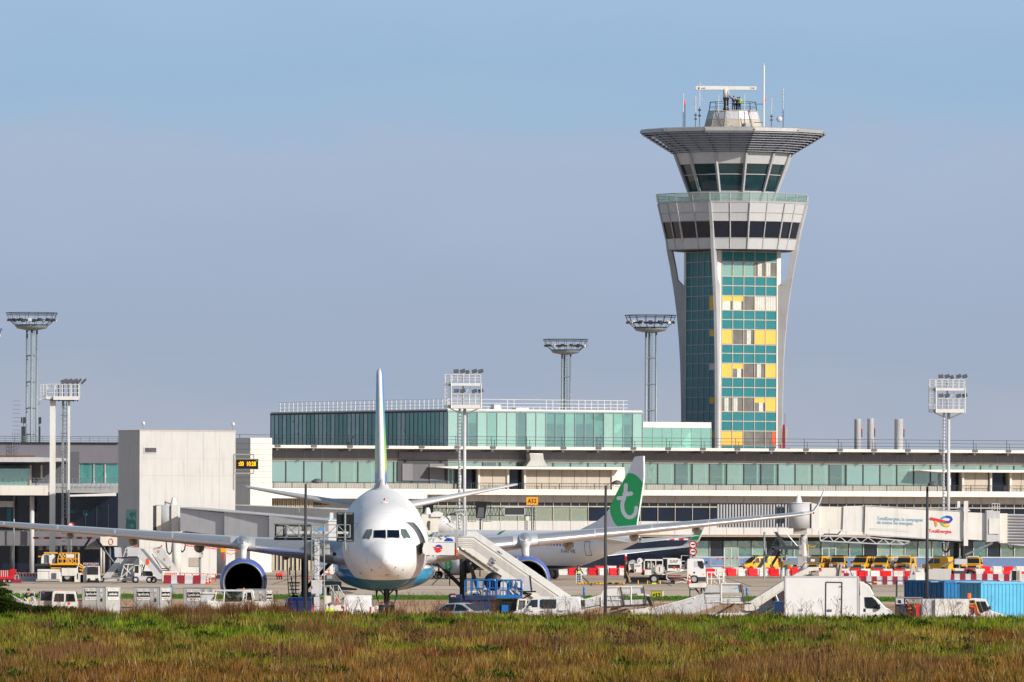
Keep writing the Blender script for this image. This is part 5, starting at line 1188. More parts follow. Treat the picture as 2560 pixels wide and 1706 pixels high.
m=MB();
for u in(1610,1665): pass
m.ppath(q,[(1605,650),(1605,700),(1615,735),(1650,735),(1665,700),(1668,650)],.12,-.2); m.ppath(q,[(2205,670),(2215,700),(2240,712),(2262,695)],.06,-.2); m.ppath(q,[(500,590),(520,572),(640,575),(665,545)],.07,-.4); m.build('cable_loop',M['black'],jr)
m=MB(); m.ppath(q,[(1820,760),(2060,655)],.12,-.4); m.ppath(q,[(1600,870),(1830,755)],.1,-.5); m.build('tow_strut',M['galv'],jr)
m=MB();
for u in (2060,2085,2110,2130): m.ppath(q,[(u,290),(u,352)],.03,.2)
m.ppath(q,[(2060,292),(2130,294)],.03,.2); m.ppath(q,[(2060,318),(2130,320)],.02,.2); m.build('roof_railing',M['white'],jr)
aw=q(1215,425); sl_=-math.atan(54/902)
text('advert_text','TotalEnergies, la compagnie',.5,M['texttone'],jr,(q(1002,0)[0],-.23,q(0,424)[1]),rot=(PI/2,-sl_*.55,0),align='LEFT',fit=(q(1425,0)[0]-q(1002,0)[0]))
text('advert_text','de toutes les énergies.',.5,M['texttone'],jr,(q(1002,0)[0],-.23,q(0,460)[1]),rot=(PI/2,-sl_*.55,0),align='LEFT',fit=(q(1335,0)[0]-q(1002,0)[0]))
text('advert_text','TotalEnergies',.48,M['logored'],jr,(q(1583,0)[0],-.23,q(0,541)[1]),rot=(PI/2,-sl_*.55,0),fit=(q(1690,0)[0]-q(1480,0)[0]),bold=.008)
m=MB(); m.pprism(q,[(925,519),(1190,527),(1190,528.5),(925,520.5)],-.23,-.22); m.pprism(q,[(925,530),(1300,551),(1300,553),(925,532)],-.23,-.22); m.build('small_print',M['tunnelgrey'],jr)
def rib2(root,name,pts,w_,mt,y,qq,n=5):
    m=MB(); ribbon(m,crv(pts,n),w_,lambda a,b:qq(a,b),0); m.v=[(v[1],y-v[0],v[2]) for v in m.v]; return m.build(name,mt,root,fixn=False)
rib2(jr,'advert_emblem',[(1610,470),(1592,450),(1600,425),(1640,412),(1680,420)],19,M['skyblue'],-.24,q)
rib2(jr,'advert_emblem',[(1640,412),(1675,418),(1686,440),(1665,460)],20,M['logoblue'],-.25,q)
rib2(jr,'advert_emblem',[(1595,450),(1600,475),(1622,492)],20,M['logogreen'],-.26,q)
rib2(jr,'advert_emblem',[(1622,492),(1645,497),(1662,494)],19,M['amber'],-.27,q)
rib2(jr,'advert_emblem',[(1538,440),(1544,465),(1548,492)],19,M['signorange'],-.28,q)
rib2(jr,'advert_emblem',[(1497,428),(1540,438),(1600,452),(1640,461)],21,M['logored'],-.30,q)
rib2(jr,'advert_emblem',[(1635,460),(1668,460)],20,M['purple'],-.31,q)
st=thing('service_stair','dark grey steel service stair under the rotunda of the right jet bridge','steel stair',(GX(1950,895),895,0)); q=PX(895,1950,(1820,1330,7.353))
m=MB(); m.pprism(q,[(800,265),(1300,262),(1310,322),(790,325)],-.9,.9); m.build('landing',M['darksteel'],st)
m=MB(); m.pprism(q,[(780,300),(860,300),(600,660),(520,660)],-.9,-.8); m.pprism(q,[(840,0),(900,0),(1070,262),(1000,262)],-.9,-.8); m.pprism(q,[(940,350),(1000,350),(820,640),(760,640)],.7,.8)
m.build('stringer',M['darksteel'],st)
m=MB()
for i in range(9): u=820-i*30; v=330+i*38; a=q(u,v); m.box(a[0]-.22,a[0]+.22,-.8,.8,a[1]-.02,a[1]+.02)
for i in range(7): u=880+i*26; v=20+i*36; a=q(u,v); m.box(a[0]-.22,a[0]+.22,-.8,.8,a[1]-.02,a[1]+.02)
m.build('tread',M['galv'],st)
m=MB(); m.ppath(q,[(1020,100),(1310,100),(1300,262)],.04,-.9); m.ppath(q,[(1020,185),(1305,185)],.03,-.9); m.ppath(q,[(1165,100),(1165,262)],.04,-.9); m.ppath(q,[(1040,0),(1270,262)],.05,-.95); m.ppath(q,[(500,450),(800,440),(795,650)],.035,-.9); m.ppath(q,[(500,450),(500,655)],.035,-.9); m.ppath(q,[(660,445),(660,655)],.035,-.9)
m.ppath(q,[(820,240),(890,110),(980,240),(820,240)],.04,-.3)
m.build('railing',M['steel'],st)
m=MB();
for u in (670,985,1070): a=q(u,0 if u==670 else 325); m.tube((a[0],0,0),(a[0],0,a[1]),.11 if u!=1070 else .16,8)
m.build('post',M['galv'],st)
m=MB(); m.pbox(q,1285,240,1390,310,-.6,.3); m.pbox(q,1290,320,1390,415,-.6,.3); m.pbox(q,1275,450,1380,630,-.8,.3); m.pbox(q,1390,450,1460,540,-.8,.2); m.build('control_cabinet',M['concrete'],st)
m=MB(); m.pbox(q,1030,520,1220,605,-.8,0); m.build('switch_box',M['steel'],st)
m=MB(); m.ppath(q,[(1370,140),(1440,220),(1500,265),(1560,280),(1610,250)],.05,-.6); m.ppath(q,[(1465,250),(1465,400)],.09,-.6); m.build('hose',M['hose'],st)
dg=thing('display_gantry','thin lattice gantry with a black trapezoid display panel near the orange stand sign','display gantry',(GX(1200,905),905,0)); q=PX(905,1200,(1020,1230,7.353))
m=MB()
def truss(m,q,u0,u1,v0,v1,n,y,r=.035):
    m.ppath(q,[(u0,v0),(u1,v0)],r,y,4); m.ppath(q,[(u0,v1),(u1,v1)],r,y,4)
    for i in range(n):
        a=u0+(u1-u0)*i/n; b=u0+(u1-u0)*(i+1)/n; m.ppath(q,[(a,v0),((a+b)/2,v1),(b,v0)],r*.7,y,4)
truss(m,q,150,1240,305,430,16,0); truss(m,q,1450,1770,300,435,5,0); truss(m,q,1090,1250,180,300,3,.1); truss(m,q,1450,1540,190,300,2,.1)
m.ppath(q,[(1115,430),(1110,550),(1245,550),(1245,515)],.03,0); m.ppath(q,[(1175,430),(1175,550)],.03,0); m.ppath(q,[(1390,510),(1385,545),(1520,545),(1525,430)],.03,0); m.ppath(q,[(1440,430),(1440,545)],.03,0); m.ppath(q,[(1540,190),(1500,500)],.03,0)
m.ppath(q,[(520,200),(530,300)],.04,0); m.build('lattice',M['darksteel'],dg)
m=MB(); m.pprism(q,[(1242,170),(1462,180),(1410,490),(1245,480)],-.35,-.1); m.build('display_panel',M['black'],dg)
m=MB(); m.pprism(q,[(1300,288),(1398,290),(1390,470),(1265,472)],-.37,-.35); m.build('display_face',M['midgrey'],dg)
m=MB(); m.pprism(q,[(270,235),(470,215),(465,360),(445,400),(270,400)],-.35,-.1); m.build('display_panel',M['black'],dg)
m=MB(); m.tube((q(1330,0)[0],0,0),(q(1330,0)[0],0,q(0,490)[1]),.09,6); m.tube((q(690,0)[0],0,0),(q(690,0)[0],0,q(0,430)[1]),.09,6); m.build('post',M['darksteel'],dg)
db=thing('display_board','dark rectangular display board in a white frame left of the orange stand sign','display board',(GX(1285,903),903,0)); q=PX(903,1285,(1020,1230,7.353))
m=MB(); m.pbox(q,1775,290,2140,422,-.25,-.1); m.build('screen',M['darkgrey'],db); m=MB(); m.pbox(q,1760,276,2155,292,-.3,.1); m.pbox(q,1760,420,2155,440,-.3,.1); m.pbox(q,1760,276,1776,440,-.3,.1); m.pbox(q,2138,276,2155,440,-.3,.1); m.build('frame',M['greywhite'],db)
m=MB();
def lat(m,q,ua,ub,v0,v1,n,y=0,r=.04):
    m.ppath(q,[(ua,v0),(ua,v1)],r,y,4); m.ppath(q,[(ub,v0),(ub,v1)],r,y,4)
    for i in range(n): a=v0+(v1-v0)*i/n; b=v0+(v1-v0)*(i+1)/n; m.ppath(q,[(ua,a),(ub,(a+b)/2),(ua,b)],r*.6,y,4)
zb0=HY+HE*FP/903; vb=(zb0-1230)*7.353
lat(m,q,2150,2190,440,vb,16); lat(m,q,2270,2310,280,vb,20); truss(m,q,2155,2310,300,435,3,0); m.build('lattice_post',M['darksteel'],db)
m=MB(); m.pbox(q,2165,450,2230,530,-.2,.1); m.build('junction_box',M['warmwhite'],db)
sg_=thing('stand_sign','orange stand sign reading A52 in black on a post','sign',(GX(1330,900),900,0)); q=PX(900,1330,(1280,1180,3.676))
m=MB(); m.pbox(q,132,232,239,305,-.15,.1); m.build('panel',M['signorange'],sg_); text('lettering','A52',.62,M['black'],sg_,(q(186,0)[0],-.17,q(0,269)[1]),fit=.88,space=1.15,bold=.01)
m=MB(); m.tube((q(186,0)[0],.1,0),(q(186,0)[0],.1,q(0,300)[1]),.07,6); m.build('post',M['steel'],sg_)
def round_mast(x,Y,label,rot=0):
    o=thing('floodlight_mast',label,'floodlight mast',(GX(x,Y),Y,0),rot,'round crowned floodlight masts'); return o
rm=round_mast(1624,1130,'tall round crowned floodlight mast standing nearest the control tower',.2)
ht=32.6; R=3.5
m=MB(); m.smooth=True; m.lathe([(.3,ht-2.35),(R*.55,ht-2.05),(R*.62,ht-1.75),(R*.62,ht-1.6)],n=24); m.build('dish',M['galv'],rm)
m=MB(); m.ring((0,0,ht),R*.97,.045,24,4); m.ring((0,0,ht-.25),R*.93,.03,24,4); m.ring((0,0,ht-.95),R*.88,.07,24,4); m.ring((0,0,ht-1.6),R*.62,.07,24,4)
for k in range(16):
    t=2*PI*k/16; d=V((math.cos(t),math.sin(t),0)); m.path([d*R*.6+V((0,0,ht-1.7)),d*R*.85+V((0,0,ht-.95)),d*R*.97+V((0,0,ht))],.035,4)
m.build('crown_ring',M['darksteel'],rm)
for k in range(14):
    t=2*PI*k/14; m=MB(); m.cbox((math.cos(t)*R*.86,math.sin(t)*R*.86,ht-.92),(.5,.5,.28),rz=t,ry=.3); m.build('floodlight',M['darkgrey'] if k%4 else M['white'],rm)
for dx,dy in ((-.68,-.4),(.68,-.4),(0,.7)):
    m=MB(); m.smooth=True; m.tube((dx,dy,0),(dx,dy,ht-2.2),.14,8); m.build('leg',M['galv'],rm)
m=MB()
for i in range(9):
    z=ht-5.6-3.45*i
    if z>0: m.path([(-.68,-.4,z),(.68,-.4,z),(0,.7,z),(-.68,-.4,z)],.08,4)
m.build('brace',M['galv'],rm)
m=MB(); m.tube((-.2,-.3,0),(-.2,-.3,ht-2.2),.035,4); m.tube((.15,-.3,0),(.15,-.3,ht-2.2),.035,4)
for i in range(75): z=ht-2.6-.4*i; m.tube((-.2,-.3,z),(.15,-.3,z),.022,4)
m.build('ladder',M['steel'],rm)
copy_tree(rm,loc=(GX(77,1130),1130,0),rz=1.1,label='tall round crowned floodlight mast on the left behind the pier building')
copy_tree(rm,loc=(GX(1412,1295),1295,0),rz=2.3,label='farthest round crowned floodlight mast, behind the glass pavilion roof')
copy_tree(rm,loc=(GX(-56,1234),1234,0),rz=.7,label='round crowned floodlight mast of which only the tip shows at the left edge')
YS=960; sm=thing('lighting_mast','white double deck lighting mast rising in front of the glass pavilion','floodlight mast',(GX(1160,YS),YS,0),0,'white double deck lighting masts'); q=PX(YS,1160,(640,900,3.676))
m=MB(); a=q(1735,205); b=q(2065,240); m.box(q(1795,0)[0],b[0],-1.1,1.1,b[1],q(0,208)[1]); m.box(q(1795,0)[0],q(2070,0)[0],-1.1,1.1,q(0,440)[1],q(0,405)[1]); m.build('platform',M['white'],sm)
m=MB(); m.box(q(1735,0)[0],q(1793,0)[0],-.9,1.0,q(0,236)[1],q(0,212)[1]); m.box(q(1735,0)[0],q(1793,0)[0],-.9,1.0,q(0,436)[1],q(0,408)[1]); m.build('ladder_platform',M['steel'],sm)
m=MB()
for y in (-1.1,1.1):
    rail(m,q(1800,0)[0],q(2065,0)[0],y,q(0,205)[1],q(0,130)[1],5,.04,2); rail(m,q(1800,0)[0],q(2070,0)[0],y,q(0,405)[1],q(0,310)[1],5,.04,2)
    rail(m,q(1737,0)[0],q(1790,0)[0],y*.8,q(0,405)[1],q(0,130)[1],1,.045,7)
m.tube((q(2070,0)[0],-1.1,q(0,440)[1]),(q(2070,0)[0],-1.1,q(0,205)[1]),.06,4); m.tube((q(1795,0)[0],-1.1,q(0,440)[1]),(q(1795,0)[0],-1.1,q(0,205)[1]),.06,4)
m.build('railing',M['white'],sm)
m=MB(); m.smooth=True; m.tube((q(1920,0)[0],0,0),(q(1920,0)[0],0,q(0,440)[1]),.19,14,r2=.18); m.tube((q(1905,0)[0],0,q(0,440)[1]),(q(1905,0)[0],0,q(0,125)[1]),.1,10); m.build('pole',M['greywhite'],sm)
m=MB(); m.tube((q(1885,0)[0]-.15,-.3,0),(q(1885,0)[0]-.15,-.3,q(0,440)[1]),.14,6)
for i in range(50): z=q(0,450)[1]-.4*i;
m.build('ladder_rail',M['greywhite'],sm)
m=MB()
for i in range(48):
    z=q(0,450)[1]-.38*i
    if z>0: m.box(q(1880,0)[0]-.2,q(1880,0)[0]+.2,-.5,-.45,z,z+.05)
m.build('rung',M['steel'],sm)
m=MB(); m.ppath(q,[(1780,445),(1890,495)],.08,0); m.ppath(q,[(2050,445),(1940,495)],.08,0); m.ppath(q,[(1930,300),(1970,250)],.04,-.6); m.build('brace',M['white'],sm)
for (u,v) in ((1840,105),(1900,105),(1945,112),(2008,105),(2065,105),(1842,285),(1900,285),(2008,288),(2065,285)):
    a=q(u,v); m=MB(); m.cbox((a[0],-.9,a[1]),(.6 if u!=1945 else .38,.12,.42),ry=-.08 if u<1900 else -.3,rx=-.6); lo=m.build('floodlight',M['midgrey'],sm); m=MB(); m.tube((a[0]-.2,-.8,a[1]-.1),(a[0]-.2,-1.0,a[1]-.5),.04,4); m.build('bracket',M['white'],lo)
copy_tree(sm,loc=(GX(2370,984),984,0),label='white double deck lighting mast rising in front of the roofline on the right')
YL=900; lm=thing('lighting_mast','white twin legged lighting mast with five tilted lamps left of the windowless block','floodlight mast',(GX(150,YL),YL,0)); q=PX(YL,150,(0,760,3.564))
m=MB(); m.pbox(q,480,825,702,858,-1.2,-.9); m.pbox(q,415,828,702,856,-.9,1.2); m.build('platform',M['white'],lm); m=MB(); m.pprism(q,[(405,852),(700,858),(640,868),(450,862)],-1,1); m.build('platform_base',M['darkgrey'],lm)
m=MB(); rail(m,q(422,0)[0],q(706,0)[0],-1.1,q(0,828)[1],q(0,718)[1],4,.04,2); rail(m,q(422,0)[0],q(706,0)[0],1.1,q(0,828)[1],q(0,718)[1],4,.04,2); rail(m,q(360,0)[0],q(408,0)[0],1.2,q(0,845)[1],q(0,716)[1],2,.03,3); m.ppath(q,[(320,830),(420,830),(420,850),(355,850),(355,892),(320,892)],.04,0); m.build('railing',M['white'],lm)
m=MB(); m.pbox(q,447,862,496,2600,-.35,.35);
m=MB(); a=q(447,862); b=q(496,862); m.box(a[0],b[0],-.4,.4,0,a[1]); m.build('leg',M['white'],lm)
m=MB(); a=q(608,862); b=q(624,862); m.box(a[0],b[0],-.4,.4,0,a[1]); a=q(550,862); b=q(606,862); m.build('leg',M['white'],lm)
m=MB(); a=q(552,862); b=q(572,862); m.box(a[0],b[0],-.1,.3,4.5,a[1]); m.build('leg_web',M['tunnelgrey'],lm)
m=MB()
for u in (560,597): a=q(u,862); m.tube((a[0],-.45,6),(a[0],-.45,a[1]),.05,4)
for i in range(38): z=q(0,862)[1]-.42*i; m.tube((q(560,0)[0],-.45,z),(q(597,0)[0],-.45,z),.03,4)
for i in range(5): z=q(0,990)[1]-1.9*i; m.ring((q(578,0)[0],-.7,z),.35,.04,10,4)
m.build('ladder',M['steel'],lm)
for i,u in enumerate((575,618,667,705,747)):
    a=q(u,692); m=MB(); m.cbox((a[0],-.4,a[1]),(.75 if i<3 else .7,.1,.45 if i<3 else .2),ry=-.3 if i<3 else -.8,rx=-.5); m.build('floodlight',M['midgrey'],lm)
m=MB()
for u in (525,570,612,655,692):
    a=q(u,720); m.path([(a[0],-1.0,a[1]),(a[0]+.05,-1.0,a[1]-1.8)],.05,4)
m.build('lamp_bracket',M['darkgrey'],lm)
for i,(a,b,c,lab) in enumerate(((788,850,692,'left of the three'),(907,968,687,'middle of the three'),(1157,1237,692,'rightmost and widest of the three'))):
    Yc=1040; x=1920+(a+b)/2/3.676; o=thing('flue',lab+' steel flues behind the terminal roof','chimney',(GX(x,Yc),Yc,0),0,'steel flues on the terminal roof'); r=(b-a)/3.676/2*Yc/FP; z=W(x,860+c/3.676,Yc).z
    m=MB(); m.smooth=True; m.lathe([(r,0),(r,z-.05),(r*1.03,z-.04),(r*1.03,z),(r*.85,z),(r*.85,z-1.5)],n=24); m.build('pipe',M['greywhite'],o); m=MB(); m.tube((r+.1,0,z-2.2),(r+.1,0,z-1.2),.07,6); m.build('sensor',M['darkgrey'],o); m=MB(); m.lathe([(.07,z-1.2),(.07,z-1.0)],c=(r+.1,0,0),n=6,cap=True); m.build('lamp',M['redlamp'],o)
Yc=1030; o=thing('cell_antenna','cluster of cellular antenna panels on a reddish mast right of the tower','antenna',(GX(1961,Yc),Yc,0)); q=PX(Yc,1961,(1920,860,3.676))
m=MB(); m.pprism(q,[(135,740),(155,745),(158,965),(130,965)],-.15,.15); m.ppath(q,[(156,640),(156,745)],.03,0); m.build('mast',M['maroon'],o); m=MB(); m.pbox(q,158,768,178,905,-.2,.1); m.pbox(q,122,765,131,900,-.1,.2); m.pbox(q,107,765,114,925,0,.2); m.build('antenna_panel',M['concrete'],o); m=MB(); m.ppath(q,[(112,925),(120,965),(205,960)],.08,0); m.build('base_frame',M['maroon'],o)
o=thing('cell_antenna','cellular antenna panels fixed low on either side of the left round crowned mast','antenna',(GX(77,1120),1120,0)); q=PX(1120,77,(0,760,3.564))
m=MB(); m.pbox(q,343,1010,368,1068,-.2,.1); m.pbox(q,187,1012,200,1062,-.2,.1); m.pbox(q,205,1010,228,1065,-.2,.1); m.pbox(q,345,1092,360,1240,-.2,.1); m.pbox(q,190,1092,226,1240,-.1,.1); m.build('antenna_panel',M['darksteel'],o)
m=MB(); m.tube((q(352,0)[0],0,0),(q(352,0)[0],0,q(0,1020)[1]),.07,5); m.tube((q(214,0)[0],0,0),(q(214,0)[0],0,q(0,1020)[1]),.07,5); m.build('post',M['galv'],o)
sl1=thing('lamp_post','dark slender lamp post with a domed lantern in front of the left wing','lamp post',(GX(763,528),528,0),0,'dark lamp posts along the airport road'); q=PX(528,763,(640,1180,3.676))
m=MB(); m.smooth=True; m.tube((0,0,0),(0,0,q(0,110)[1]),.115,12,r2=.075); m.build('pole',M['darkgrey'],sl1)
m=MB(); m.smooth=True; m.path([V((q(u,v)[0],0,q(u,v)[1])) for u,v in crv([(456,130),(470,108),(495,92),(525,84),(548,82)],3)],.045,6); m.ppath(q,[(456,125),(448,98)],.03,0); m.build('arm',M['galv'],sl1)
m=MB(); m.smooth=True; c=q(562,88); m.lathe([(0,.17),(.15,.15),(.3,.05),(.36,-.08),(.3,-.1),(0,-.12)],c=(c[0],0,c[1]),n=18); m.build('lantern',M['midgrey'],sl1)
copy_tree(sl1,loc=(GX(1513,535),535,0),label='dark slender lamp post in front of the green tailed jet')
copy_tree(sl1,loc=(GX(2317,537),537,0),rz=-1.1,label='dark slender lamp post in front of the blue containers on the right')
ng=thing('guidance_gantry','galvanised lattice gantry carrying two black boards left of the airliner nose','display gantry',(GX(795,530),530,0)); q=PX(530,795,(660,1250,7.353))
def boxtruss(m,q,u0,v0,u1,v1,n,yd,horizontal=True,r=.028):
    for y in (-yd,yd):
        if horizontal:
            m.ppath(q,[(u0,v0),(u1,v0)],r,y,5); m.ppath(q,[(u0,v1),(u1,v1)],r,y,5)
            for i in range(n):
                a=u0+(u1-u0)*i/n; b=u0+(u1-u0)*(i+1)/n; m.ppath(q,[(a,v0),(a,v1)],r*.7,y,5); m.ppath(q,[(a,v0) if i%2 else (a,v1),(b,v1) if i%2 else (b,v0)],r*.6,y,4)
            m.ppath(q,[(u1,v0),(u1,v1)],r,y,5)
        else:
            m.ppath(q,[(u0,v0),(u0,v1)],r*1.2,y,5); m.ppath(q,[(u1,v0),(u1,v1)],r*1.2,y,5)
            for i in range(n):
                a=v0+(v1-v0)*i/n; b=v0+(v1-v0)*(i+1)/n; m.ppath(q,[(u0,a),(u1,a)],r*.7,y,5); m.ppath(q,[(u0,a) if i%2 else (u1,a),(u1,b) if i%2 else (u0,b)],r*.6,y,4)
gv=(HY+HE*FP/530-1250)*7.353
m=MB(); boxtruss(m,q,190,460,1580,690,6,.4);
for u in (190,640,860,1110,1340,1580):
    for v in (460,690): a=q(u,v); m.tube((a[0],-.4,a[1]),(a[0],.4,a[1]),.025,4)
m.build('beam_lattice',M['galv'],ng)
m=MB(); boxtruss(m,q,880,460,1105,gv,10,.4,False); m.build('column_lattice',M['galv'],ng)
m=MB(); m.pbox(q,930,700,985,gv*.98,-.1,.1); m.pbox(q,990,700,1015,gv*.98,.1,.25); m.build('cable_tray',M['greywhite'],ng)
m=MB(); m.pbox(q,425,578,1590,625,-.35,-.25); m.build('cable_tray_beam',M['greywhite'],ng)
m=MB(); m.pbox(q,1330,235,1650,770,.45,.6); b1=m.build('board',M['black'],ng); m=MB(); m.pbox(q,1355,250,1625,266,.41,.45); m.pbox(q,1355,738,1625,752,.41,.45); m.build('bracket',M['galv'],b1)
m=MB(); a=q(1487,240); b=q(1487,800); m.tube((a[0],.35,a[1]),(a[0],.35,b[1]),.07,8); m.tube((b[0],.35,b[1]),(b[0]+.02,.35,b[1]-.45),.09,8,r2=.04); m.build('board_post',M['galv'],ng)
m=MB(); m.pbox(q,180,440,870,745,.5,.65); m.build('board',M['black'],ng)
m=MB(); m.pbox(q,225,490,345,665,.43,.49); m.pbox(q,430,490,690,665,.43,.49); m.pbox(q,740,490,860,665,.43,.49); m.build('board_panel',M['alu'],ng)
m=MB(); m.pbox(q,370,440,408,745,.42,.5); m.pbox(q,700,440,730,745,.42,.5); m.build('board_strut',M['midgrey'],ng)
m=MB(); m.pbox(q,800,780,1205,1010,.5,.62); m.build('rear_screen',M['alu'],ng,bevel=.03)
q2=PX(530,795,(540,1370,7.353)); m=MB(); m.pbox(q2,1757,592,1955,842,-.9,-.45); cb=m.build('cabinet',M['greywhite'],ng,bevel=.02); m=MB(); m.pbox(q2,1890,602,1935,622,-.92,-.905); m.build('label',M['amber'],cb); m=MB(); m.pbox(q2,1765,700,1778,745,-.93,-.9); m.build('lock',M['black'],cb)
m=MB(); m.pbox(q2,1803,902,1905,1032,-.85,-.45); m.build('small_cabinet',M['greywhite'],ng,bevel=.02)
cA_=(0,1340,7.353); cB_=(300,1340,7.353); cC_=(540,1370,7.353); cD_=(820,1340,7.353); cF_=(1090,1380,7.353); cG_=(1380,1380,7.353); cH_=(1540,1370,7.353); cI_=(1820,1330,7.353); cJ_=(2240,1340,7.353)
def T_(name,label,cat,x,Y,crop,rz=0,group=None): return thing(name,label,cat,(GX(x,Y),Y,0),rz,group),PX(Y,x,crop)
def car(root,prof,hw,belt,tin,paint,wins=(),screens=(),wheels=(),wr=.32,glass=None,lights=()):
    glass=glass or M['carglass']
    top=max(p[1] for p in prof)
    def h(z,o=0): return (hw if z<=belt else hw-(z-belt)/(top-belt)*tin)+o
    n=len(prof); m=MB(); m.smooth=False
    m.add([(x,-h(z),z) for x,z in prof]+[(x,h(z),z) for x,z in prof],[tuple(range(n)),tuple(range(2*n-1,n-1,-1))]+[(i,i+n,(i+1)%n+n,(i+1)%n) for i in range(n)])
    m.build('body',paint,root,bevel=.05)
    for W_ in wins:
        for sg in(-1,1):
            m=MB(); m.poly([(x,sg*h(z,.012),z) for x,z in W_]); m.build('side_window',glass,root)
    for (a,b,nm) in screens:     # across the car between two profile points
        (xa,za),(xb,zb)=a,b; d=V((xb-xa,0,zb-za)); nrm_=V((-d.z,0,d.x)).normalized()*.02
        if nrm_.z<0: nrm_=-nrm_
        m=MB(); m.poly([V((xa,-h(za)+.09,za))+nrm_,V((xa,h(za)-.09,za))+nrm_,V((xb,h(zb)-.12,zb))+nrm_,V((xb,-h(zb)+.12,zb))+nrm_]); m.build(nm,glass,root)
    for x in wheels:
        for sg in(-1,1):
            wheel(root,'wheel',(x,sg*(hw-.09),wr),wr,.2,'Y')
            m=MB(); m.smooth=True; m.lathe([(wr+.05,-.02),(wr+.06,.0)],c=(x,sg*(hw+.0),wr),axis='Y',n=20,cap=True); m.build('wheel_arch',M['black'],root)
    for (x,y,z,dx,dy,dz,nm,mt) in lights:
        for sg in ((-1,1) if y else (1,)): m=MB(); m.cbox((x,sg*y,z),(dx,dy,dz)); m.build(nm,M[mt],root)
VANP=[(2.1,.3),(2.16,.62),(2.1,.82),(1.35,1.08),(.62,1.70),(.25,1.83),(-1.85,1.83),(-2.1,1.62),(-2.16,.95),(-2.14,.3)]
VANW=[[(1.12,1.12),(.62,1.62),(.28,1.62),(.28,1.1)],[(.15,1.1),(.15,1.63),(-.75,1.63),(-.75,1.1)]]
def yvan(x,Y,rz,label,bar='dark',rear=False):
    o=thing('parked_van',label,'van',(GX(x,Y),Y,0),rz,'yellow vans parked along the terminal')
    car(o,VANP,.9,1.05,.12,M['vanyellow'],wins=VANW,screens=[((1.33,1.12),(.66,1.68),'windscreen'),((-2.14,1.05),(-1.95,1.70),'rear_window')],wheels=(1.35,-1.35),
        lights=[(2.12,.68,.82,.12,.36,.22,'headlight','greywhite'),(2.16,.0,.52,.06,1.5,.26,'bumper','midgrey'),(2.17,.0,.74,.03,.9,.2,'grille','black'),(-2.12,.8,1.1,.08,.14,.5,'tail_light','red'),(1.0,1.02,1.15,.12,.2,.2,'mirror','black')])
    m=MB()
    for k in range(7): m.prism([(-.62+.2*k,.86),(-.52+.2*k,.86),(-.42+.2*k,1.0),(-.52+.2*k,1.0)],0,.02)
    m.v=[(1.92-(v[2]-.86)*1.0+.05,v[0],v[2]+.02) for v in m.v]; m.build('warning_stripe',M['red'],o)
    m=MB(); m.cbox((.35,0,1.9),(.35,1.25,.1)); m.build('light_bar',M['black'] if bar=='dark' else M['white'],o)
    m=MB();
    for y in(-.72,.72): m.tube((.2,y,1.88),(-1.7,y,1.88),.025,4)
    for xx in (-.2,-.9,-1.6): m.tube((xx,-.72,1.88),(xx,.72,1.88),.025,4)
    m.build('roof_rack',M['black'],o); return o
FRN=-PI/2
yvan(2044,992,FRN-.32,'yellow van facing us, leftmost of the row right of the steel stair')
yvan(2096,992,FRN-.12,'yellow van with dark windscreen, second of the frontal row right of the steel stair')
yvan(2157,990,FRN-.35,'yellow van in the middle of the row with its dark left side showing')
yvan(2207,990,FRN-.28,'yellow van with pale light bar standing left of the plain fourth window','white','white')
yvan(2264,990,FRN-.25,'yellow van with pale light bar nearest the third lamp post','white')
yvan(2350,984,PI*.5+.75,'yellow van turned away from us between the lamp post and jet bridge legs')
yvan(2434,985,FRN-.15,'yellow van partly hidden behind the legs of the right jet bridge','white')
yvan(1896,985,PI+.42,'yellow van seen from its side behind the steel stair, facing left')
yvan(1945,992,-.5,'yellow van behind the posts of the steel stair')
yvan(1552,1005,.3,'yellow vehicle glimpsed under the tail of the green jet') if False else None
def barrier_proto(name,label,cat,two,group):
    pass
def plastic(x,Y,mt,label,grp,protos={}):
    key=(mt,label)
    if key in protos:
        return copy_tree(protos[key],loc=(GX(x,Y),Y,0),rz=random.uniform(-.12,.12))
    o=thing('plastic_barrier',label,'barrier',(GX(x,Y),Y,0),0,grp)
    m=MB(); L_=1.04
    prof=[(-.25,0),(-.25,.22),(-.16,.42),(-.19,.48),(-.16,.80),(.16,.80),(.19,.48),(.16,.42),(.25,.22),(.25,0)]
    m.loft([[(-L_/2+.04,y,z) for y,z in prof],[(-L_/2+.10,y,z) for y,z in prof],[(L_/2-.10,y,z) for y,z in prof],[(L_/2-.04,y,z) for y,z in prof]])
    m.build('body',M[mt],o,bevel=.025)
    m=MB(); m.box(-L_/2-.04,-L_/2+.05,-.1,.1,.1,.74); m.tube((-L_/2,0,.7),(-L_/2,0,.86),.04,6); m.build('joint_post',M[mt],o)
    protos[key]=o; return o
grp1='plastic barriers across the apron'
def prow(x0,x1,Y0,Y1,step,where,start=0):
    n=int(abs(x1-x0)/step)
    for i in range(n+1):
        t=i/max(1,n); x=x0+(x1-x0)*t; Y=Y0+(Y1-Y0)*t
        k=(i+start)%2; plastic(x,Y+random.uniform(-.15,.15),'brightred' if k else 'white',('red' if k else 'white')+' plastic barrier '+where,grp1)
prow(1382,1560,932,930,24,'in the row between the green jet and the fuel truck',1)
prow(1776,1990,928,926,26,'in the near row right of the fuel truck',1)
prow(1792,2010,948,948,25,'in the second row right of the fuel truck',0)
prow(2100,2275,905,905,25.5,'in the row left of the third lamp post',1)
prow(2110,2275,935,935,25.5,'in the far row left of the third lamp post',0)
prow(2385,2560,905,905,21,'in the middle row at the right edge',1)
prow(2345,2450,940,940,22,'in the row under the right jet bridge wheels',0)
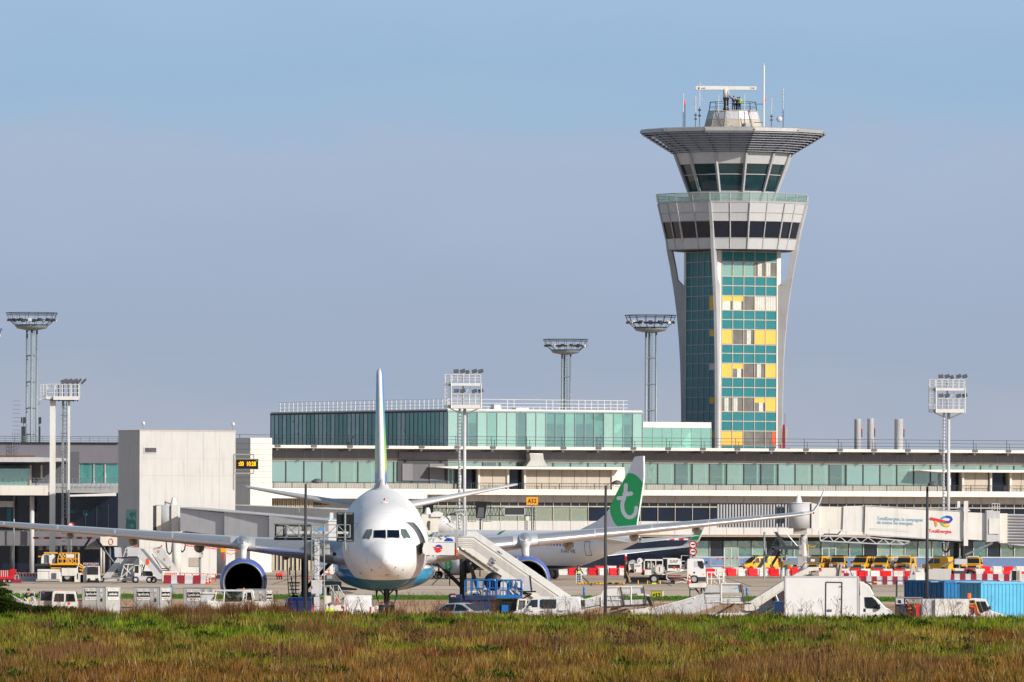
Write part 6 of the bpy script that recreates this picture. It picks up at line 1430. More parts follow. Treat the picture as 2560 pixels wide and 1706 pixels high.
prow(2465,2580,985,985,24,'in the farthest row at the right edge',1)
prow(1500,1560,965,965,26,'behind the rear end of the fuel truck',1)
def conc(x,Y,label,grp,sc_=1.0,protos={}):
    if label in protos: return copy_tree(protos[label],loc=(GX(x,Y),Y,0))
    o=thing('concrete_barrier',label,'barrier',(GX(x,Y),Y,0),0,grp); prof=[(-.28,0),(-.28,.1),(-.12,.35),(-.1,.8),(.1,.8),(.12,.35),(.28,.1),(.28,0)]
    for i,mt in ((0,'maroon'),(1,'greywhite')):
        a=-.54*sc_+i*.54*sc_; m=MB(); m.loft([[(a,y,z) for y,z in prof],[(a+.539*sc_,y,z) for y,z in prof]]); m.build('red_half' if i==0 else 'white_half',M[mt],o)
    protos[label]=o; return o
for i in range(3): conc(2070+i*26,872,'short dark red and grey striped concrete barrier left of the white conveyor','striped concrete barriers')
for i in range(9): conc(2386+i*27.5,868,'dark red and grey striped concrete barrier behind the light blue container','striped concrete barriers')
for i in range(5): conc(2166+i*26,832,'dark red and grey striped concrete barrier above the box van cab','striped concrete barriers')
for i in range(2): conc(462+i*40,812,'wide dark red and grey concrete barrier beside the two traffic cones','striped concrete barriers',1.35)
conc(428,812,'concrete barrier half hidden behind the wheel of the open boarding stair','striped concrete barriers',1.35)
o,q=T_('striped_barrier','long low barrier with slanted red and white stripes on a white base, far left','barrier',65,830,(0,1180,3.676))
m=MB(); m.pbox(q,130,962,345,1026,-.25,.25); m.build('base',M['greywhite'],o)
m=MB()
for i in range(8): u=132+i*28; m.pprism(q,[(u,932),(u+16,932),(u+22,962),(u+6,962)],-.24,-.2)
m.build('red_stripe',M['red'],o); m=MB(); m.pbox(q,130,931,346,963,-.2,.15); m.build('panel',M['white'],o)
o,q=T_('striped_barrier','tall barrier with upright red and cream stripes cut by the left edge','barrier',15,840,(0,1180,3.676))
m=MB(); m.pbox(q,-60,905,105,975,-.2,.1); m.build('panel',M['cream'],o); m=MB()
for i in range(9): u=-56+i*19; m.pbox(q,u,906,u+9,975,-.23,-.2)
m.pbox(q,90,895,150,975,-.3,.2); m.build('red_stripe',M['red'],o); m=MB(); m.pbox(q,-60,975,150,1050,-.2,.1); m.build('base',M['greywhite'],o)
o,q=T_('chain_barrier','red posts carrying a red and white chain under the grey jet bridge','chain barrier',490,835,cB_)
m=MB()
for u in (1187,1327,1467,1612,1755): a=q(u,705); m.box(a[0]-.05,a[0]+.05,-.05,.05,0 if u>1600 else 0,q(0,695)[1] if u<1700 else q(0,705)[1])
m.build('post',M['brightred'],o); m=MB()
for i in range(26): u=1080+i*32; m.ppath(q,[(u,684+i*1.0),(u+18,685+i*1.0)],.045,0); m.ppath(q,[(u+120 if i>18 else u,790),(u+138 if i>18 else u+1,790)],.03,0)
m.build('chain',M['red'],o); m=MB()
for i in range(26): u=1098+i*32; m.ppath(q,[(u,684+i*1.0),(u+15,685+i*1.0)],.04,0)
m.build('chain_white',M['white'],o)
def cone(x,Y,label,z=0,h=.75,protos=[]):
    if protos: return copy_tree(protos[0],loc=(GX(x,Y),Y,z),label=label)
    o=thing('traffic_cone',label,'cone',(GX(x,Y),Y,z),0,'orange and white traffic cones');
    m=MB(); m.box(-.2,.2,-.2,.2,0,.05); m.build('base',M['orange'],o); r=lambda t:.155*(1-t)+.03*t
    for a,b,mt in ((.05,.3,'orange'),(.3,.45,'white'),(.45,.62,'orange'),(.62,.78,'white'),(.78,1,'orange')):
        m=MB(); m.smooth=True; m.lathe([(r(a),a*h),(r(b),b*h)],n=14,cap=True); m.build('band',M[mt],o)
    protos.append(o); return o
cone(517.5,808,'larger orange and white traffic cone in front of the concrete barrier end'); cone(525.5,815,'smaller traffic cone right beside the larger one')
cone(1068,905,'lone red and white traffic cone right of the airliner belly'); cone(2303,862,'orange traffic cone standing before the white stair top near the third lamp post',.35,);
cone(1723,600,'orange traffic cone perched on the folded white stair platform',W(1723,1462,600).z-.0)
def person(label,loc,rz,legs='trousers',top='navycloth',hat=None,armL=(-.35,.15,-.35),armR=(.35,.15,-.35),vest=False,h=1.78,group=None,bend=0):
    o=thing('person',label,'person',loc,rz,group); S=h/1.78
    def P(x,y,z): return V((x,y,z))*S
    sh=1.44; by=bend
    J={'pel':P(0,0,.96),'wst':P(0,.01,1.1),'chs':P(0,-.02-by*.5,1.32),'nek':P(0,-.02-by,1.5),'hdl':P(0,-.03-by,1.6),'hdt':P(0,-.02-by,1.74)}
    for s,nm in ((-1,'l'),(1,'r')):
        J['hip'+nm]=P(s*.1,0,.9); J['kn'+nm]=P(s*.12,-.03,.5); J['an'+nm]=P(s*.13,.02,.09); J['to'+nm]=P(s*.15,-.14,.04)
        J['sh'+nm]=P(s*.19,-.01-by*.8,sh); a=armL if s<0 else armR
        J['el'+nm]=J['sh'+nm]+P(a[0]*.35,-abs(a[1])*.3,a[2]*.75+.0); J['wr'+nm]=J['el'+nm]+P(a[0]*.25,-abs(a[1])*1.2,a[2]*.55 if a[2]<0 else a[2]*.8)
    R={'pel':.135,'wst':.12,'chs':.145,'nek':.055,'hdl':.075,'hdt':.07}
    for nm in 'lr': R.update({'hip'+nm:.09,'kn'+nm:.06,'an'+nm:.045,'to'+nm:.04,'sh'+nm:.065,'el'+nm:.045,'wr'+nm:.032})
    E=[('pel','wst'),('wst','chs'),('chs','nek'),('nek','hdl'),('hdl','hdt')]
    for nm in 'lr': E+=[('pel','hip'+nm),('hip'+nm,'kn'+nm),('kn'+nm,'an'+nm),('an'+nm,'to'+nm),('chs','sh'+nm),('sh'+nm,'el'+nm),('el'+nm,'wr'+nm)]
    def skin(name,keys,grow,mt):
        ks=[k for k in J if k in keys]; me=bpy.data.meshes.new(name); me.from_pydata([J[k] for k in ks],[(ks.index(a),ks.index(b)) for a,b in E if a in ks and b in ks],[])
        ob=bpy.data.objects.new(name,me); col.objects.link(ob); ob.parent=o; KIDS.setdefault(o.name,[]).append(ob)
        md=ob.modifiers.new('s','SKIN'); md.use_smooth_shade=True; sv=me.skin_vertices[0].data
        for i,k in enumerate(ks): r=(R[k]+grow)*S; sv[i].radius=(r,r*.8 if k in('pel','wst','chs') else r); sv[i].use_root=(i==0)
        md2=ob.modifiers.new('ss','SUBSURF'); md2.levels=1; md2.render_levels=1; me.materials.append(mt); return ob
    b=skin('body',list(J),0,M['skin']); skin('trousers',['pel','hipl','hipr','knl','knr','anl','anr'],.022,M[legs]); skin('jacket',['pel','wst','chs','shl','shr','ell','elr','wrl','wrr'],.028,M[top])
    m=MB(); m.smooth=True; c=J['hdt']; m.lathe([(.06*S,-.06),(.098*S,-.01),(.1*S,.03),(.07*S,.09),(0,.11)],c=(c.x,c.y+.02,c.z-.02),n=12); m.build('hair' if not hat else 'cap',M[hat or 'hair'],o)
    c=J['hdl']
    m=MB(); m.cbox((c.x,c.y-.085*S,c.z+.03),(.025,.035,.04)); m.build('nose',M['skin'],b)
    m=MB();
    for s in(-1,1): m.cbox((c.x+s*.032,c.y-.078*S,c.z+.055),(.022,.012,.012))
    m.build('eye',M['black'],b)
    for nm in 'lr':
        m=MB(); m.smooth=True; w_=J['wr'+nm]; e=J['el'+nm]; d=(w_-e).normalized(); sd=d.cross(V((0,1,0))) if abs(d.y)<.9 else d.cross(V((1,0,0))); sd.normalize()
        m.tube(w_,w_+d*.09,.03,8,r2=.036)
        for k in range(4): a=w_+d*.085+sd*(-.027+.018*k); m.tube(a,a+d*(.055+.012*(1 if k in(1,2) else 0)),.009,5,r2=.007)
        m.tube(w_+d*.03+sd*.03,w_+d*.075+sd*.06,.011,5,r2=.008); m.build('hand',M['skin'],b)
    if vest:
        skin('safety_vest',['pel','wst','chs'],.045,M['limegreen'])
    return o
zd=zt_
person('person in dark clothes reaching up to the radar pedestal on top of the tower',(GX(1829,TYY),TYY-1.2,zd),PI*.1,armL=(-.7,.1,.25),h=1.85)
person('person in dark jacket bending between two colleagues on top of the tower',(GX(1836.5,TYY),TYY-.9,zd),PI*.6,bend=.12,h=1.72)
person('person in a bright yellow safety jacket on top of the tower',(GX(1843,TYY),TYY-1.3,zd),PI*.8,top='limegreen',h=1.74,armL=(-.1,.5,-.2),armR=(.1,.5,-.2))
person('person in yellow vest standing behind a white ladder under the green jet',(GX(1446,826),826.5,0),.4,vest=True,legs='denim')
person('person with dark cap and yellow vest crouched over a frame near the left bush',(GX(71,575),575,0),.5,vest=True,hat='black',armR=(.3,.5,-.1),h=1.75)
o,q=T_('step_ladder','white aluminium step ladder leaning under the belly of the green jet','ladder',1448,824,cG_)
m=MB(); m.ppath(q,[(447,345),(445,585)],.04,-.1); m.ppath(q,[(525,335),(555,590)],.04,-.1); m.build('rail',M['white'],o); m=MB()
for k in range(5): v=400+k*42; m.ppath(q,[(447,v),(528+k*6,v)],.035,-.1)
m.build('rung',M['greywhite'],o)
o,q=T_('fuel_hose','yellow fuel hose lying on the apron from the ladder to the fuel truck','hose',1500,820,cG_)
m=MB(); m.smooth=True; a=q(470,0)[0]; b=q(1340,0)[0]; m.path([V((a+(b-a)*i/14,.3*math.sin(i*.8),.09)) for i in range(15)],.09,8); m.build('hose',M['hose'],o)
m=MB();
for u in (850,1060,1190): x=q(u,0)[0]; m.tube((x-.1,0,.09),(x+.15,0,.09),.12,8)
m.build('coupling',M['black'],o)
ft,q=T_('fuel_truck','white aircraft refuelling truck with reels and pipework, cab facing right, lettered SAP','fuel truck',1665,830,cH_)
def B(name,mt,*rects,par=ft,q_=None,bev=0):
    m=MB()
    for r in rects: m.pbox(q_ or q,*r)
    return m.build(name,M[mt] if isinstance(mt,str) else mt,par,bevel=bev)
m=MB(); m.pprism(q,[(1300,250),(1318,205),(1380,195),(1570,198),(1605,215),(1612,240),(1640,350),(1645,540),(1500,540),(1470,510),(1400,505),(1340,560),(1318,560),(1300,400)],-1.15,1.15); m.build('cab',M['vanwhite'],ft,bevel=.05)
m=MB(); m.pprism(q,[(1432,250),(1480,240),(1560,240),(1590,340),(1588,355),(1435,352)],-1.17,-1.14); m.build('side_window',M['greywhite'],ft); m=MB(); m.pprism(q,[(1490,242),(1585,240),(1612,350),(1608,378),(1560,380),(1505,330)],-1.19,-1.16); m.build('side_window',M['carglass'],ft)
m=MB(); a=q(1612,250); b=q(1642,370); m.poly([(a[0]+.03,-1.0,a[1]),(a[0]+.03,1.0,a[1]),(b[0]+.03,1.0,b[1]),(b[0]+.03,-1.0,b[1])]); m.build('windscreen',M['carglass'],ft)
B('mirror','black',(1640,245,1678,290,-1.4,-1.25)); B('bumper','darkgrey',(1500,535,1645,615,-1.15,1.15),(1335,505,1380,560,-1.16,-.9)); B('door_vent','black',(1418,440,1448,468,-1.17,-1.15)); B('label','amber',(1590,468,1618,500,-1.17,-1.15))
B('chassis','black',(265,540,1330,600,-.6,.6),(280,560,600,650,-1.0,1.0),(640,500,960,540,-.9,.9),(1000,600,1080,665,-1.0,-.5))
for u in (700,1435):
    for y in(-.95,.95): wheel(ft,'wheel',(q(u,0)[0],y,.48),.48,.28,'Y')
B('hose_rail','darkgrey',(160,630,1050,672,-1.5,-1.3)); B('guard_post','amber',(398,595,412,665,-1.55,-1.5),(568,600,582,665,-1.55,-1.5),(800,595,816,665,-1.55,-1.5)); B('reflector','limegreen',(655,640,738,668,-1.55,-1.5))
m=MB(); m.smooth=False; a=q(310,275); m.tube((a[0],-.8,a[1]-.2),(a[0],.6,a[1]-.2),.48,24); m.build('hose_reel',M['alu'],ft)
m=MB(); a=q(435,238); m.tube((a[0],-1.0,a[1]),(a[0],-.6,a[1]),.27,24); m.build('hose_reel',M['white'],ft)
B('reel_slot','midgrey',(415,210,430,258,-1.03,-1.0))
B('rear_frame','gsewhite',(232,275,330,290,-1.0,.9),(232,275,245,420,-1.0,-.9),(320,275,330,420,-1.0,-.9),(245,360,275,400,-.9,.5)); B('rear_interior','darkgrey',(245,290,330,460,-.5,.8),(470,260,520,500,-.5,.8),(180,290,232,640,-.3,.3))
B('rear_cabinet','white',(332,288,468,455,-1.1,.8),bev=.02); B('warning_light','red',(345,390,368,440,-1.13,-1.1),(455,385,500,450,-1.05,-1.0))
B('pump_frame','white',(508,208,860,238,-1.0,1.0),(508,208,528,405,-1.0,-.9),(848,238,862,480,-1.0,-.9),(635,238,648,380,-1.0,-.95),(720,238,735,380,-1.0,-.95)); B('pump_interior','darkgrey',(528,240,900,500,-.3,.7))
B('pump_box','gsewhite',(525,400,645,500,-1.05,-.2),bev=.02)
m=MB(); m.smooth=True
for u,v,w_ in ((590,250,380),(665,270,480),(690,330,480)): a=q(u,v); b=q(u,w_); m.tube((a[0],-.6,a[1]),(b[0],-.6,b[1]),.12,10)
m.ppath(q,[(640,480),(900,490),(930,440),(1300,400)],.07,-.8); m.build('pipe',M['gsewhite'],ft)
m=MB(); a=q(800,397); m.tube((a[0],-1.05,a[1]),(a[0],-.55,a[1]),.42,20)
for k in range(16): t=2*PI*k/16; m.cbox((a[0]+.44*math.cos(t),-.8,a[1]+.44*math.sin(t)),(.12,.5,.12),ry=-t)
m.build('filter_vessel',M['warmwhite'],ft); B('filter_slot','midgrey',(790,350,806,440,-1.08,-1.05))
B('tank_box','white',(938,202,1186,310,-1.15,1.1),(938,375,1186,428,-1.15,1.1),(938,310,952,375,-1.15,1.1),(1170,310,1186,375,-1.15,1.1),(860,188,1130,204,-1,1),bev=.01); B('tank_recess','darkgrey',(950,308,1172,378,-1.0,1.0))
m=MB(); h=q(1065,365); m.poly([(h[0]+.055*16/6.0*.5*(math.sin(t)**3),-1.17,h[1]+.012*(13*math.cos(t)-5*math.cos(2*t)-2*math.cos(3*t)-math.cos(4*t))) for t in [2*PI*k/24 for k in range(24)]]); m.v=[(h[0]+(v[0]-h[0])*1.35,v[1],v[2]) for v in m.v]; m.build('heart',M['logored'],ft)
text('lettering','SAP',.42,M['midgrey'],ft,(q(1063,0)[0],-1.17,q(0,248)[1]),sx=1.15); text('lettering','SAP',.28,M['midgrey'],ft,(q(400,0)[0],-1.12,q(0,330)[1]),sx=1.1)
m=MB();
a=q(1152,385); m.path([V((a[0]+.15*math.cos(2*PI*k/16),-1.18,a[1]+.15*math.sin(2*PI*k/16))) for k in range(17)],.018,4); m.build('round_mark',M['red'],ft)
B('ladder_box','greywhite',(1188,240,1278,252,-.8,.8),(1188,310,1278,322,-.8,.8),(1188,240,1198,420,-.8,-.7),(1266,240,1278,330,-.8,-.7),(1188,340,1270,440,-.6,.6))
m=MB(); m.ppath(q,[(920,470),(1180,430),(1305,400),(1310,600)],.05,-1.1); m.ppath(q,[(930,500),(925,560),(960,590),(1230,560),(1300,590)],.06,-1.1); m.ppath(q,[(1080,650),(1200,620),(1290,640)],.04,-1.1); m.build('boom',M['gsewhite'],ft)
m=MB(); m.ppath(q,[(960,505),(1190,508)],.05,-1.2); m.ppath(q,[(980,585),(1280,540)],.05,-1.2); m.build('hose',M['maroon'],ft)
m=MB(); m.ppath(q,[(185,260),(175,400),(200,480),(235,560),(230,640)],.05,-.6); m.build('hose',M['hose'],ft)
o,q=T_('road_sign','pair of round red bordered signs on one post right of the winglet','sign',1733,880,(1280,1180,3.676))
for v in (668,733):
    a=q(1665,v); m=MB(); m.tube((a[0],-.06,a[1]),(a[0],0,a[1]),.42,24); d=m.build('disc',M['white'],o); m=MB(); m.path([V((a[0]+.36*math.cos(2*PI*k/20),-.09,a[1]+.36*math.sin(2*PI*k/20))) for k in range(21)],.06,5); m.build('red_border',M['red'],o); m=MB(); m.cbox((a[0],-.08,a[1]),(.36,.02,.14)); m.build('symbol',M['darkgrey'],d)
m=MB(); m.tube((q(1665,0)[0],.05,0),(q(1665,0)[0],.05,q(0,640)[1]),.05,6); m.build('post',M['maroon'],o)
o,q=T_('road_sign','round red bordered sign behind the left wing of the airliner','sign',177,880,(0,1180,3.676)); a=q(653,492)
m=MB(); m.tube((a[0],-.06,a[1]),(a[0],0,a[1]),.32,20); m.build('disc',M['white'],o); m=MB(); m.path([V((a[0]+.29*math.cos(2*PI*k/20),-.09,a[1]+.29*math.sin(2*PI*k/20))) for k in range(21)],.05,5); m.build('red_border',M['red'],o); m=MB(); m.tube((a[0],.05,0),(a[0],.05,a[1]),.05,6); m.build('post',M['galv'],o)
hg2,q=T_('height_gauge','red and white striped overhead bar on a striped post behind the green jet tail','height bar',1640,890,(1280,1180,3.676))
u=1190; k=0
while u<1640: m=MB(); m.pbox(q,u,612,u+42,628,-.12,.12); m.build('bar',M['red'] if k%2==0 else M['white'],hg2); u+=43; k+=1
for i,(v0,v1) in enumerate(((740,775),(775,815))): m=MB(); m.pbox(q,1038,v0,1056,v1,-.15,.15); m.build('post_band',M['white'] if i==0 else M['red'],hg2)
m=MB(); a=q(1047,815); m.tube((a[0],0,0),(a[0],0,a[1]),.2,8); a=q(1630,628); m.tube((a[0],0,0),(a[0],0,a[1]),.1,6); m.build('post',M['darksteel'],hg2)
o,q=T_('mesh_fence','low temporary mesh fence with red and white tape before the terminal windows','fence',1800,960,cH_)
m=MB(); m.ppath(q,[(1200,140),(1200,330)],.05,0);
for u in (1740,2060,2260): m.ppath(q,[(u,195),(u,330)],.03,0)
for v in (195,330): m.ppath(q,[(1735,v),(2360,v)],.03,0)
m.ppath(q,[(1200,142),(1400,145)],.03,0)
for i in range(30): m.ppath(q,[(1740+i*20,195),(1740+i*20,330)],.01,0,3)
m.build('frame',M['greywhite'],o); m=MB()
for i in range(5): m.ppath(q,[(1850+i*90,196),(1890+i*90,196)],.05,-.05)
m.build('tape',M['red'],o)
o,q=T_('extinguisher_trolley','red wheeled fire extinguishers before the slatted ground floor screen','fire extinguisher',699,862,cC_)
for u in(1125,1165,1205): m=MB(); m.smooth=True; a=q(u,560); m.tube((a[0],0,.25),(a[0],0,q(0,465)[1]),.13,10); m.build('cylinder',M['brightred'],o); wheel(o,'wheel',(a[0],-.1,.2),.2,.1,'X')
m=MB(); m.ppath(q,[(1215,560),(1235,410)],.03,0); m.ppath(q,[(1160,470),(1235,420)],.03,0); m.build('handle',M['red'],o)
o,q=T_('taxiway_sign','yellow taxiway sign reading L2 with an arrow on the grass verge','sign',1640,695,cG_)
m=MB(); m.pbox(q,1828,722,2022,848,-.15,.1); m.build('panel',M['signyellow'],o); m=MB(); m.pbox(q,1826,718,2024,724,-.17,.12); m.pbox(q,1826,846,2024,852,-.17,.12); m.pbox(q,1822,718,1829,852,-.17,.12); m.build('frame',M['darkgrey'],o)
m=MB(); m.pbox(q,2024,722,2052,850,-.2,.15); m.build('end_post',M['white'],o)
text('lettering','L2',.46,M['black'],o,(q(1955,0)[0],-.17,q(0,793)[1]),fit=.36,bold=.02)
m=MB(); m.ppath(q,[(1865,790),(1902,790)],.035,-.17); m.ppath(q,[(1882,770),(1863,790),(1882,810)],.035,-.17); m.build('arrow',M['black'],o)
for x,lab in ((1460,'blue edge marker post on the verge left of the taxiway sign'),(429,'blue edge marker post right of the middle cargo container'),(1867,'blue edge marker post near the verge, right of the folded stair')):
    o=thing('edge_marker',lab,'marker post',(GX(x,705),705,0)); m=MB(); m.smooth=True; m.tube((0,0,0),(0,0,.75),.09,10); m.build('post',M['blue'],o); m=MB(); m.lathe([(.1,.75),(.09,.85),(0,.9)],n=10); m.build('lamp',M['skyblue'],o)
o,q=T_('equipment_cart','low red equipment cart with an orange unit at its end, at the left edge','cart',25,812,cA_)
B('deck','red',(-120,752,262,800,-.8,.8),par=o,q_=q,bev=.03); B('chassis','maroon',(-120,800,395,862,-.7,.7),par=o,q_=q); B('orange_unit','orange',(262,800,375,838,-.6,.6),par=o,q_=q,bev=.06)
m=MB(); m.ppath(q,[(283,800),(283,720),(345,722),(350,800)],.03,-.5); m.build('handle',M['greywhite'],o)
for u in (92,190): wheel(o,'wheel',(q(u,0)[0],-.7,.2),.21,.15,'Y')
ld,q=T_('cargo_loader','white and yellow aircraft cargo loader parked with its platform lowered','cargo loader',150,828,cA_)
B('chassis','gsewhite',(700,655,915,800,-1.3,1.0),(915,650,1115,795,-1.35,1.0),(1145,590,1420,735,-1.35,1.0),(700,612,1415,650,-1.2,1.0),(1110,660,1150,860,-1.3,-.9),(1380,680,1500,860,-1.3,.5),par=ld,q_=q,bev=.03)
B('bumper','alu',(675,795,1110,832,-1.4,1.1),par=ld,q_=q); B('engine_grille','midgrey',(958,684,1050,790,-1.38,-1.35),par=ld,q_=q); B('under_body','black',(1145,735,1380,870,-1.0,1.0),(720,830,1100,870,-1,1),par=ld,q_=q)
for u in (1252,860):
    for y in(-1.1,.9): wheel(ld,'wheel',(q(u,0)[0],y,.5),.5 if u>1000 else .42,.35,'Y')
B('platform','yellow',(930,510,1445,538,-1.4,1.2),(940,580,1130,600,-1.2,1),par=ld,q_=q,bev=.02); B('platform_underside','black',(700,560,950,605,-1,1),(950,538,1430,575,-1.2,1),par=ld,q_=q)
m=MB(); m.pprism(q,[(620,540),(700,515),(930,515),(930,545),(690,560)],-1.1,1.1); m.build('front_lip',M['darksteel'],ld)
m=MB(); m.pprism(q,[(765,505),(775,370),(830,325),(915,330),(915,510)],-1.0,.3); m.build('operator_cab',M['gsewhite'],ld); m=MB(); m.pprism(q,[(820,500),(822,350),(905,345),(905,500)],-1.02,-.99); m.build('cab_window',M['midgrey'],ld)
m=MB(); m.pprism(q,[(910,360),(985,332),(1028,375),(965,445),(965,508),(915,508)],-1.15,-.9); m.build('cab_side',M['white'],ld)
B('cab_roof','yellow',(820,300,1058,326,-1.1,.5),(712,368,765,392,-.8,-.6),par=ld,q_=q)
m=MB()
R1=.05
m.ppath(q,[(1105,318),(1450,318),(1450,505),(1075,505),(1075,420),(1105,318)],R1,-1.2); m.ppath(q,[(1075,425),(1450,425)],R1,-1.2)
for u in (1165,1225,1400): m.ppath(q,[(u,318),(u,505)],R1,-1.2)
for a,b,c,d in ((1230,430,1300,500),(1300,430,1230,500),(1300,430,1380,500),(1380,430,1300,500),(1105,330,1165,420),(1170,330,1225,420),(1225,330,1170,420)): m.ppath(q,[(a,b),(c,d)],.035,-1.2)
m.ppath(q,[(1105,318),(1450,318),(1450,505),(1075,505)],R1,.8); m.ppath(q,[(1075,425),(1450,425)],R1,.8)
m.ppath(q,[(1455,510),(1530,560),(1540,690),(1500,790)],.09,-.8); m.ppath(q,[(1460,560),(1535,600)],.07,-.8); m.ppath(q,[(1470,620),(1540,650)],.07,-.8); m.build('safety_cage',M['yellow'],ld)
B('sign_board','white',(1228,335,1378,402,-1.3,-1.25),par=ld,q_=q); B('cage_post','white',(1447,330,1462,560,-1.3,-1.2),(1425,560,1445,800,-1.3,-1.2),par=ld,q_=q)
tr,q=T_('baggage_tractor','white front facing baggage tractor with a shuttle sign above its windscreen','tractor',230,818,cA_)
m=MB(); m.pprism(q,[(1600,555),(1825,555),(1838,780),(1835,840),(1600,840),(1595,700)],-.9,1.2); m.build('cab',M['gsewhite'],tr,bevel=.04); B('rear_body','greywhite',(1535,560,1600,860,-.6,1.6),par=tr,q_=q,bev=.03)
B('windscreen','carglass',(1610,565,1815,712,-.94,-.9),par=tr,q_=q); B('grille','black',(1610,815,1835,862,-.95,-.85),(1622,780,1670,812,-.94,-.9),(1765,780,1820,812,-.94,-.9),par=tr,q_=q); B('bumper','white',(1615,862,1815,878,-1.0,-.8),par=tr,q_=q)
B('sign_board','greywhite',(1535,497,1815,545,-.5,-.4),par=tr,q_=q); text('lettering','ICI SHUTTLE',.24,M['maroon'],tr,(q(1680,0)[0],-.52,q(0,518)[1]),fit=1.35,bold=.01)
for u in (1500,1560,1720,1790): wheel(tr,'wheel',(q(u,0)[0],0 if u>1600 else .6,.38 if u<1600 else .22),.38 if u<1600 else .22,.25,'X')
B('sticker','red',(1765,570,1800,590,-.96,-.94),par=tr,q_=q); B('sticker','logoblue',(1622,568,1655,586,-.96,-.94),par=tr,q_=q)
s1,q=T_('boarding_stair','grey towable boarding stair with scissor frame, left of the pair under the wing','boarding stair',300,822,cB_)
q0=PX(822,300,cA_)
m=MB(); m.pprism(q0,[(1890,770),(2170,405),(2290,430),(2040,770)],-1.1,-1.02); m.build('side_panel',M['tunnelgrey'],s1)
m=MB(); m.pprism(q0,[(2110,205),(2235,215),(2255,400),(2120,390)],-1.1,-1.0); m.build('end_panel',M['greywhite'],s1)
m=MB()
for i in range(11): u=250-i*26; v=440+i*27; a=q(u-80,v); b=q(u+40,v); m.box(a[0],b[0],-1.0,.9,a[1]-.03,a[1]+.03)
m.build('tread',M['darksteel'],s1)
B('top_platform','black',(-20,392,440,412,-1.1,1.1),par=s1,q_=q)
m=MB()
m.ppath(q,[(160,510),(120,800)],.06,-1.1); m.ppath(q,[(280,520),(230,790)],.06,-1.1); m.ppath(q,[(80,540),(20,780)],.06,-1.1); m.ppath(q,[(70,560),(250,740)],.05,-1.15); m.ppath(q,[(250,560),(40,760)],.05,-1.15); m.ppath(q,[(80,525),(280,525)],.05,-1.1); m.build('scissor_frame',M['warmwhite'],s1)
B('chassis','gsewhite',(0,770,305,830,-1.1,1.0),par=s1,q_=q); B('chassis','greywhite',(-330,790,0,830,-.9,1.0),par=s1,q_=q)
for u in (90,280,-330): wheel(s1,'wheel',(q(u,0)[0],-.9,.3),.3,.22,'Y')
m=MB(); m.ppath(q,[(90,330),(110,240),(210,215),(200,300)],.04,-1); m.ppath(q,[(100,300),(200,290)],.03,-1); m.ppath(q,[(140,380),(260,245),(300,265)],.04,-1); m.ppath(q,[(70,385),(95,300)],.04,-1); m.build('handrail',M['white'],s1)
s2,q=T_('boarding_stair','light grey boarding stair truck with open steps and orange chevrons at its foot','boarding stair',400,818,cB_)
m=MB(); m.pprism(q,[(345,215),(420,225),(620,420),(790,660),(800,800),(690,790),(520,560),(330,380)],-1.25,-1.15); m.build('side_panel',M['greywhite'],s2)
m=MB(); m.pprism(q,[(400,235),(450,240),(790,650),(770,690)],-1.3,-1.24); m.build('side_rail',M['steel'],s2)
m=MB(); m.pprism(q,[(600,230),(740,200),(770,220),(1070,650),(880,650),(600,300)],1.15,1.25); m.build('side_panel',M['greywhite'],s2)
m=MB(); m.pprism(q,[(130,215),(400,215),(400,370),(130,375)],.9,1.0); m.build('top_panel',M['greywhite'],s2)
m=MB()
for i in range(12): u=650+i*22; v=395+i*21; a=q(u-25,v); b=q(u+45,v); m.box(a[0],b[0],-1.15,1.15,a[1]-.03,a[1]+.02)
m.build('tread',M['alu'],s2)
B('tread_dark','darkgrey',(775,592,905,612,-1.2,-.9),(780,625,905,642,-1.2,-.9),par=s2,q_=q)
B('foot','white',(785,650,1075,840,-1.3,1.2),par=s2,q_=q,bev=.04); B('foot_gap','darkgrey',(810,820,1040,836,-1.32,-1.3),par=s2,q_=q)
m=MB()
for k in range(7): u=825+k*34; m.pprism(q,[(u,705),(u+20,705),(u+40,675),(u+20,675)],-1.33,-1.3); m.pprism(q,[(u-5,738),(u+15,738),(u+30,712),(u+10,712)],-1.33,-1.3)
m.build('chevron',M['orange'],s2)
B('chassis','greywhite',(270,740,620,820,-1,1),(590,760,790,830,-1,1),par=s2,q_=q); B('cab','gsewhite',(270,535,390,745,-.9,.9),par=s2,q_=q,bev=.05); B('cab_window','carglass',(285,550,350,680,-.93,-.9),par=s2,q_=q)
B('engine_cover','darkgrey',(420,650,600,745,-.8,.8),par=s2,q_=q)
for u in (300,550,630,900): wheel(s2,'wheel',(q(u,0)[0],-.9,.32),.32,.25,'Y')
m=MB(); m.ppath(q,[(600,330),(650,410),(780,610)],.05,-1.0); m.ppath(q,[(410,520),(440,600),(420,650)],.05,-.9); m.ppath(q,[(470,520),(400,740)],.05,-.9); m.build('strut',M['darksteel'],s2)
m=MB(); a=q(515,475); m.lathe([(0,-1.28),(.32,-1.27)],c=(a[0],0,a[1]),axis='Y',n=20); m.v=[(a[0]+(v[0]-a[0])*.55,v[1],v[2]) for v in m.v]; m.build('round_logo',M['orange'],s2);
m=MB();
for u,v in ((700,290),(808,432),(915,580)): a=q(u,v); m.cbox((a[0],1.13,a[1]),(.18,.03,.25))
m.build('sticker',M['hose'],s2)
B('red_lamp','orange',(290,172,325,205,-1.1,-.9),(738,170,768,200,.9,1.1),par=s2,q_=q)
m=MB(); m.ppath(q,[(130,215),(250,195),(300,180)],.03,-.9); m.ppath(q,[(480,225),(640,215),(740,185)],.03,.9); m.build('handrail',M['white'],s2)
tg,q=T_('baggage_tug','white baggage tug with side windows and amber beacon beside the left bush','baggage tug',165,552,cA_)
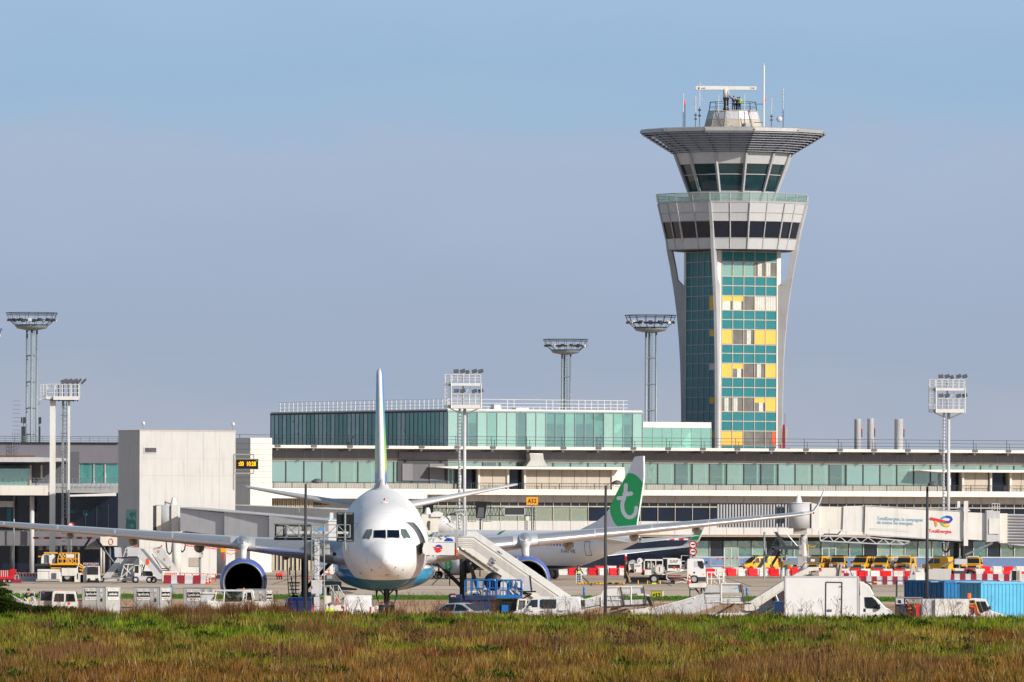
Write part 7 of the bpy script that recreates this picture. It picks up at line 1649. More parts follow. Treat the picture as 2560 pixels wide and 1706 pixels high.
m=MB(); m.pprism(q,[(975,1040),(1000,1012),(1400,1020),(1430,1170),(1660,1180),(1680,1330),(1670,1420),(960,1420),(960,1230)],-.8,.8); m.build('body',M['gsewhite'],tg,bevel=.04)
m=MB(); m.pprism(q,[(1030,1060),(1190,1060),(1190,1205),(1012,1205)],-.83,-.8); m.build('side_window',M['carglass'],tg); m=MB(); m.pprism(q,[(1232,1065),(1370,1065),(1400,1205),(1230,1205)],-.83,-.8); m.build('side_window',M['carglass'],tg)
m=MB();
for k in range(4): u=1260+k*32; m.ppath(q,[(u,1068),(u+4,1205)],.012,-.85,4)
for k in range(3): m.ppath(q,[(1235,1090+k*35),(1395,1090+k*35)],.012,-.85,4)
m.build('window_grille',M['black'],tg)
m=MB(); m.pprism(q,[(740,1190),(755,1030),(790,1018),(985,1022),(960,1190)],-.2,.9); m.build('front_cab_glass',M['carglass'],tg)
m=MB(); m.ppath(q,[(735,1195),(750,1028),(790,1015),(985,1020)],.04,-.25); m.build('screen_frame',M['steel'],tg); B('lower_front','beige',(735,1192,965,1420,-.3,.9),par=tg,q_=q)
B('mirror','black',(720,1020,738,1060,-.5,-.4),par=tg,q_=q); B('mirror','alu',(1575,1115,1650,1155,-.9,-.8),par=tg,q_=q); B('red_grille','orange',(1440,1170,1640,1195,-.83,-.8),par=tg,q_=q)
m=MB(); a=q(1085,1000); m.lathe([(.05,0),(.05,.1),(0,.12)],c=(a[0],0,q(0,1014)[1]),n=8); m.build('beacon',M['beacon'],tg)
m=MB(); a=q(1280,1240); m.lathe([(0,-.83),(.09,-.82)],c=(a[0],0,a[1]),axis='Y',n=12); m.build('round_logo',M['orange'],tg); B('sticker','brightred',(795,1035,820,1058,-.23,-.2),par=tg,q_=q); B('sticker','logoblue',(770,1035,793,1058,-.23,-.2),par=tg,q_=q)
for u in (1060,1585): wheel(tg,'wheel',(q(u,0)[0],-.7,.33),.33,.22,'Y')
o,q=T_('trailer_frame','light grey tubular trailer frame in front of the crouching worker','trailer',55,560,cA_)
m=MB(); m.ppath(q,[(380,1120),(385,1030),(620,1030),(660,1220)],.03,0); m.ppath(q,[(230,1100),(380,1190),(540,1230)],.04,0); m.ppath(q,[(520,1170),(600,1110),(660,1230)],.04,0); m.ppath(q,[(110,1040),(410,1028)],.015,0); m.ppath(q,[(140,1040),(380,1200)],.015,0); m.ppath(q,[(450,1140),(550,1240)],.05,-.1); m.build('tube_frame',M['greywhite'],o); B('deck','greywhite',(360,1200,680,1420,-.5,1),par=o,q_=q)
def uld(x,Y,num,crop,a,b,top,label,crop2=None,full=True):
    o,q=T_('cargo_container',label,'cargo container',(crop[0]+(a[0]+a[1])/2/crop[2]),Y,crop,0,'aluminium cargo containers on dollies');
    x0,z1=q(a[0],top); x1,_=q(a[1],top); zb_=.5
    m=MB(); m.box(x0,x1,-.0,1.5,zb_,z1); m.build('front_wall',M['alu'],o,bevel=.015)
    if b:
        x2,_=q(b,top); m=MB(); m.add([(x1,0.0,zb_),(x2,.55,zb_),(x2,.55,z1-.02),(x1,0.0,z1-.02),(x1,1.5,zb_),(x2,1.5,zb_),(x2,1.5,z1-.02),(x1,1.5,z1-.02)],[(0,1,2,3),(4,7,6,5),(0,4,5,1),(3,2,6,7),(1,5,6,2),(0,3,7,4)]); m.build('side_wall',M['alu'],o)
    m=MB()
    for z in (zb_+.03,z1-.03): m.box(x0-.01,x1+.01,-.02,.0,z-.03,z+.03)
    for x in (x0+.02,x1-.02,x0+(x1-x0)*.62): m.box(x-.015,x+.015,-.022,0,zb_,z1)
    m.build('edge_frame',M['steel'],o)
    cx=x0+(x1-x0)*.37; w_=(x1-x0)*.24; t=z1-.13
    m=MB(); m.box(cx-w_,cx+w_,-.03,-.024,t-.17,t); m.box(cx-w_,cx+w_,-.03,-.024,t-.72,t-.52); m.build('white_label',M['white'],o)
    m=MB(); m.box(cx-w_,cx+w_,-.03,-.024,t-.52,t-.17); m.build('black_label',M['black'],o)
    text('lettering','AKE '+num+' R7',.145,M['black'],o,(cx,-.034,t-.085),sx=.95,ext=.001); text('lettering','unilode',.23,M['white'],o,(cx+.04,-.034,t-.34),ext=.001,sx=1.0,bold=.004); text('lettering','TARE 69 KG',.14,M['black'],o,(cx,-.034,t-.62),sx=.95,ext=.001)
    m=MB(); m.prism([(cx-w_+.04,t-.27),(cx-w_+.09,t-.27),(cx-w_+.09,t-.36),(cx-w_+.14,t-.42),(cx-w_+.14,t-.3),(cx-w_+.17,t-.3),(cx-w_+.17,t-.45),(cx-w_+.07,t-.43)],-.036,-.03); m.build('logo_mark',M['white'],o)
    if b:
        ang=math.atan2(.55,x2-x1); mx_=(x1+x2)/2; d=(x2-x1)*.36/math.cos(ang)
        S=Matrix.Translation((mx_,.275-.02,t-.35))@Matrix.Rotation(ang,4,'Z')
        m=MB(); m.M=S; m.box(-d,d,-.012,-.004,.18,.36); m.box(-d,d,-.012,-.004,-.36,-.17); m.build('white_label',M['white'],o); m=MB(); m.M=S; m.box(-d,d,-.012,-.004,-.17,.18); m.build('black_label',M['black'],o)
        p=S@V((0,-.016,0)); text('lettering','unilode',.21,M['white'],o,p,rot=(PI/2,0,ang),ext=.001,bold=.006); p=S@V((0,-.016,.27)); text('lettering','AKE '+num+' R7',.12,M['midgrey'],o,p,rot=(PI/2,0,ang),ext=.001,sx=.85); p=S@V((0,-.016,-.265)); text('lettering','TARE 69 KG',.12,M['midgrey'],o,p,rot=(PI/2,0,ang),ext=.001,sx=.9)
    m=MB(); xx=x0+(x1-x0)*.82
    m.box(xx-.12,xx+.08,-.03,-.024,z1-.36,z1-.12); m.box(xx-.07,xx+.08,-.03,-.024,z1-.64,z1-.45); m.build('sticker',M['greywhite'],o); m=MB(); m.box(xx-.05,xx+.06,-.04,-.024,z1-.95,z1-.75); m.build('latch',M['black'],o)
    m=MB(); m.box(x0-.1,(x2 if b else x1)+.15,-.1,1.6,.38,.5); dl=m.build('dolly_deck',M['gsewhite'],o)
    for xw in (x0+.3,x1):
        for y in (0,1.5): wheel(dl,'wheel',(xw,y,.2),.2,.12,'Y')
    return o
uld(235,551,'78242',cA_,(1508,1945),2205,932,'aluminium cargo container with black and white panels, leftmost of the row by the grass')
uld(372,551,'78837',cB_,(250,740),938,938,'aluminium cargo container with black and white panels, right of the blue marker gap')
uld(495,551,'33067',cB_,(1165,1680),None,950,'aluminium cargo container half hidden behind the white pushback tug')
uld(640,556,'50214',cC_,(380,915),1040,755,'dull aluminium cargo container right below the left engine')
pt,q=T_('pushback_tug','white low aircraft tug with an all glass cab before the left engine','aircraft tug',590,545,cC_)
m=MB(); m.pprism(q,[(-170,1000),(-150,960),(170,990),(500,985),(700,975),(900,985),(1100,1000),(1190,1040),(1230,1150),(1230,1420),(-170,1420)],-1.1,1.1); m.build('body',M['gsewhite'],pt,bevel=.05)
B('cab_roof','greywhite',(20,768,510,800,-1,1),par=pt,q_=q,bev=.02); m=MB(); m.pprism(q,[(160,800),(500,800),(480,990),(150,990)],-.95,-.93); m.build('cab_glass',glassmat('tugglass',(.6,.72,.74),.25),pt); B('cab_interior','greywhite',(300,810,500,900,.2,.5),(240,840,330,900,.3,.5),par=pt,q_=q); B('seat','darkgrey',(210,920,320,1000,-.3,.3),(400,930,480,1000,-.3,.3),par=pt,q_=q); B('red_cover','brightred',(345,985,430,1012,-.6,0),par=pt,q_=q)
m=MB(); m.ppath(q,[(150,990),(165,800)],.05,-1); m.ppath(q,[(-20,1000),(20,780)],.04,-.95); m.ppath(q,[(500,985),(525,790),(680,780),(712,960)],.06,-1); m.ppath(q,[(510,985),(710,975)],.05,-1); m.ppath(q,[(560,960),(575,810),(660,810),(680,960)],.03,-1.02); m.build('cab_frame',M['white'],pt); B('cab_window','carglass',(560,815,668,960,-.9,-.85),(700,960,780,970,-1.1,-.9),par=pt,q_=q)
q5=PX(545,590,cB_); B('front_hood','gsewhite',(1480,1035,1770,1060,-1,1),par=pt,q_=q5); m=MB(); m.pprism(q5,[(1480,1060),(1770,1060),(1640,1220),(1500,1200)],-.9,.9); m.build('front_screen',M['greywhite'],pt); B('lamp_box','greywhite',(1710,985,1860,1030,-.9,.5),par=pt,q_=q5)
for u in(18,): pass
m=MB()
for u in (515,8): a=q(u,770); m.lathe([(.06,0),(.06,.1),(0,.13)],c=(a[0],-.5,a[1]),n=8)
m.build('beacon',M['beacon'],pt)
for u in (-80,330,1020): wheel(pt,'wheel',(q(u,0)[0],-.95,.45),.45,.35,'Y')
o,q=T_('orange_beacon_box','grey box with an orange lamp standing on the third cargo container','lamp box',513,553,cB_)
B('box','alu',(1520,982,1600,1045,-.3,.3),par=o,q_=q); B('lamp','orange',(1550,995,1585,1025,-.35,-.3),par=o,q_=q)
dv,q=T_('dark_blue_van','dark blue van seen from behind at the foot of the first lamp post','van',742,534,cC_)
car(dv,VANP,.9,1.05,.2,M['navy'],wins=VANW,screens=[((1.33,1.12),(.66,1.68),'windscreen'),((-2.14,1.02),(-1.93,1.72),'rear_window')],wheels=(1.35,-1.35),lights=[(-2.12,.82,1.1,.08,.12,.5,'tail_light','red'),(1.0,1.02,1.15,.12,.2,.2,'mirror','black')])
dv.rotation_euler=(0,0,PI/2+.12); dv.location.z=-.12
wv,q=T_('white_van','white van seen from behind below the nose of the airliner','van',948-80,536,cC_)
wv.location=(GX(944-55+0,536)+.0,538,0); wv.location=(GX(820+555/7.353,537),539,0)
car(wv,VANP,.92,1.05,.13,M['vanwhite'],wins=VANW,screens=[((1.33,1.12),(.66,1.68),'windscreen')],wheels=(1.35,-1.35),lights=[(-2.14,.84,.95,.06,.1,.32,'tail_light','red'),(1.2,1.08,1.05,.12,.18,.2,'mirror','white'),(-2.03,0,1.66,.05,.3,.035,'brake_light','maroon'),(-2.16,0,.78,.04,.45,.05,'handle','midgrey')])
wv.rotation_euler=(0,0,PI/2-.03)
bl,q=T_('belt_loader','white belt loader with a dark conveyor arm behind the lattice gantry','belt loader',870,552,cC_)
qd_=PX(552,870,cD_)
m=MB(); m.pprism(qd_,[(0,960),(230,930),(530,970),(530,1000),(200,1000),(0,1010)],-.6,.6); m.build('conveyor',M['darksteel'],bl); m=MB(); m.pprism(qd_,[(60,1010),(350,1020),(520,1060),(510,1090),(330,1100),(230,1170),(60,1180)],-.6,.5); m.build('arm',M['beige'],bl)
B('body','gsewhite',(2005,880,2150,1040,-.8,.8),(2030,1040,2160,1160,-.8,.8),(2010,690,2110,720,-.8,.7),(2010,700,2030,900,-.8,-.7),(2095,700,2112,840,-.8,-.7),par=bl,q_=q,bev=.03); B('cab_gap','black',(2030,720,2095,820,-.6,.6),par=bl,q_=q); B('base','gsewhite',(2160,1050,2350,1420,-.8,.8),(1990,1160,2350,1420,-.8,.8),par=bl,q_=q)
m=MB(); m.ppath(q,[(2095,690),(2290,1000)],.04,-.9); m.ppath(q,[(2160,700),(2180,1000)],.04,-.9); m.ppath(q,[(2250,690),(2400,960)],.04,-.9); m.ppath(q,[(2250,690),(2270,960)],.04,-.9); m.ppath(q,[(2095,1005),(2320,1010)],.04,-.9); m.ppath(q,[(1960,695),(2250,685)],.03,-.9); m.build('handrail',M['galv'],bl)
m=MB(); a=q(2220,985); m.cbox((a[0],-.85,a[1]),(.1,.1,.4)); m.build('extinguisher',M['brightred'],bl)
person('person in bright yellow vest half hidden by the grass right of the gantry foot',(GX(823,545),545,-.35),.2,vest=True,top='limegreen',h=1.5)
o,q=T_('maintenance_steps','dark steel maintenance steps standing behind the first lamp post','steps',730,600,cC_)
m=MB(); m.ppath(q,[(1325,640),(1350,900)],.04,-.5); m.ppath(q,[(1370,640),(1420,900)],.04,-.5); m.ppath(q,[(1400,640),(1430,900)],.04,.5); m.ppath(q,[(1320,380),(1325,640)],.03,-.5); m.ppath(q,[(1355,360),(1360,500)],.05,-.5); m.ppath(q,[(1385,520),(1400,640)],.05,-.5); m.build('frame',M['darksteel'],o)
m=MB()
for i in range(4): v=700+i*68; a=q(1350+i*5,v); b=q(1535,v); m.box(a[0],b[0],-.5,.5,a[1]-.03,a[1]+.03)
a=q(1320,630); b=q(1540,655); m.box(a[0],b[0],-.6,.6,b[1],a[1]); m.build('tread',M['darksteel'],o)
o,q=T_('ground_power_unit','dark and red service vehicle partly hidden under the left wing root','service vehicle',840,700,(660,1250,7.353))
B('body','midgrey',(1130,1370,1300,1500,-1,1),(1290,1330,1400,1600,-.8,.8),par=o,q_=q,bev=.05); B('windscreen','alu',(1160,1385,1260,1450,-1.03,-1),par=o,q_=q); B('trim','brightred',(1120,1340,1220,1362,-.9,-.8),(822,1430,855,1465,-.9,-.8),par=o,q_=q); B('underframe','black',(1060,1500,1420,1750,-1,1),par=o,q_=q)
m=MB(); a=q(1193,1296); m.lathe([(0,-.1),(.09,-.06),(.09,.06),(0,.1)],c=(a[0],0,a[1]),n=10); m.build('lamp',M['beacon'],o); m=MB(); m.tube((a[0],0,0),(a[0],0,a[1]),.03,5); m.build('lamp_pole',M['darkgrey'],o)
o,q=T_('blue_equipment_box','small blue equipment box behind the foot of the lamp post','equipment box',764,590,cC_)
B('box','blue',(1560,820,1750,905,-.4,.4),par=o,q_=q,bev=.02); B('lid','darkblue',(1555,812,1755,822,-.45,.45),par=o,q_=q)
o,q=T_('dolly','small dark baggage dolly on the apron below the jet engine','dolly',1100,880,cD_)
B('deck','darkgrey',(1900,800,2200,830,-.8,.8),par=o,q_=q);
for u in (1915,1990,2050,2185): wheel(o,'wheel',(q(u,0)[0],-.7,.22),.22,.15,'Y')
B('lamp','orange',(2035,790,2080,806,-.9,-.8),par=o,q_=q)
ms,q=T_('passenger_stair','long white covered passenger stair reaching down right from the open aircraft door','boarding stair',1200,553,(1020,1230,7.353)); qf=PX(553,1200,cF_)
m=MB(); m.pprism(q,[(300,935),(880,935),(880,1165),(330,1160),(275,1120),(270,1040)],-1.5,-1.42); m.build('platform_panel',M['white'],ms)
m=MB(); m.pprism(q,[(330,830),(860,825),(860,925),(350,930)],1.0,1.08); m.build('platform_panel',M['white'],ms)
B('platform_floor','greywhite',(250,1130,920,1165,-1.4,1.1),par=ms,q_=q); B('platform_edge','black',(565,1163,880,1178,-1.5,-1.4),par=ms,q_=q); B('bumper','black',(240,935,275,1160,-1.3,1.0),par=ms,q_=q)
B('reflector','orange',(878,1055,925,1110,-1.55,-1.5),(878,1135,925,1172,-1.55,-1.5),par=ms,q_=q)
B('post','concrete',(862,690,915,1170,-1.5,-1.35),(1000,600,1040,825,.9,1.0),par=ms,q_=q)
def side(y0,y1,dv):
    m=MB(); m.pprism(q,[(925,830+dv),(1215,830+dv),(2352,1700+dv),(2400,1740+dv),(3250,2400+dv),(3150,2480+dv),(1700,1540+dv),(1160,1150+dv),(930,985+dv)],y0,y1); return m
F_=[(925,830),(1215,828),(3215,2225),(3215,2430),(3000,2430),(925,985)]
qF=lambda u,v:q(u,v)
m=MB(); m.pprism(q,F_,-1.5,-1.42); m.build('side_panel',M['warmwhite'],ms)
F2_=[(1060,735),(1240,735),(3215,2080),(3215,2430),(1060,900)]
m=MB(); m.pprism(q,F2_,1.3,1.38); m.build('side_panel',M['white'],ms)
m=MB()
for k in range(5):
    off=30+k*34; m.ppath(q,[(930,850+off*.9),(1190,850+off*1.0),(3200,2245+off*.95)],.011,-1.53,4)
m.ppath(q,[(925,828),(1215,826),(3215,2222)],.04,-1.5); m.ppath(q,[(1090,733),(1240,733),(3215,2078)],.04,1.35); m.build('panel_rib',M['greywhite'],ms)
m=MB(); m.pprism(q,[(930,1000),(930,1100),(2900,2500),(3050,2500)],-1.35,-1.2); m.pprism(q,[(930,1000),(930,1100),(2900,2500),(3050,2500)],1.0,1.2); m.build('stringer',M['beige'],ms)
m=MB()
for i in range(24):
    t=i/23; a=q(960+(3080-960)*t,1010+(2440-1010)*t); m.box(a[0]-.16,a[0]+.16,-1.4,1.3,a[1]-.02,a[1]+.03)
m.build('tread',M['steel'],ms)
B('chassis','gsewhite',(1300,2150,3250,2300,-1.2,1.2),par=ms,q_=q)
for u in (1500,3000): wheel(ms,'wheel',(q(u,0)[0],-1.1,.4),.4,.28,'Y')
m=MB(); a=q(1130,1300); b=q(1400,2150); m.path([V((a[0],0,a[1])),V((b[0],0,b[1]))],.12,8); m.build('lift_strut',M['darksteel'],ms)
m=MB()
m.ppath(q,[(905,830),(905,430),(930,398),(985,395),(1030,440),(1030,830)],.05,-1.0,8); m.ppath(q,[(1075,370),(1080,800)],.04,.9); m.ppath(q,[(880,345),(1050,330),(1040,300)],.05,-.4); m.ppath(q,[(690,570),(880,700)],.04,.2); m.ppath(q,[(800,540),(1010,700)],.03,.2); m.ppath(q,[(900,530),(1020,610)],.03,.2)
m.ppath(q,[(740,570),(890,520),(1030,490)],.03,0); m.ppath(q,[(650,555),(690,540)],.03,0); m.ppath(q,[(480,900),(580,740)],.04,-.2); m.ppath(q,[(380,900),(540,735)],.03,.5); m.ppath(q,[(480,850),(470,925)],.08,-.8); m.build('canopy_hoop',M['greywhite'],ms)
m=MB(); m.ppath(q,[(700,455),(745,500),(775,560)],.05,-.3); m.ppath(q,[(650,470),(890,370)],.025,0); m.ppath(q,[(760,420),(830,400),(880,430)],.05,0); m.build('lamp_arm',M['darkgrey'],ms)
a=q(568,1045); R0=.32
m=MB(); m.poly([(a[0]+.26*math.cos(t),-1.52,a[1]+.02+.25*math.sin(t)) for t in [PI*.12+PI*.76*k/12 for k in range(13)]]); m.build('emblem',M['logoblue'],ms)
m=MB(); m.pprism(q,[(460,1005),(520,1022),(560,1025),(600,1018),(632,995),(634,1030),(632,1052),(612,1048),(590,1062),(562,1058),(520,1078),(500,1062),(475,1062),(500,1042),(480,1022)],-1.53,-1.52); m.pprism(q,[(502,1085),(560,1062),(628,1068),(610,1098),(565,1116),(525,1105)],-1.53,-1.52); m.build('emblem',M['logored'],ms)
m=MB(); a=q(748,912); m.poly([(a[0]+.3*math.cos(t),.99,a[1]+.22*math.sin(t)) for t in [PI*k/12 for k in range(13)]]); m.build('emblem',M['logoblue'],ms)
ang=-math.atan2(2225-828,3215-1215)
for i,s_ in enumerate(('ORLY','RAMP','ASSISTANCE')):
    p=q(1515-25*i,1210+47*i); text('lettering',s_,.19,M['navy'],ms,(p[0],-1.55,p[1]),rot=(PI/2,-ang,0),align='LEFT',bold=.004,fit=(.4,.42,.84)[i])
for i,s_ in enumerate(('ORLY','RAMP')):
    p=q(1638-15*i,1092+44*i); text('lettering',s_,.17,M['navy'],ms,(p[0],1.28,p[1]),rot=(PI/2,-ang,0),align='LEFT',bold=.004,fit=.38)
bp,q=T_('lift_platform','bright blue aircraft service lift with railed platform in front of the passenger stair','lift platform',1210,546,cF_)
def rl(m,u0,u1,v0,v1,n,y,r=.045):
    m.ppath(q,[(u0,v1),(u0,v0+20),(u0+15,v0),(u1-15,v0),(u1,v0+20),(u1,v1)],r,y,6); m.ppath(q,[(u0,(v0+v1)/2+5),(u1,(v0+v1)/2+5)],r*.7,y,5)
    for i in range(1,n): u=u0+(u1-u0)*i/n; m.ppath(q,[(u,v0),(u,v1)],r*.8,y,5)
m=MB(); rl(m,530,1090,515,800,5,-1.2); rl(m,1120,1580,515,800,4,-1.25); rl(m,660,1200,530,800,5,1.0); rl(m,1200,1560,530,800,3,1.0); rl(m,945,1095,505,800,3,-1.1); m.build('railing',M['blue'],bp)
B('deck','blue',(1110,795,1590,848,-1.3,1.2),par=bp,q_=q,bev=.02); B('deck','darkblue',(530,800,1110,885,-1.25,1.2),par=bp,q_=q,bev=.02); B('panel','skyblue',(1300,520,1385,690,.2,.3),(748,530,795,665,.2,.3),par=bp,q_=q); B('body','darkblue',(480,885,1000,1420,-1.1,1.1),par=bp,q_=q); B('chassis','black',(1000,870,1500,1420,-1,1),par=bp,q_=q); B('ladder_board','blue',(1210,975,1330,1100,-1.15,-1.05),par=bp,q_=q)
m=MB(); m.pprism(q,[(235,1420),(235,890),(258,800),(300,785),(480,785),(500,905),(500,1420)],-1.1,1.1); m.build('cab',M['darkblue'],bp,bevel=.05); B('cab_window','carglass',(260,850,450,915,-1.13,-1.1),par=bp,q_=q)
m=MB()
for k in range(4): u=275+k*24; m.pprism(q,[(u,800),(u+12,800),(u+16,822),(u+4,822)],-1.14,-1.11)
m.build('chevron',M['white'],bp); B('chevron_board','red',(268,797,368,824,-1.12,-1.1),par=bp,q_=q)
B('hoist_panel','greywhite',(1395,525,1500,635,-.3,.3),(862,700,930,800,-.3,.1),par=bp,q_=q); B('hoist_side','darkgrey',(1388,525,1410,660,-.32,.32),par=bp,q_=q)
m=MB(); m.pprism(q,[(1500,735),(1590,720),(1835,718),(1835,742),(1590,750)],-1.1,1.0); m.build('front_ramp',M['black'],bp); m=MB(); m.pprism(q,[(1595,715),(1640,450),(1725,430),(1755,718)],-.9,-.8); m.build('white_guard',M['greywhite'],bp); m=MB(); m.ppath(q,[(1728,430),(1760,718)],.05,-.9); m.ppath(q,[(1440,640),(1600,700)],.06,-.6); m.ppath(q,[(1590,760),(1760,770),(1600,860)],.05,-.4); m.build('guard_post',M['black'],bp)
m=MB(); m.pprism(q,[(1175,800),(1190,560),(1240,540),(1300,600),(1310,790)],-.4,.2); m.pprism(q,[(1180,500),(1215,445),(1300,450),(1300,510)],-.3,0); m.build('white_machinery',M['gsewhite'],bp)
m=MB(); m.ppath(q,[(550,780),(590,742),(720,735),(790,750),(815,800)],.07,-.5,6); m.ppath(q,[(760,740),(800,690),(880,680),(960,700),(980,760)],.07,-.3,6); m.build('pipe_work',M['warmwhite'],bp); m=MB(); a=q(565,775); m.cbox((a[0],-.6,a[1]),(.12,.12,.16)); m.build('amber_lamp',M['yellow'],bp)
m=MB(); m.ppath(q,[(1485,1080),(1510,880),(1655,875),(1640,1020)],.06,-1.3); m.ppath(q,[(1480,1095),(1640,1100)],.05,-1.3); m.build('mesh_frame',M['warmwhite'],bp); B('mesh_panel','midgrey',(1505,885,1645,1085,-1.25,-1.2),par=bp,q_=q)
for u in (650,1350): wheel(bp,'wheel',(q(u,0)[0],-1.0,.4),.4,.28,'Y')
m=MB(); m.smooth=True; a=q(1055,520); m.lathe([(0,.3),(.55,.3),(.6,.45),(.55,.6)],c=(a[0],0,a[1]-.1),axis='Y',n=20); m.build('cable_drum',M['black'],bp)
sc1,q=T_('silver_car','silver hatchback car with grey windscreen in the grass at centre','car',1170,527,cF_)
CARP=[(2.15,.25),(2.2,.6),(2.05,.78),(1.1,.98),(.95,1.02),(.1,1.42),(-.5,1.49),(-1.3,1.42),(-1.95,1.05),(-2.12,.95),(-2.15,.3)]
car(sc1,CARP,.86,.95,.22,M['silvercar'],wins=[[(.72,1.03),(.05,1.36),(-.4,1.42),(-.42,1.0)],[(-.5,1.0),(-.5,1.42),(-1.15,1.38),(-1.65,1.08),(-1.5,1.0)]],screens=[((1.02,1.03),(.16,1.42),'windscreen'),((-1.92,1.1),(-1.36,1.41),'rear_window')],wheels=(1.35,-1.3),lights=[(2.08,.62,.68,.14,.3,.14,'headlight','greywhite'),(.75,.95,1.02,.16,.14,.12,'mirror','silvercar'),(-2.12,.7,.85,.06,.25,.16,'tail_light','red')])
sc1.rotation_euler=(0,0,-.62)
m=MB(); m.tube((-1.0,0,1.46),(-1.2,0,1.6),.012,4); m.build('aerial',M['black'],sc1)
cv,q=T_('white_van','white compact van side on with dark sliding window right of the blue lift','van',1372,536,cF_)
cv.location=(GX(1372,536),536,0)
P_=[(-x,z) for x,z in [(2.1,.3),(2.16,.62),(2.08,.86),(1.45,1.08),(.95,1.66),(.6,1.82),(-1.9,1.82),(-2.1,1.68),(-2.16,.95),(-2.14,.3)]]
car(cv,P_,.92,1.05,.1,M['vanwhite'],wins=[[(-1.3,1.12),(-.95,1.6),(-.55,1.62),(-.55,1.15)],[(-.3,1.08),(-.42,1.2),(-.42,1.58),(-.32,1.64),(.62,1.64),(.62,1.08)]],screens=[((-1.42,1.12),(-.98,1.62),'windscreen')],wheels=(-1.35,1.35),lights=[(2.12,.84,.95,.06,.1,.32,'tail_light','red'),(-1.0,1.05,1.12,.16,.16,.2,'mirror','white')])
m=MB(); m.box(2.14,2.17,-.62,.62,1.0,1.6); m.build('rear_window',M['carglass'],cv); m=MB();
for x in (-.95,-.28,.95): m.box(x-.11,x+.11,-.95,-.91,.87,.91)
m.box(.62,1.35,-.925,-.915,.93,.95); m.build('handle',M['midgrey'],cv)
m=MB(); m.path([V((.66,-.84,1.64)),V((1.3,-.84,1.62)),V((1.5,-.88,1.4)),V((1.48,-.93,.6))],.008,4); m.build('door_seam',M['midgrey'],cv)
cv.rotation_euler=(0,0,-.18)
def folded(x,Y,crop,P,label):
    o,q=T_('boarding_stair',label,'boarding stair',x,Y,crop); return o,q
f1,q=folded(1530,548,cG_,None,'lowered white passenger stair behind the second lamp post, with open rail frame')
m=MB(); m.pprism(q,[(130,1045),(480,935),(900,830),(1030,800),(1260,800),(1320,985),(900,1000),(500,1090),(300,1180),(130,1250)],-1.2,-1.12); m.build('side_panel',M['greywhite'],f1)
m=MB(); m.pprism(q,[(300,900),(560,885),(900,790),(960,690),(1210,675),(1200,800),(900,860),(480,960),(300,1000)],1.1,1.18); m.build('side_panel',M['white'],f1)
m=MB(); m.pprism(q,[(1255,680),(1440,680),(1440,760),(1290,770)],-1.2,-1.15); m.pprism(q,[(1460,670),(1670,665),(1690,760),(1460,770)],-1.2,-1.15); m.pprism(q,[(1320,885),(1700,870),(1710,960),(1340,970)],-1.2,-1.12); m.build('platform_panel',M['greywhite'],f1)
m=MB(); m.ppath(q,[(1020,640),(1665,632)],.05,-1.2); m.ppath(q,[(1215,640),(1215,800)],.05,-1.2); m.ppath(q,[(1450,635),(1450,960)],.05,-1.2); m.ppath(q,[(1020,800),(1260,795)],.04,-1.25); m.ppath(q,[(600,890),(920,800)],.05,-1.2); m.ppath(q,[(750,860),(760,890)],.05,-1.2); m.ppath(q,[(900,820),(900,990)],.04,-1.25); m.ppath(q,[(250,1000),(600,890)],.05,-1.2); m.ppath(q,[(1310,800),(1320,760),(1345,800),(1360,880)],.05,-.6); m.ppath(q,[(1040,880),(1310,880)],.035,-1.25); m.ppath(q,[(1090,800),(1100,890)],.03,-1.25); m.build('handrail',M['white'],f1)
m=MB(); m.ppath(q,[(1250,640),(1325,985)],.06,-1.3); m.ppath(q,[(1670,635),(1710,860),(1720,960)],.05,-1.3); m.pprism(q,[(1030,1000),(1680,955),(1780,965),(1770,990),(1000,1030)],-1.2,1.1); m.ppath(q,[(480,1050),(890,970)],.02,-1.25); m.build('dark_rail',M['darkgrey'],f1)
m=MB(); m.pprism(q,[(1440,765),(1700,770),(1790,790),(1860,1000),(1800,1000),(1740,800),(1440,800)],-.8,.8); m.pprism(q,[(1440,1060),(1800,1000),(1860,1020),(1870,1400),(1300,1400)],-1,1); m.build('cab',M['gsewhite'],f1); m=MB(); m.pprism(q,[(1720,820),(1790,810),(1860,1000),(1790,990)],-.83,-.8); m.build('cab_window',M['glassdark'],f1)
m=MB(); m.pprism(q,[(1000,1130),(1350,1040),(1420,1040),(1230,1130)],-.9,-.7); m.pprism(q,[(1100,1020),(1280,1010),(1180,1060),(1050,1080)],-.9,-.6); m.build('underframe',M['darksteel'],f1); B('chassis','midgrey',(1000,1130,1440,1400,-.9,.9),par=f1,q_=q)
m=MB(); m.pprism(q,[(540,995),(600,970),(615,955),(610,980),(560,1000)],-1.23,-1.2); m.build('logo',M['logoblue'],f1)
f2,q=folded(1745,546,cH_,None,'lowered white passenger stair with high rail cage, right of the taxiway sign')
m=MB(); m.pprism(q,[(640,1120),(1100,1010),(1620,860),(1660,840),(1920,1000),(1900,1030),(1700,1110),(1350,1215),(1100,1300),(640,1420)],-1.2,-1.12); m.build('side_panel',M['greywhite'],f2)
m=MB(); m.pprism(q,[(1640,820),(1670,740),(1690,690),(1900,690),(1910,820)],1.0,1.08); m.pprism(q,[(1925,670),(2280,665),(2300,820),(1925,820)],-1.2,-1.14); m.pprism(q,[(1925,920),(2340,910),(2350,985),(1930,985)],-1.2,-1.14); m.pprism(q,[(1625,850),(1910,850),(1910,1000),(1640,1010)],-1.24,-1.2); m.build('platform_panel',M['greywhite'],f2)
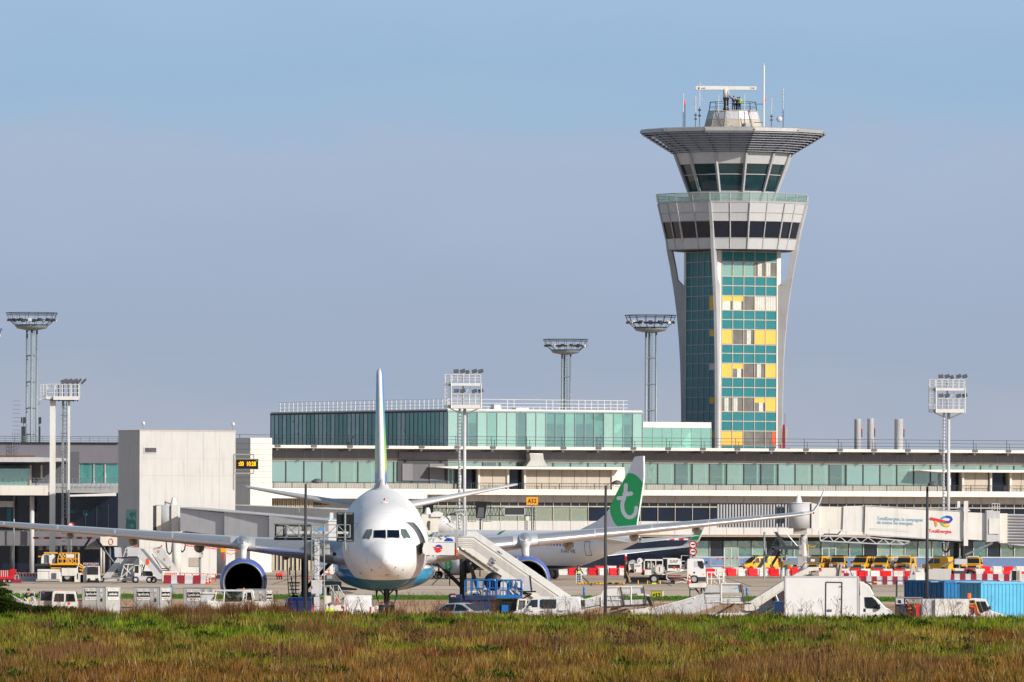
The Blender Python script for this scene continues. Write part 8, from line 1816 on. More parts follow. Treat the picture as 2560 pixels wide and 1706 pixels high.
m=MB(); m.ppath(q,[(700,1105),(1100,1000),(1620,845)],.05,-1.2); m.ppath(q,[(1420,905),(1440,935)],.05,-1.2); m.ppath(q,[(1925,660),(2280,660)],.05,-1.25); m.ppath(q,[(1925,660),(1925,1010),(2350,1010)],.05,-1.25); m.ppath(q,[(1920,990),(1640,1000)],.03,-1.25); m.ppath(q,[(1640,905),(2330,895)],.025,-1.25)
m.ppath(q,[(1660,450),(1960,450),(1955,665)],.05,-1.0); m.ppath(q,[(1665,450),(1670,665)],.05,-1.0); m.ppath(q,[(1745,450),(1745,665)],.04,-1.0); m.ppath(q,[(1670,568),(1950,568)],.04,-1.0); m.ppath(q,[(1780,450),(1880,560)],.04,-1.0); m.ppath(q,[(1890,460),(1895,665)],.04,-1.0)
m.ppath(q,[(1960,510),(2000,560),(1970,600),(2020,650),(1960,660)],.03,-.9); m.ppath(q,[(1790,620),(1840,585),(1900,630),(1860,660),(1790,620)],.03,-.9); m.ppath(q,[(2210,1060),(2250,1040),(2300,1110),(2320,1040)],.05,-.5); m.build('handrail',M['white'],f2)
m=MB(); m.ppath(q,[(2280,665),(2345,1010)],.04,-1.3); m.ppath(q,[(2305,670),(2370,1005)],.03,-1.3); m.pprism(q,[(1620,825),(1905,820),(1905,838),(1620,845)],-1.3,-1.25); m.pprism(q,[(1930,1015),(2480,1015),(2480,1035),(1930,1035)],-1.2,1.1); m.pprism(q,[(1840,1190),(2120,1040),(2180,1040),(1900,1210)],-.9,-.7); m.build('dark_rail',M['darkgrey'],f2)
B('amber_strip','amber',(1690,678,1750,690,-1.2,-1.0),(1780,676,1825,688,-1.2,-1.0),par=f2,q_=q); B('foot_board','orange',(1920,1180,2060,1220,-.5,.5),par=f2,q_=q); B('chassis','gsewhite',(1680,1190,2360,1400,-.8,.8),par=f2,q_=q)
for (u,v) in ((2180,740),(1340,1010)):
    m=MB(); m.pprism(q,[(u-40,v+5),(u+20,v-5),(u+55,v-20),(u+50,v),(u+20,v+8)],-1.23,-1.2); m.build('logo',M['texttone'],f2)
o,q=T_('wing_platform','white tilted tail platform on grey struts standing left of the folded stair','platform',1740,600,cH_)
m=MB(); m.pprism(q,[(1330,660),(1640,640),(1665,690),(1640,735),(1340,735)],-1,1); m.build('deck',M['white'],o,bevel=.03); B('edge','darkgrey',(1330,728,1665,742,-1.02,1.0),par=o,q_=q); m=MB(); m.ppath(q,[(1355,740),(1355,1000)],.05,-.8); m.ppath(q,[(1450,740),(1560,870),(1600,1100)],.07,-.6); m.ppath(q,[(1600,740),(1640,800)],.07,-.6); m.ppath(q,[(1570,740),(1570,1000)],.07,.3); m.ppath(q,[(1355,765),(1440,768)],.03,-.8); m.build('strut',M['darksteel'],o)
cs,q=T_('covered_stair','white covered stair with black ribbed underside rising behind the white box van','boarding stair',1960,552,cI_)
m=MB(); m.pprism(q,[(295,1350),(330,1300),(420,1270),(1045,880),(1480,650),(1700,640),(1700,700),(1500,720),(1045,1010),(560,1340),(500,1440),(330,1450),(300,1430)],-1.1,-1.0); m.build('side_panel',M['warmwhite'],cs)
m=MB(); m.pprism(q,[(295,1350),(420,1265),(1045,875),(1480,645),(1480,670),(1045,910),(430,1290)],-1.12,1.1); m.build('roof',M['white'],cs)
m=MB(); m.pprism(q,[(560,1370),(1045,1050),(1045,1320),(900,1330),(600,1460)],-.9,.9); m.build('ribbed_underside',M['black'],cs)
m=MB()
for i in range(10):
    t=i/10; m.ppath(q,[(560+i*2,1380+i*8),(1040,1060+i*22)],.02,-.93,4)
m.build('rib',M['midgrey'],cs)
m=MB(); m.pprism(q,[(545,1345),(1045,1025),(1045,1045),(560,1370)],-1.15,-.9); m.ppath(q,[(865,1150),(910,1270)],.06,-1.1); m.pprism(q,[(500,1360),(545,1350),(585,1460),(540,1500),(500,1440)],-1.15,-.9); m.build('lower_rail',M['warmwhite'],cs)
m=MB(); m.pprism(q,[(1660,660),(2010,660),(2010,840),(1660,825)],-1.1,-1.0); m.build('top_platform_panel',M['warmwhite'],cs); B('red_square','brightred',(1675,675,1712,722,-1.13,-1.1),par=cs,q_=q)
m=MB(); m.pprism(q,[(1990,620),(2015,590),(2040,592),(2010,830),(2010,680)],-1.2,1.0); m.pprism(q,[(2050,570),(2095,565),(2060,835),(2015,835)],-1.2,-1.0); m.build('front_frame',M['beige'],cs); m=MB(); m.pprism(q,[(2040,600),(2055,600),(2020,835),(2008,835)],-1.25,1.0); m.build('bumper',M['darkgrey'],cs)
m=MB(); m.pprism(q,[(1380,815),(1500,765),(1540,815)],-1.14,-1.1); m.build('dark_opening',M['darkgrey'],cs); m=MB(); m.ppath(q,[(1290,720),(1400,570),(1660,575)],.03,-1.0); m.ppath(q,[(1520,720),(1600,640),(1690,560),(1990,575)],.03,-1.0); m.ppath(q,[(1530,720),(1530,780),(1570,815)],.03,-1.0)
for u in (1700,1880,1920,1980): m.ppath(q,[(u,575),(u,660)],.02,-.9)
m.build('handrail',M['darkgrey'],cs)
m=MB(); m.pprism(q,[(1470,470),(1710,470),(1700,560),(1540,565),(1470,550)],2.0,2.2); m.build('grey_hood',M['midgrey'],cs); B('label','white',(1540,505,1615,550,1.97,2.0),par=cs,q_=q)
B('chassis','gsewhite',(200,1450,1900,1560,-.9,.9),par=cs,q_=q);
for u in (700,1700): wheel(cs,'wheel',(q(u,0)[0],-.9,.4),.4,.28,'Y')
o,q=T_('blue_tarp_box','blue box with a red topped cone behind it, left of the white box van','equipment box',1946,545,cI_)
B('box','darkblue',(850,1280,1018,1480,-.5,.5),par=o,q_=q,bev=.02); B('lid','blue',(845,1275,1022,1290,-.55,.55),par=o,q_=q)
o,q=T_('parked_car','dark car roof with pale window line glimpsed below the covered stair','car',1915,548,cI_)
car(o,CARP,.86,.95,.22,M['darkgrey'],wins=[[(.72,1.03),(.05,1.36),(-.4,1.42),(-.42,1.0)],[(-.5,1.0),(-.5,1.42),(-1.15,1.38),(-1.65,1.08),(-1.5,1.0)]],screens=[((1.02,1.03),(.16,1.42),'windscreen')],wheels=(1.35,-1.3)); o.rotation_euler=(0,0,PI+.5); o.location=(GX(1925,548),549,-.35)
bv,q=T_('box_van','white box van facing right with a side door and deflector cab','box van',2095,534,(1920,1180,3.676)); qi=PX(534,2095,cI_)
B('cargo_box','vanwhite',(150,962,826,1420,-1.1,1.1),par=bv,q_=q,bev=.02); B('box_edge','greywhite',(150,958,828,970,-1.13,1.13),(150,965,163,1420,-1.13,-1.1),(816,975,828,1420,-1.13,-1.1),par=bv,q_=q)
m=MB(); m.pprism(q,[(833,1005),(870,1010),(930,1055),(965,1120),(968,1135),(840,1150)],-1.0,1.0); m.build('roof_deflector',M['white'],bv,bevel=.05)
m=MB(); m.pprism(q,[(835,1135),(960,1135),(1010,1175),(1070,1240),(1130,1275),(1148,1300),(1160,1420),(835,1420)],-1.0,1.0); m.build('cab',M['vanwhite'],bv,bevel=.05)
m=MB(); m.pprism(q,[(880,1150),(950,1150),(985,1180),(1030,1245),(1010,1258),(900,1252),(885,1235)],-1.03,-1.0); m.build('side_window',M['carglass'],bv); a=q(965,1138); b=q(1068,1238)
m=MB(); m.poly([(a[0]+.03,-.85,a[1]+.03),(a[0]+.03,.85,a[1]+.03),(b[0]+.03,.9,b[1]+.03),(b[0]+.03,-.9,b[1]+.03)]); m.build('windscreen',M['carglass'],bv)
B('mirror','black',(998,1215,1022,1262,-1.25,-1.05),par=bv,q_=q); B('fuel_cap','black',(872,1255,892,1285,-1.02,-1.0),par=bv,q_=q)
m=MB(); m.pprism(q,[(1090,1262),(1125,1272),(1145,1300),(1110,1285)],-1.02,-.98); m.build('headlight',M['greywhite'],bv); B('red_lamp','brightred',(1055,1262,1075,1272,-1.03,-1.0),par=bv,q_=q) if False else None
m=MB(); m.ppath(q,[(522,1420),(526,1013),(674,1015),(668,1420)],.035,-1.12,4); dr_=m.build('side_door',M['darkgrey'],bv); m=MB();
for v in (1050,1165,1280): m.pbox(q,650,v,672,v+6,-1.15,-1.1)
m.build('hinge',M['darkgrey'],dr_); B('door_latch','midgrey',(536,1262,580,1285,-1.13,-1.1),par=dr_,q_=q)
text('lettering','GO',.24,M['navy'],bv,(q(297,0)[0],-1.12,q(0,1268)[1]),fit=.3); B('lettering_line','texttone',(325,1273,372,1276,-1.12,-1.1),par=bv,q_=q)
for x in (q(240,0)[0]+.6,q(1040,0)[0]):
    for y in(-.9,.9): wheel(bv,'wheel',(x,y,.36),.36,.24,'Y')
B('reflective_strip','red',(142,1100,150,1290,-.2,.1),par=bv,q_=q)
o,q=T_('overhead_arm','dark folding arm with a yellow tip above the box van cab','arm',2165,600,(1920,1180,3.676))
m=MB(); m.ppath(q,[(888,1012),(970,1014)],.05,0); m.ppath(q,[(890,1015),(935,1035),(953,1060),(953,1110)],.05,0); m.ppath(q,[(953,1110),(953,1300)],.05,0); m.ppath(q,[(780,970),(752,900),(785,900)],.03,0); m.ppath(q,[(840,920),(885,905),(890,1010)],.03,0); m.build('arm',M['darkgrey'],o); B('tip','amber',(970,1008,1006,1018,-.1,.1),par=o,q_=q)
def container(x,Y,rz,mt,label,nm='shipping_container',L_=6.06,win=False):
    o=thing(nm,label,'shipping container',(GX(x,Y),Y,0),rz); Wd,Hh=2.44,2.6; mm=M[mt]
    m=MB(); n=int(L_/.28); pts=[]
    for i in range(n): a=L_*i/n; b=L_/n; pts+=[(a,0),(a+b*.3,0),(a+b*.45,.045),(a+b*.85,.045),(a+b*.98,0)]
    pts=[p for p in pts if .08<p[0]<L_-.08]; vs=[(p[0],p[1]+.01,.15) for p in pts]+[(p[0],p[1]+.01,Hh-.12) for p in pts]; k=len(pts)
    m.add(vs,[(i,i+1,i+1+k,i+k) for i in range(k-1)]); m.build('corrugated_side',mm,o)
    m=MB(); m.box(.05,L_-.05,Wd-.05,Wd-.01,.1,Hh-.05); m.box(.05,L_-.05,.05,Wd-.05,Hh-.06,Hh-.02); m.box(.05,L_-.05,.05,Wd-.05,.1,.15); m.box(L_-.05,L_-.01,.05,Wd-.05,.1,Hh-.05); m.build('shell',mm,o)
    m=MB()
    for x_ in (0,L_-.12):
        for y_ in (0,Wd-.12): m.box(x_,x_+.12,y_,y_+.12,0,Hh)
    for z in (0,Hh-.12):
        m.box(.12,L_-.12,-.0,.10,z,z+.12); m.box(.12,L_-.12,Wd-.1,Wd,z,z+.12); m.box(0,.1,.12,Wd-.12,z,z+.12)
    m.build('frame',mm,o,bevel=.01)
    for y0_,y1_ in ((.14,Wd/2-.02),(Wd/2+.02,Wd-.14)):
        m=MB(); m.box(.04,.08,y0_,y1_,.13,Hh-.13); dd_=m.build('door',mm,o)
        m=MB()
        for y_ in (y0_+.3,y1_-.3): m.tube((.0,y_,.15),(.0,y_,Hh-.15),.025,6)
        m.box(.02,.04,y0_,y1_,.9,.94); m.build('lock_bar',mm,dd_)
        if win: m=MB(); m.box(.0,.03,y0_+.15,y1_-.15,1.0,1.45); m.build('paper_sheet',M['greywhite'],dd_)
    m=MB()
    for x_ in (-.01,L_-.17):
        for y_ in (-.01,Wd-.17): m.box(x_,x_+.18,y_,y_+.18,Hh-.02,Hh+.01)
    m.build('corner_casting',M['darkgrey'],o)
    return o
CR=R_(32)
container(2312,572,CR,'contblue','dark blue shipping container with closed doors, leftmost of the three')
container(2360,566,CR,'contblue','blue shipping container with white papers on its doors, middle of the three',win=True)
container(2452,557,CR,'contlight','light blue corrugated shipping container at the right edge')
o,q=T_('container_roof_sheet','white sheet lying on the roofs of the blue containers','roof sheet',2450,566,(1920,1180,3.676))
m=MB(); m.pbox(q,1500,1009,2520,1018,.5,2.5); m.build('sheet',M['white'],o); o['label']='long thin white sheet lying on top of the blue containers'
o,q=T_('air_conditioner','cream and black air conditioning unit on the light blue container roof','air conditioner',2541,570,cJ_)
B('case','warmwhite',(2130,622,2300,830,-.3,.4),par=o,q_=q,bev=.015); B('fan_grille','black',(2132,640,2210,815,-.33,-.3),par=o,q_=q); m=MB()
for k in range(4): m.pbox(q,2228+k*12,640,2233+k*12,812,-.33,-.3)
m.build('vent_slot',M['slat'],o); B('foot','darkgrey',(2115,820,2300,835,-.2,.3),par=o,q_=q)
o,q=T_('panel_trailer','cream panelled trailer body standing behind the third lamp post','trailer',2345,640,cJ_)
m=MB(); m.pprism(q,[(585,615),(1010,605),(990,800),(985,830),(585,800)],-.8,.8); m.build('body',M['cream'],o,bevel=.03); B('chassis','greywhite',(300,830,1500,850,-.6,.6),(590,800,870,835,-.5,.5),par=o,q_=q); B('flat_bed','darkgrey',(-400,820,240,838,-.6,.6),par=o,q_=q)
for u in (700,900): wheel(o,'wheel',(q(u,0)[0],-.5,.35),.35,.2,'Y')
m=MB(); a=q(700,850); m.box(a[0],a[0]+1,-.4,.4,.3,a[1]); a=q(0,838); m.box(a[0],a[0]+.1,-.4,.4,.2,a[1]); m.build('support',M['darkgrey'],o)
o,q=T_('stair_top','white triangular stair top with grey stringer, left of the third lamp post','boarding stair',2292,700,cJ_)
m=MB(); m.pprism(q,[(240,780),(280,560),(300,520),(320,600),(360,620),(360,810),(300,790)],-.6,.6); m.build('side_panel',M['greywhite'],o); m=MB(); m.ppath(q,[(285,510),(245,780)],.06,-.7); m.ppath(q,[(460,520),(470,610)],.04,0); m.ppath(q,[(600,540),(620,620)],.04,0); m.ppath(q,[(290,600),(530,600)],.03,0); m.build('rail',M['beige'],o); B('panel','white',(365,600,530,810,.3,.4),par=o,q_=q); m=MB(); a=q(320,690); m.pprism(q,[(305,705),(322,650),(340,705)],-.66,-.62); m.build('warning_triangle',M['red'],o)
m=MB(); a=q(400,810); m.box(a[0]-.6,a[0]+.6,-.3,.3,0,a[1]); m.build('base',M['greywhite'],o)
gt,q=T_('tow_tractor','white open cab tractor with amber beacon and large white side box','tractor',2440,529,cJ_)
B('side_box','gsewhite',(705,1158,1330,1500,-.9,.9),par=gt,q_=q,bev=.02); B('rear_box','greywhite',(475,1160,705,1500,-.7,.9),par=gt,q_=q,bev=.02); text('lettering','GO',.2,M['midgrey'],gt,(q(1150,0)[0],-.93,q(0,1228)[1]),fit=.26); B('lettering_line','texttone',(1200,1235,1270,1239,-.92,-.9),par=gt,q_=q)
m=MB(); m.pprism(q,[(1330,1180),(1345,1158),(1440,1145),(1620,1158),(1660,1190),(1720,1370),(2010,1455),(2030,1500),(2030,1600),(1330,1600),(1330,1420),(1440,1420),(1440,1200),(1420,1180),(1345,1185)],-.8,.8); m.build('body',M['vanwhite'],gt,bevel=.03)
m=MB(); m.pprism(q,[(1455,1205),(1520,1202),(1590,1410),(1530,1415)],-.83,-.8); m.build('cab_window',M['carglass'],gt); m=MB(); m.pprism(q,[(1535,1202),(1630,1205),(1690,1350),(1600,1400)],-.83,-.8); m.build('windscreen',M['carglass'],gt); B('small_window','carglass',(1365,1190,1418,1240,-.83,-.8),par=gt,q_=q)
B('mirror','black',(1695,1290,1725,1345,-1.0,-.85),(1370,1420,1420,1440,-.85,-.8),par=gt,q_=q); m=MB(); a=q(1347,1160); m.lathe([(.07,0),(.11,.05),(.1,.3),(.13,.34),(0,.36)],c=(a[0],0,a[1]),n=10); m.build('beacon',M['beacon'],gt)
m=MB(); m.ppath(q,[(1440,1210),(1450,1250),(1490,1400)],.05,-.86); m.ppath(q,[(1330,1248),(1420,1250)],.04,-.86); m.build('yellow_bar',M['yellow'],gt); B('red_seat','orange',(1335,1270,1420,1320,-.5,.2),(1410,1300,1445,1430,-.5,.2),par=gt,q_=q); m=MB(); m.ppath(q,[(1340,1320),(1345,1440),(1430,1440)],.06,-.7); m.ppath(q,[(1480,1400),(1540,1450)],.08,-.86); m.ppath(q,[(1345,1290),(1430,1310),(1440,1400)],.07,-.84); m.build('red_frame',M['orange'],gt)
for u in (1560,900): wheel(gt,'wheel',(q(u,0)[0],-.75,.38),.38,.25,'Y')
o,q=T_('flat_trailer','grey flat topped service trailer with dark wheels gear beneath, left of the third lamp post','trailer',2270,540,cJ_)
B('top_deck','alu',(-10,1128,475,1140,-.9,.9),(160,1140,475,1250,-.8,.8),par=o,q_=q); B('side_panel','greywhite',(-10,1140,130,1255,-.85,.8),par=o,q_=q); B('label','black',(28,1178,80,1235,-.88,-.85),par=o,q_=q); B('underbody','darkgrey',(-10,1260,180,1500,-.7,.7),(180,1250,330,1500,-.5,.7),par=o,q_=q); B('blue_tank','darkblue',(70,1265,150,1420,-.75,-.6),(430,1290,475,1440,-.75,-.5),par=o,q_=q)
B('red_bin','brightred',(352,1255,415,1500,-.9,-.4),par=o,q_=q,bev=.02); B('red_trim','brightred',(415,1255,475,1285,-.9,-.7),(195,1250,225,1280,-.9,-.8),par=o,q_=q); m=MB(); m.ppath(q,[(325,1260),(340,1330)],.05,-.9); m.ppath(q,[(210,1330),(270,1330)],.03,-.9); m.build('yellow_bar',M['yellow'],o)
m=MB(); m.ppath(q,[(200,1280),(260,1310),(240,1390),(290,1420)],.05,-.8); m.ppath(q,[(180,1180),(240,1270)],.04,-.8); m.build('hose',M['maroon'],o)
for u in (40,250): wheel(o,'wheel',(q(u,0)[0],-.7,.32),.32,.2,'Y')
rng=np.random.default_rng(11)
def vnoise(x,y,seed):
    r=np.random.default_rng(seed); g=r.random((256,256))
    xi=np.floor(x).astype(int); yi=np.floor(y).astype(int); fx=x-xi; fy=y-yi; fx=fx*fx*(3-2*fx); fy=fy*fy*(3-2*fy)
    a=g[xi%256,yi%256]; b=g[(xi+1)%256,yi%256]; c=g[xi%256,(yi+1)%256]; d=g[(xi+1)%256,(yi+1)%256]
    return a*(1-fx)*(1-fy)+b*fx*(1-fy)+c*(1-fx)*fy+d*fx*fy
def fbm(x,y,seed): return sum(vnoise(x*2**k,y*2**k,seed+k)*.5**k for k in range(4))/1.875
def gz(X,Y):
    base=np.where(Y<490,1.12,1.12*np.clip((507-Y)/17,0,1))
    return base+.25*(fbm(X*.12+50,Y*.03,3)-.5)*(Y<500)
m=MB(); nx,ny=120,60; xs=np.linspace(-48,48,nx); ys=np.concatenate([np.linspace(-20,280,8),np.linspace(290,508,ny-8)])
vs=[];
for y in ys:
    zr_=gz(xs,np.full(nx,y)); vs+= [(float(xs[i]),float(y),float(zr_[i])) for i in range(nx)]
m.add(vs,[(j*nx+i,j*nx+i+1,(j+1)*nx+i+1,(j+1)*nx+i) for j in range(ny-1) for i in range(nx-1)])
fo_=m.build('field_ground',groundmat('soil_green','#3a3d18','#55491f',.5,(1,.3,1)),fixn=False); fo_['kind']='structure'
def blades(name,X,Y,H,Wd,lean,col3,kind='stuff',seg=2,z0=None):
    n=len(X); Z=gz(X,Y) if z0 is None else z0
    ang=rng.uniform(0,PI,n); dx=np.cos(ang)*Wd/2; dy=np.sin(ang)*Wd/2; la=rng.uniform(0,2*PI,n); lx=np.cos(la)*lean*H; ly=np.sin(la)*lean*H
    P=np.zeros((n,5,3))
    P[:,0]=np.stack([X-dx,Y-dy,Z-.03],1); P[:,1]=np.stack([X+dx,Y+dy,Z-.03],1)
    P[:,2]=np.stack([X+dx*.75+lx*.35,Y+dy*.75+ly*.35,Z+H*.55],1); P[:,3]=np.stack([X-dx*.75+lx*.35,Y-dy*.75+ly*.35,Z+H*.55],1)
    P[:,4]=np.stack([X+lx,Y+ly,Z+H],1)
    me=bpy.data.meshes.new(name); me.vertices.add(n*5); me.vertices.foreach_set('co',P.reshape(-1))
    base=(np.arange(n)*5)[:,None]; loops=np.concatenate([base+np.array([0,1,2,3]),base+np.array([3,2,4])],1).reshape(-1)
    me.loops.add(len(loops)); me.loops.foreach_set('vertex_index',loops.astype(np.int32)); me.polygons.add(n*2)
    ls=np.stack([np.arange(n)*7,np.arange(n)*7+4],1).reshape(-1); me.polygons.foreach_set('loop_start',ls.astype(np.int32)); me.polygons.foreach_set('loop_total',np.tile([4,3],n).astype(np.int32))
    me.update(); me.validate()
    at=me.color_attributes.new('tint','FLOAT_COLOR','POINT'); c=np.ones((n,5,4)); c[:,:,:3]=col3[:,None,:]; c[:,0:2,:3]*=.3; c[:,2:4,:3]*=.8; at.data.foreach_set('color',c.reshape(-1))  # roots darkened in the tint, shade between the blades put into colour
    o=bpy.data.objects.new(name,me); col.objects.link(o); me.materials.append(GM); o['kind']=kind; return o
GM=bpy.data.materials.new('grass_blade'); GM.use_nodes=True; nt=GM.node_tree; N=nt.nodes; L=nt.links; b=N['Principled BSDF']; at=N.new('ShaderNodeAttribute'); at.attribute_name='tint'; L.new(at.outputs['Color'],b.inputs['Base Color']); b.inputs['Roughness'].default_value=.75; b.inputs['Specular IOR Level'].default_value=.15
tl=N.new('ShaderNodeBsdfTranslucent'); L.new(at.outputs['Color'],tl.inputs['Color']); ms_=N.new('ShaderNodeMixShader'); ms_.inputs['Fac'].default_value=.3; L.new(b.outputs['BSDF'],ms_.inputs[1]); L.new(tl.outputs['BSDF'],ms_.inputs[2]); L.new(ms_.outputs['Shader'],N['Material Output'].inputs['Surface'])
C=lambda h:np.array(lin(h)[:3])
n=230000
t=rng.random(n); Y=1/(1/498-(1/498-1/298)*t); X=(rng.random(n)*2-1)*(Y*1280/FP+2.5)
f1_=fbm(X*.22+7,Y*.045,21); f2_=fbm(X*.6,Y*.10+9,31); f3_=fbm(X*1.8,Y*.35,41); f4=fbm(X*.09+3,Y*.02,77)
v=(Y-300)/(498-300)                       # 0 near .. 1 far
green=C('#6b8a14'); dkg=C('#34480f'); straw=C('#a08838'); brown=C('#84502a'); yel=C('#9a9c26'); pale=C('#b09a78')
g=np.clip((f1_-.42)*3.2+ (v-.40)*1.25,0,1)[:,None]     # greener towards the rim
s_=np.clip((f2_-.40)*4,0,1)[:,None]; d_=np.clip((f3_-.55)*5,0,1)[:,None]
warm=straw*(1-s_)+brown*s_; cg=green*(1-.5*s_)+yel*.5*s_; colr=warm*(1-g)+cg*g; near=np.clip((.30-v)/.3,0,1)[:,None]; colr=colr*(1-near*.7)+(brown*(.8)+straw*.35)*near*.7
colr=colr*(1-d_*.6)+dkg*d_*.6
pm=(rng.random(n)<.06)[:,None]; colr=np.where(pm,pale,colr); colr*=rng.uniform(.45,1.15,n)[:,None]; hmod=fbm(X*.9+5,Y*.16,61); colr*=(.95+.7*np.clip((hmod-.3)*2,0,1))[:,None]
Hh=.16+.30*rng.random(n)**1.5+.30*np.clip(f2_-.5,0,1)*2*rng.random(n); Hh*=np.where(g[:,0]>.6,.8,1.1)*(.45+1.9*np.clip(hmod-.25,0,1))
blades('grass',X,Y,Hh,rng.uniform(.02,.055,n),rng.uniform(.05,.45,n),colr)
def clumps(name,cx,cy,rad,hgt,num,c1,c2,wd=(.05,.12)):
    X=[];Y=[];Z=[];Hh=[];Cc=[]
    for x,y,r,h in zip(cx,cy,rad,hgt):
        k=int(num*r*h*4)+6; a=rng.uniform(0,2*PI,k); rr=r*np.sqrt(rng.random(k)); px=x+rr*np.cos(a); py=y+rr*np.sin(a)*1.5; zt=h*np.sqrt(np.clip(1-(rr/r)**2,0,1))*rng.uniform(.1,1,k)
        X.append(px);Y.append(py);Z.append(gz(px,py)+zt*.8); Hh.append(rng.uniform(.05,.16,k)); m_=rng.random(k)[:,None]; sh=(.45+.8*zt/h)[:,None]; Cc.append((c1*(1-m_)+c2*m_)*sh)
    X,Y,Z,Hh=[np.concatenate(q_) for q_ in (X,Y,Z,Hh)]; Cc=np.concatenate(Cc); return blades(name,X,Y,Hh,rng.uniform(wd[0],wd[1],len(X)),rng.uniform(.3,1.2,len(X)),Cc,z0=Z)
n=260; t=rng.random(n); Yc=1/(1/494-(1/494-1/305)*t); Xc=(rng.random(n)*2-1)*(Yc*1280/FP+1.5); k=fbm(Xc*.3,Yc*.06,91)
gsel=k>.5
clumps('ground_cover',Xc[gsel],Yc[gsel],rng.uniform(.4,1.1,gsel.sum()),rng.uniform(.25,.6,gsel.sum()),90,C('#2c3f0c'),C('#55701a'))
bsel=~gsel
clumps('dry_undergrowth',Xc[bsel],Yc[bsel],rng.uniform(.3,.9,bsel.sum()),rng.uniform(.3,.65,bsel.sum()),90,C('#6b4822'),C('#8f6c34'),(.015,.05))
n=64; t=rng.random(n); Yc=1/(1/492-(1/492-1/305)*t**.8); Xc=(rng.random(n)*2-1)*(Yc*1280/FP+1.5); XX=[];YY=[];HH=[]
for x,y in zip(Xc,Yc):
    r=rng.uniform(.5,2.2); k=int(260*r); XX.append(x+rng.normal(0,r*.5,k)); YY.append(y+rng.normal(0,r*1.6,k)); HH.append(rng.uniform(.35,1,k)*rng.uniform(.55,1.15))
XX,YY,HH=map(np.concatenate,(XX,YY,HH)); kk_=YY<495; WEED=(XX[kk_],YY[kk_],HH[kk_])
def stems(name,X,Y,Hh,c1,c2,wd=(.012,.03),lean=(.05,.3)):
    n=len(X); m_=rng.random(n)[:,None]; return blades(name,X,Y,Hh,rng.uniform(*wd,n),rng.uniform(*lean,n),(c1*(1-m_)+c2*m_)*rng.uniform(.6,1.2,n)[:,None])
stems('brown_weeds',*WEED,C('#774a2b'),C('#ab8255'),(.010,.028))
def pxX(x,Y): return (x-1280)*Y/FP
n=42000; Yw=rng.uniform(482,494,n); xp=rng.uniform(20,2560,n)
den=np.interp(xp,[0,150,300,380,520,720,760,850,950,1100,1250,1330,1500,1700,2560],[.25,.3,.5,.9,1,1,.5,.4,.3,.5,.5,.35,.22,.2,.18])*(.35+1.1*vnoise(xp*.02,xp*0+3,5))
keep=rng.random(n)<den; xp=xp[keep];Yw=Yw[keep]; hm=np.interp(xp,[0,300,380,700,760,900,1000,1250,1350,2560],[.5,.7,1.0,1.0,.6,.45,.6,.6,.5,.5])*(.5+.8*vnoise(xp*.035,xp*0+9,8))
stems('dry_weeds',pxX(xp,Yw),Yw,hm*rng.uniform(.35,1,len(xp)),C('#6a3d24'),C('#9c7548'))
def twigs(name,xs,hs,c,Yr=(478,491)):
    m=MB()
    for x,h in zip(xs,hs):
        Y_=random.uniform(*Yr); X_=pxX(x,Y_); z=float(gz(np.array([X_]),np.array([Y_]))[0]); lx=random.uniform(-.25,.25)*h; p=V((X_,Y_,z)); q_=V((X_+lx,Y_,z+h)); m.tube(p,q_,.014,4,r2=.006,cap=False)
        for k in range(int(h*7)):
            t=random.uniform(.3,.95); a=p.lerp(q_,t); s=random.choice((-1,1)); l=(1-t)*h*.6+.08; b_=a+V((s*l*.6,random.uniform(-.1,.1),l*.8)); m.tube(a,b_,.007,3,r2=.003,cap=False)
            if random.random()<.5: m.cbox(b_,(.02,.02,.05))
    o=m.build(name,mat('twig'+name,c,.8,0,.3,3),fixn=False); o['kind']='stuff'; return o
xs=[random.uniform(380,560) for _ in range(26)]+[random.uniform(560,720) for _ in range(30)]+[random.uniform(860,980) for _ in range(16)]+[random.uniform(1000,1250) for _ in range(36)]+[random.uniform(1300,1560) for _ in range(26)]+[random.uniform(1560,1900) for _ in range(44)]+[random.uniform(1950,2120) for _ in range(14)]+[random.uniform(2230,2480) for _ in range(46)]+[random.uniform(0,380) for _ in range(16)]
twigs('bare_stems',xs,[random.uniform(.5,1.5) for _ in xs],'#6e4b30')
m=MB()
for cx,cy,w_,n_ in ((1040,1585,55,26),(910,1590,35,12),(1580,1578,60,34),(1540,1590,40,20),(1370,1596,50,22),(1640,1592,40,14),(2420,1598,60,20),(120,1560,40,16),(210,1563,25,14),(2050,1640,50,12),(700,1640,60,14)):
    for _ in range(n_):
        px_=random.gauss(cx,w_*.5); Y_=random.gauss(FP*5.8/(cy+14-HY),6); X_=pxX(px_,Y_); z=float(gz(np.array([X_]),np.array([Y_]))[0]); h=random.uniform(.35,1.05); m.tube((X_,Y_,z),(X_+.05,Y_,z+h),.007,3,cap=False); m.lathe([(.006,0),(.032,.02),(.034,.07),(.012,.11),(0,.12)],c=(X_+.05,Y_,z+h),n=6)
o=m.build('teasel_heads',mat('teasel','#3b2016',.9,0,.3,6),fixn=False); o['kind']='stuff'
m=MB()
for _ in range(420):
    px_=random.choice((random.uniform(0,2560),random.gauss(1660,60),random.gauss(655,25),random.gauss(1400,50))); Y_=random.uniform(330,495); X_=pxX(px_,Y_); z=float(gz(np.array([X_]),np.array([Y_]))[0])+random.uniform(.25,.5)
    m.lathe([(0,0),(.035,.01),(0,.02)],c=(X_,Y_,z),n=5)
o=m.build('yellow_flowers',M['signyellow'],fixn=False); o['kind']='stuff'
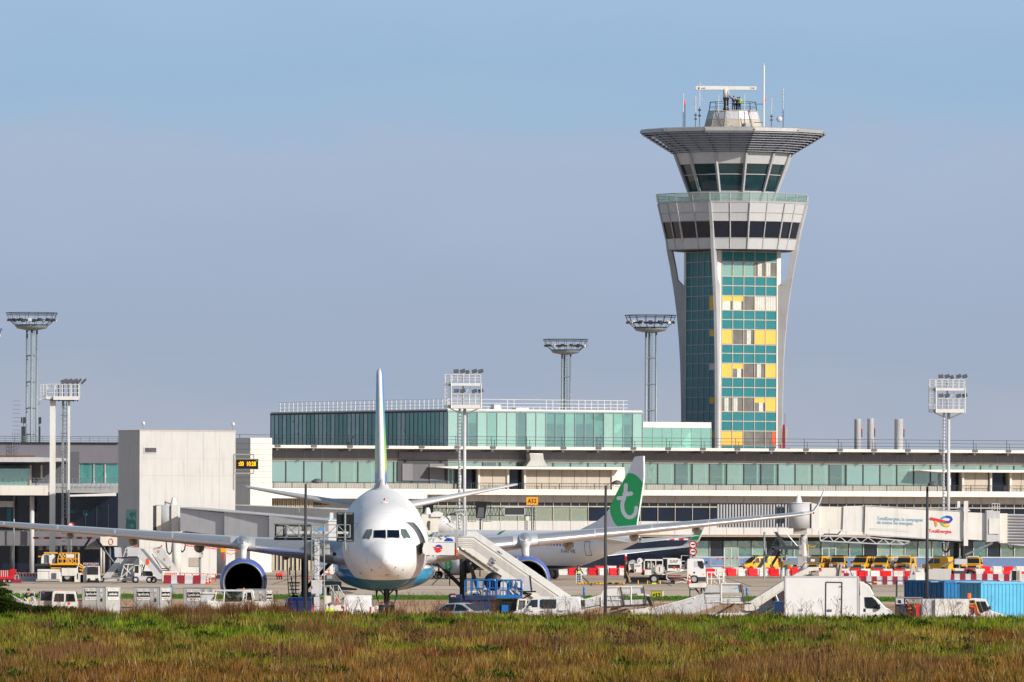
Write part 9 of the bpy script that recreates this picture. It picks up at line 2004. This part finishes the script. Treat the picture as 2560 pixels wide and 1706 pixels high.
def bush(name,label,cat,parts,c1,c2,stem='#3a2a1a',nleaf=2600,Y_=497):
    cx=sum(p[0] for p in parts)/len(parts); root=thing(name,label,cat,(pxX(cx,Y_),Y_,float(gz(np.array([pxX(cx,Y_)]),np.array([float(Y_)]))[0])))
    m=MB();
    for x,z,r,h in parts: m.tube((0,0,0),(pxX(x,Y_)-pxX(cx,Y_),0,max(.1,z+h*.3)),.03,5)
    m.build('stem',mat('st'+name,stem,.9,0,.2,3),root)
    X=[];Yy=[];Z=[];S=[]
    for x,z,r,h in parts:
        k=int(nleaf*r*h); u=rng.normal(size=(k,3)); u/=np.linalg.norm(u,axis=1)[:,None]; rr=rng.random(k)**.45*(.75+.5*vnoise(u[:,0]*2.3+x,u[:,2]*2.3,13)); X.append(pxX(x,Y_)-pxX(cx,Y_)+u[:,0]*r*rr); Yy.append(u[:,1]*r*rr); Z.append(z+h*.5+u[:,2]*h*.62*rr); S.append(rr)
    X,Yy,Z,S=[np.concatenate(a) for a in (X,Yy,Z,S)]; keep=Z>-.1; X,Yy,Z,S=X[keep],Yy[keep],Z[keep],S[keep]; k=len(X)
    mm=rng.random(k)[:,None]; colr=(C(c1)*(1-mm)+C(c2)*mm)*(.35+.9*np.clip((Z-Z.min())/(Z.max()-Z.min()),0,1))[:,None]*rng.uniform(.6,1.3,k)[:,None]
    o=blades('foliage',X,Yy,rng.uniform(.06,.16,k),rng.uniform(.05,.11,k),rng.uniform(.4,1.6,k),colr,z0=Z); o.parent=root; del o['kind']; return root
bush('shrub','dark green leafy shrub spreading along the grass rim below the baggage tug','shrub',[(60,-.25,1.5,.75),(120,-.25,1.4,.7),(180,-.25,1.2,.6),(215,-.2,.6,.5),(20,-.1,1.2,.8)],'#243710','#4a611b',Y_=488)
root=thing('young_conifer','dark green young conifer cut by the left edge of the field','tree',(pxX(-4,487),487,float(gz(np.array([pxX(-4,487)]),np.array([487.]))[0])))
m=MB(); m.tube((0,0,0),(0,0,2.1),.05,6,r2=.015); m.build('trunk',mat('bark','#3d2c1c',.9,0,.2,4),root)
X=[];Yy=[];Z=[]
for k in range(46):
    z=random.uniform(.15,2.0); a=random.uniform(0,2*PI); l=(2.2-z)*.75*random.uniform(.6,1.25)+.15; nn=150
    t=rng.random(nn); X.append(np.cos(a)*l*t+rng.normal(0,.045,nn)); Yy.append(np.sin(a)*l*t+rng.normal(0,.045,nn)); Z.append(z+.12*t-l*.18*t**2+rng.normal(0,.03,nn))
X,Yy,Z=[np.concatenate(a) for a in (X,Yy,Z)]; k=len(X); mm=rng.random(k)[:,None]; cc=(C('#24380c')*(1-mm)+C('#5a7420')*mm)*rng.uniform(.6,1.3,k)[:,None]
o=blades('crown',X,Yy,rng.uniform(.05,.12,k),rng.uniform(.02,.05,k),rng.uniform(.4,1.5,k),cc,z0=Z); o.parent=root; del o['kind']
n=22000; X=rng.uniform(-44,44,n); Y=rng.uniform(680,701,n); mm=rng.random(n)[:,None]
o=blades('verge_grass',X,Y,rng.uniform(.06,.16,n),rng.uniform(.05,.12,n),rng.uniform(.1,.6,n),(C('#4c7a1e')*(1-mm)+C('#6c9a34')*mm),z0=np.full(n,.1))
tw['label']='tall control tower with flared cab, wide louvred visor and teal and yellow panelled shaft'
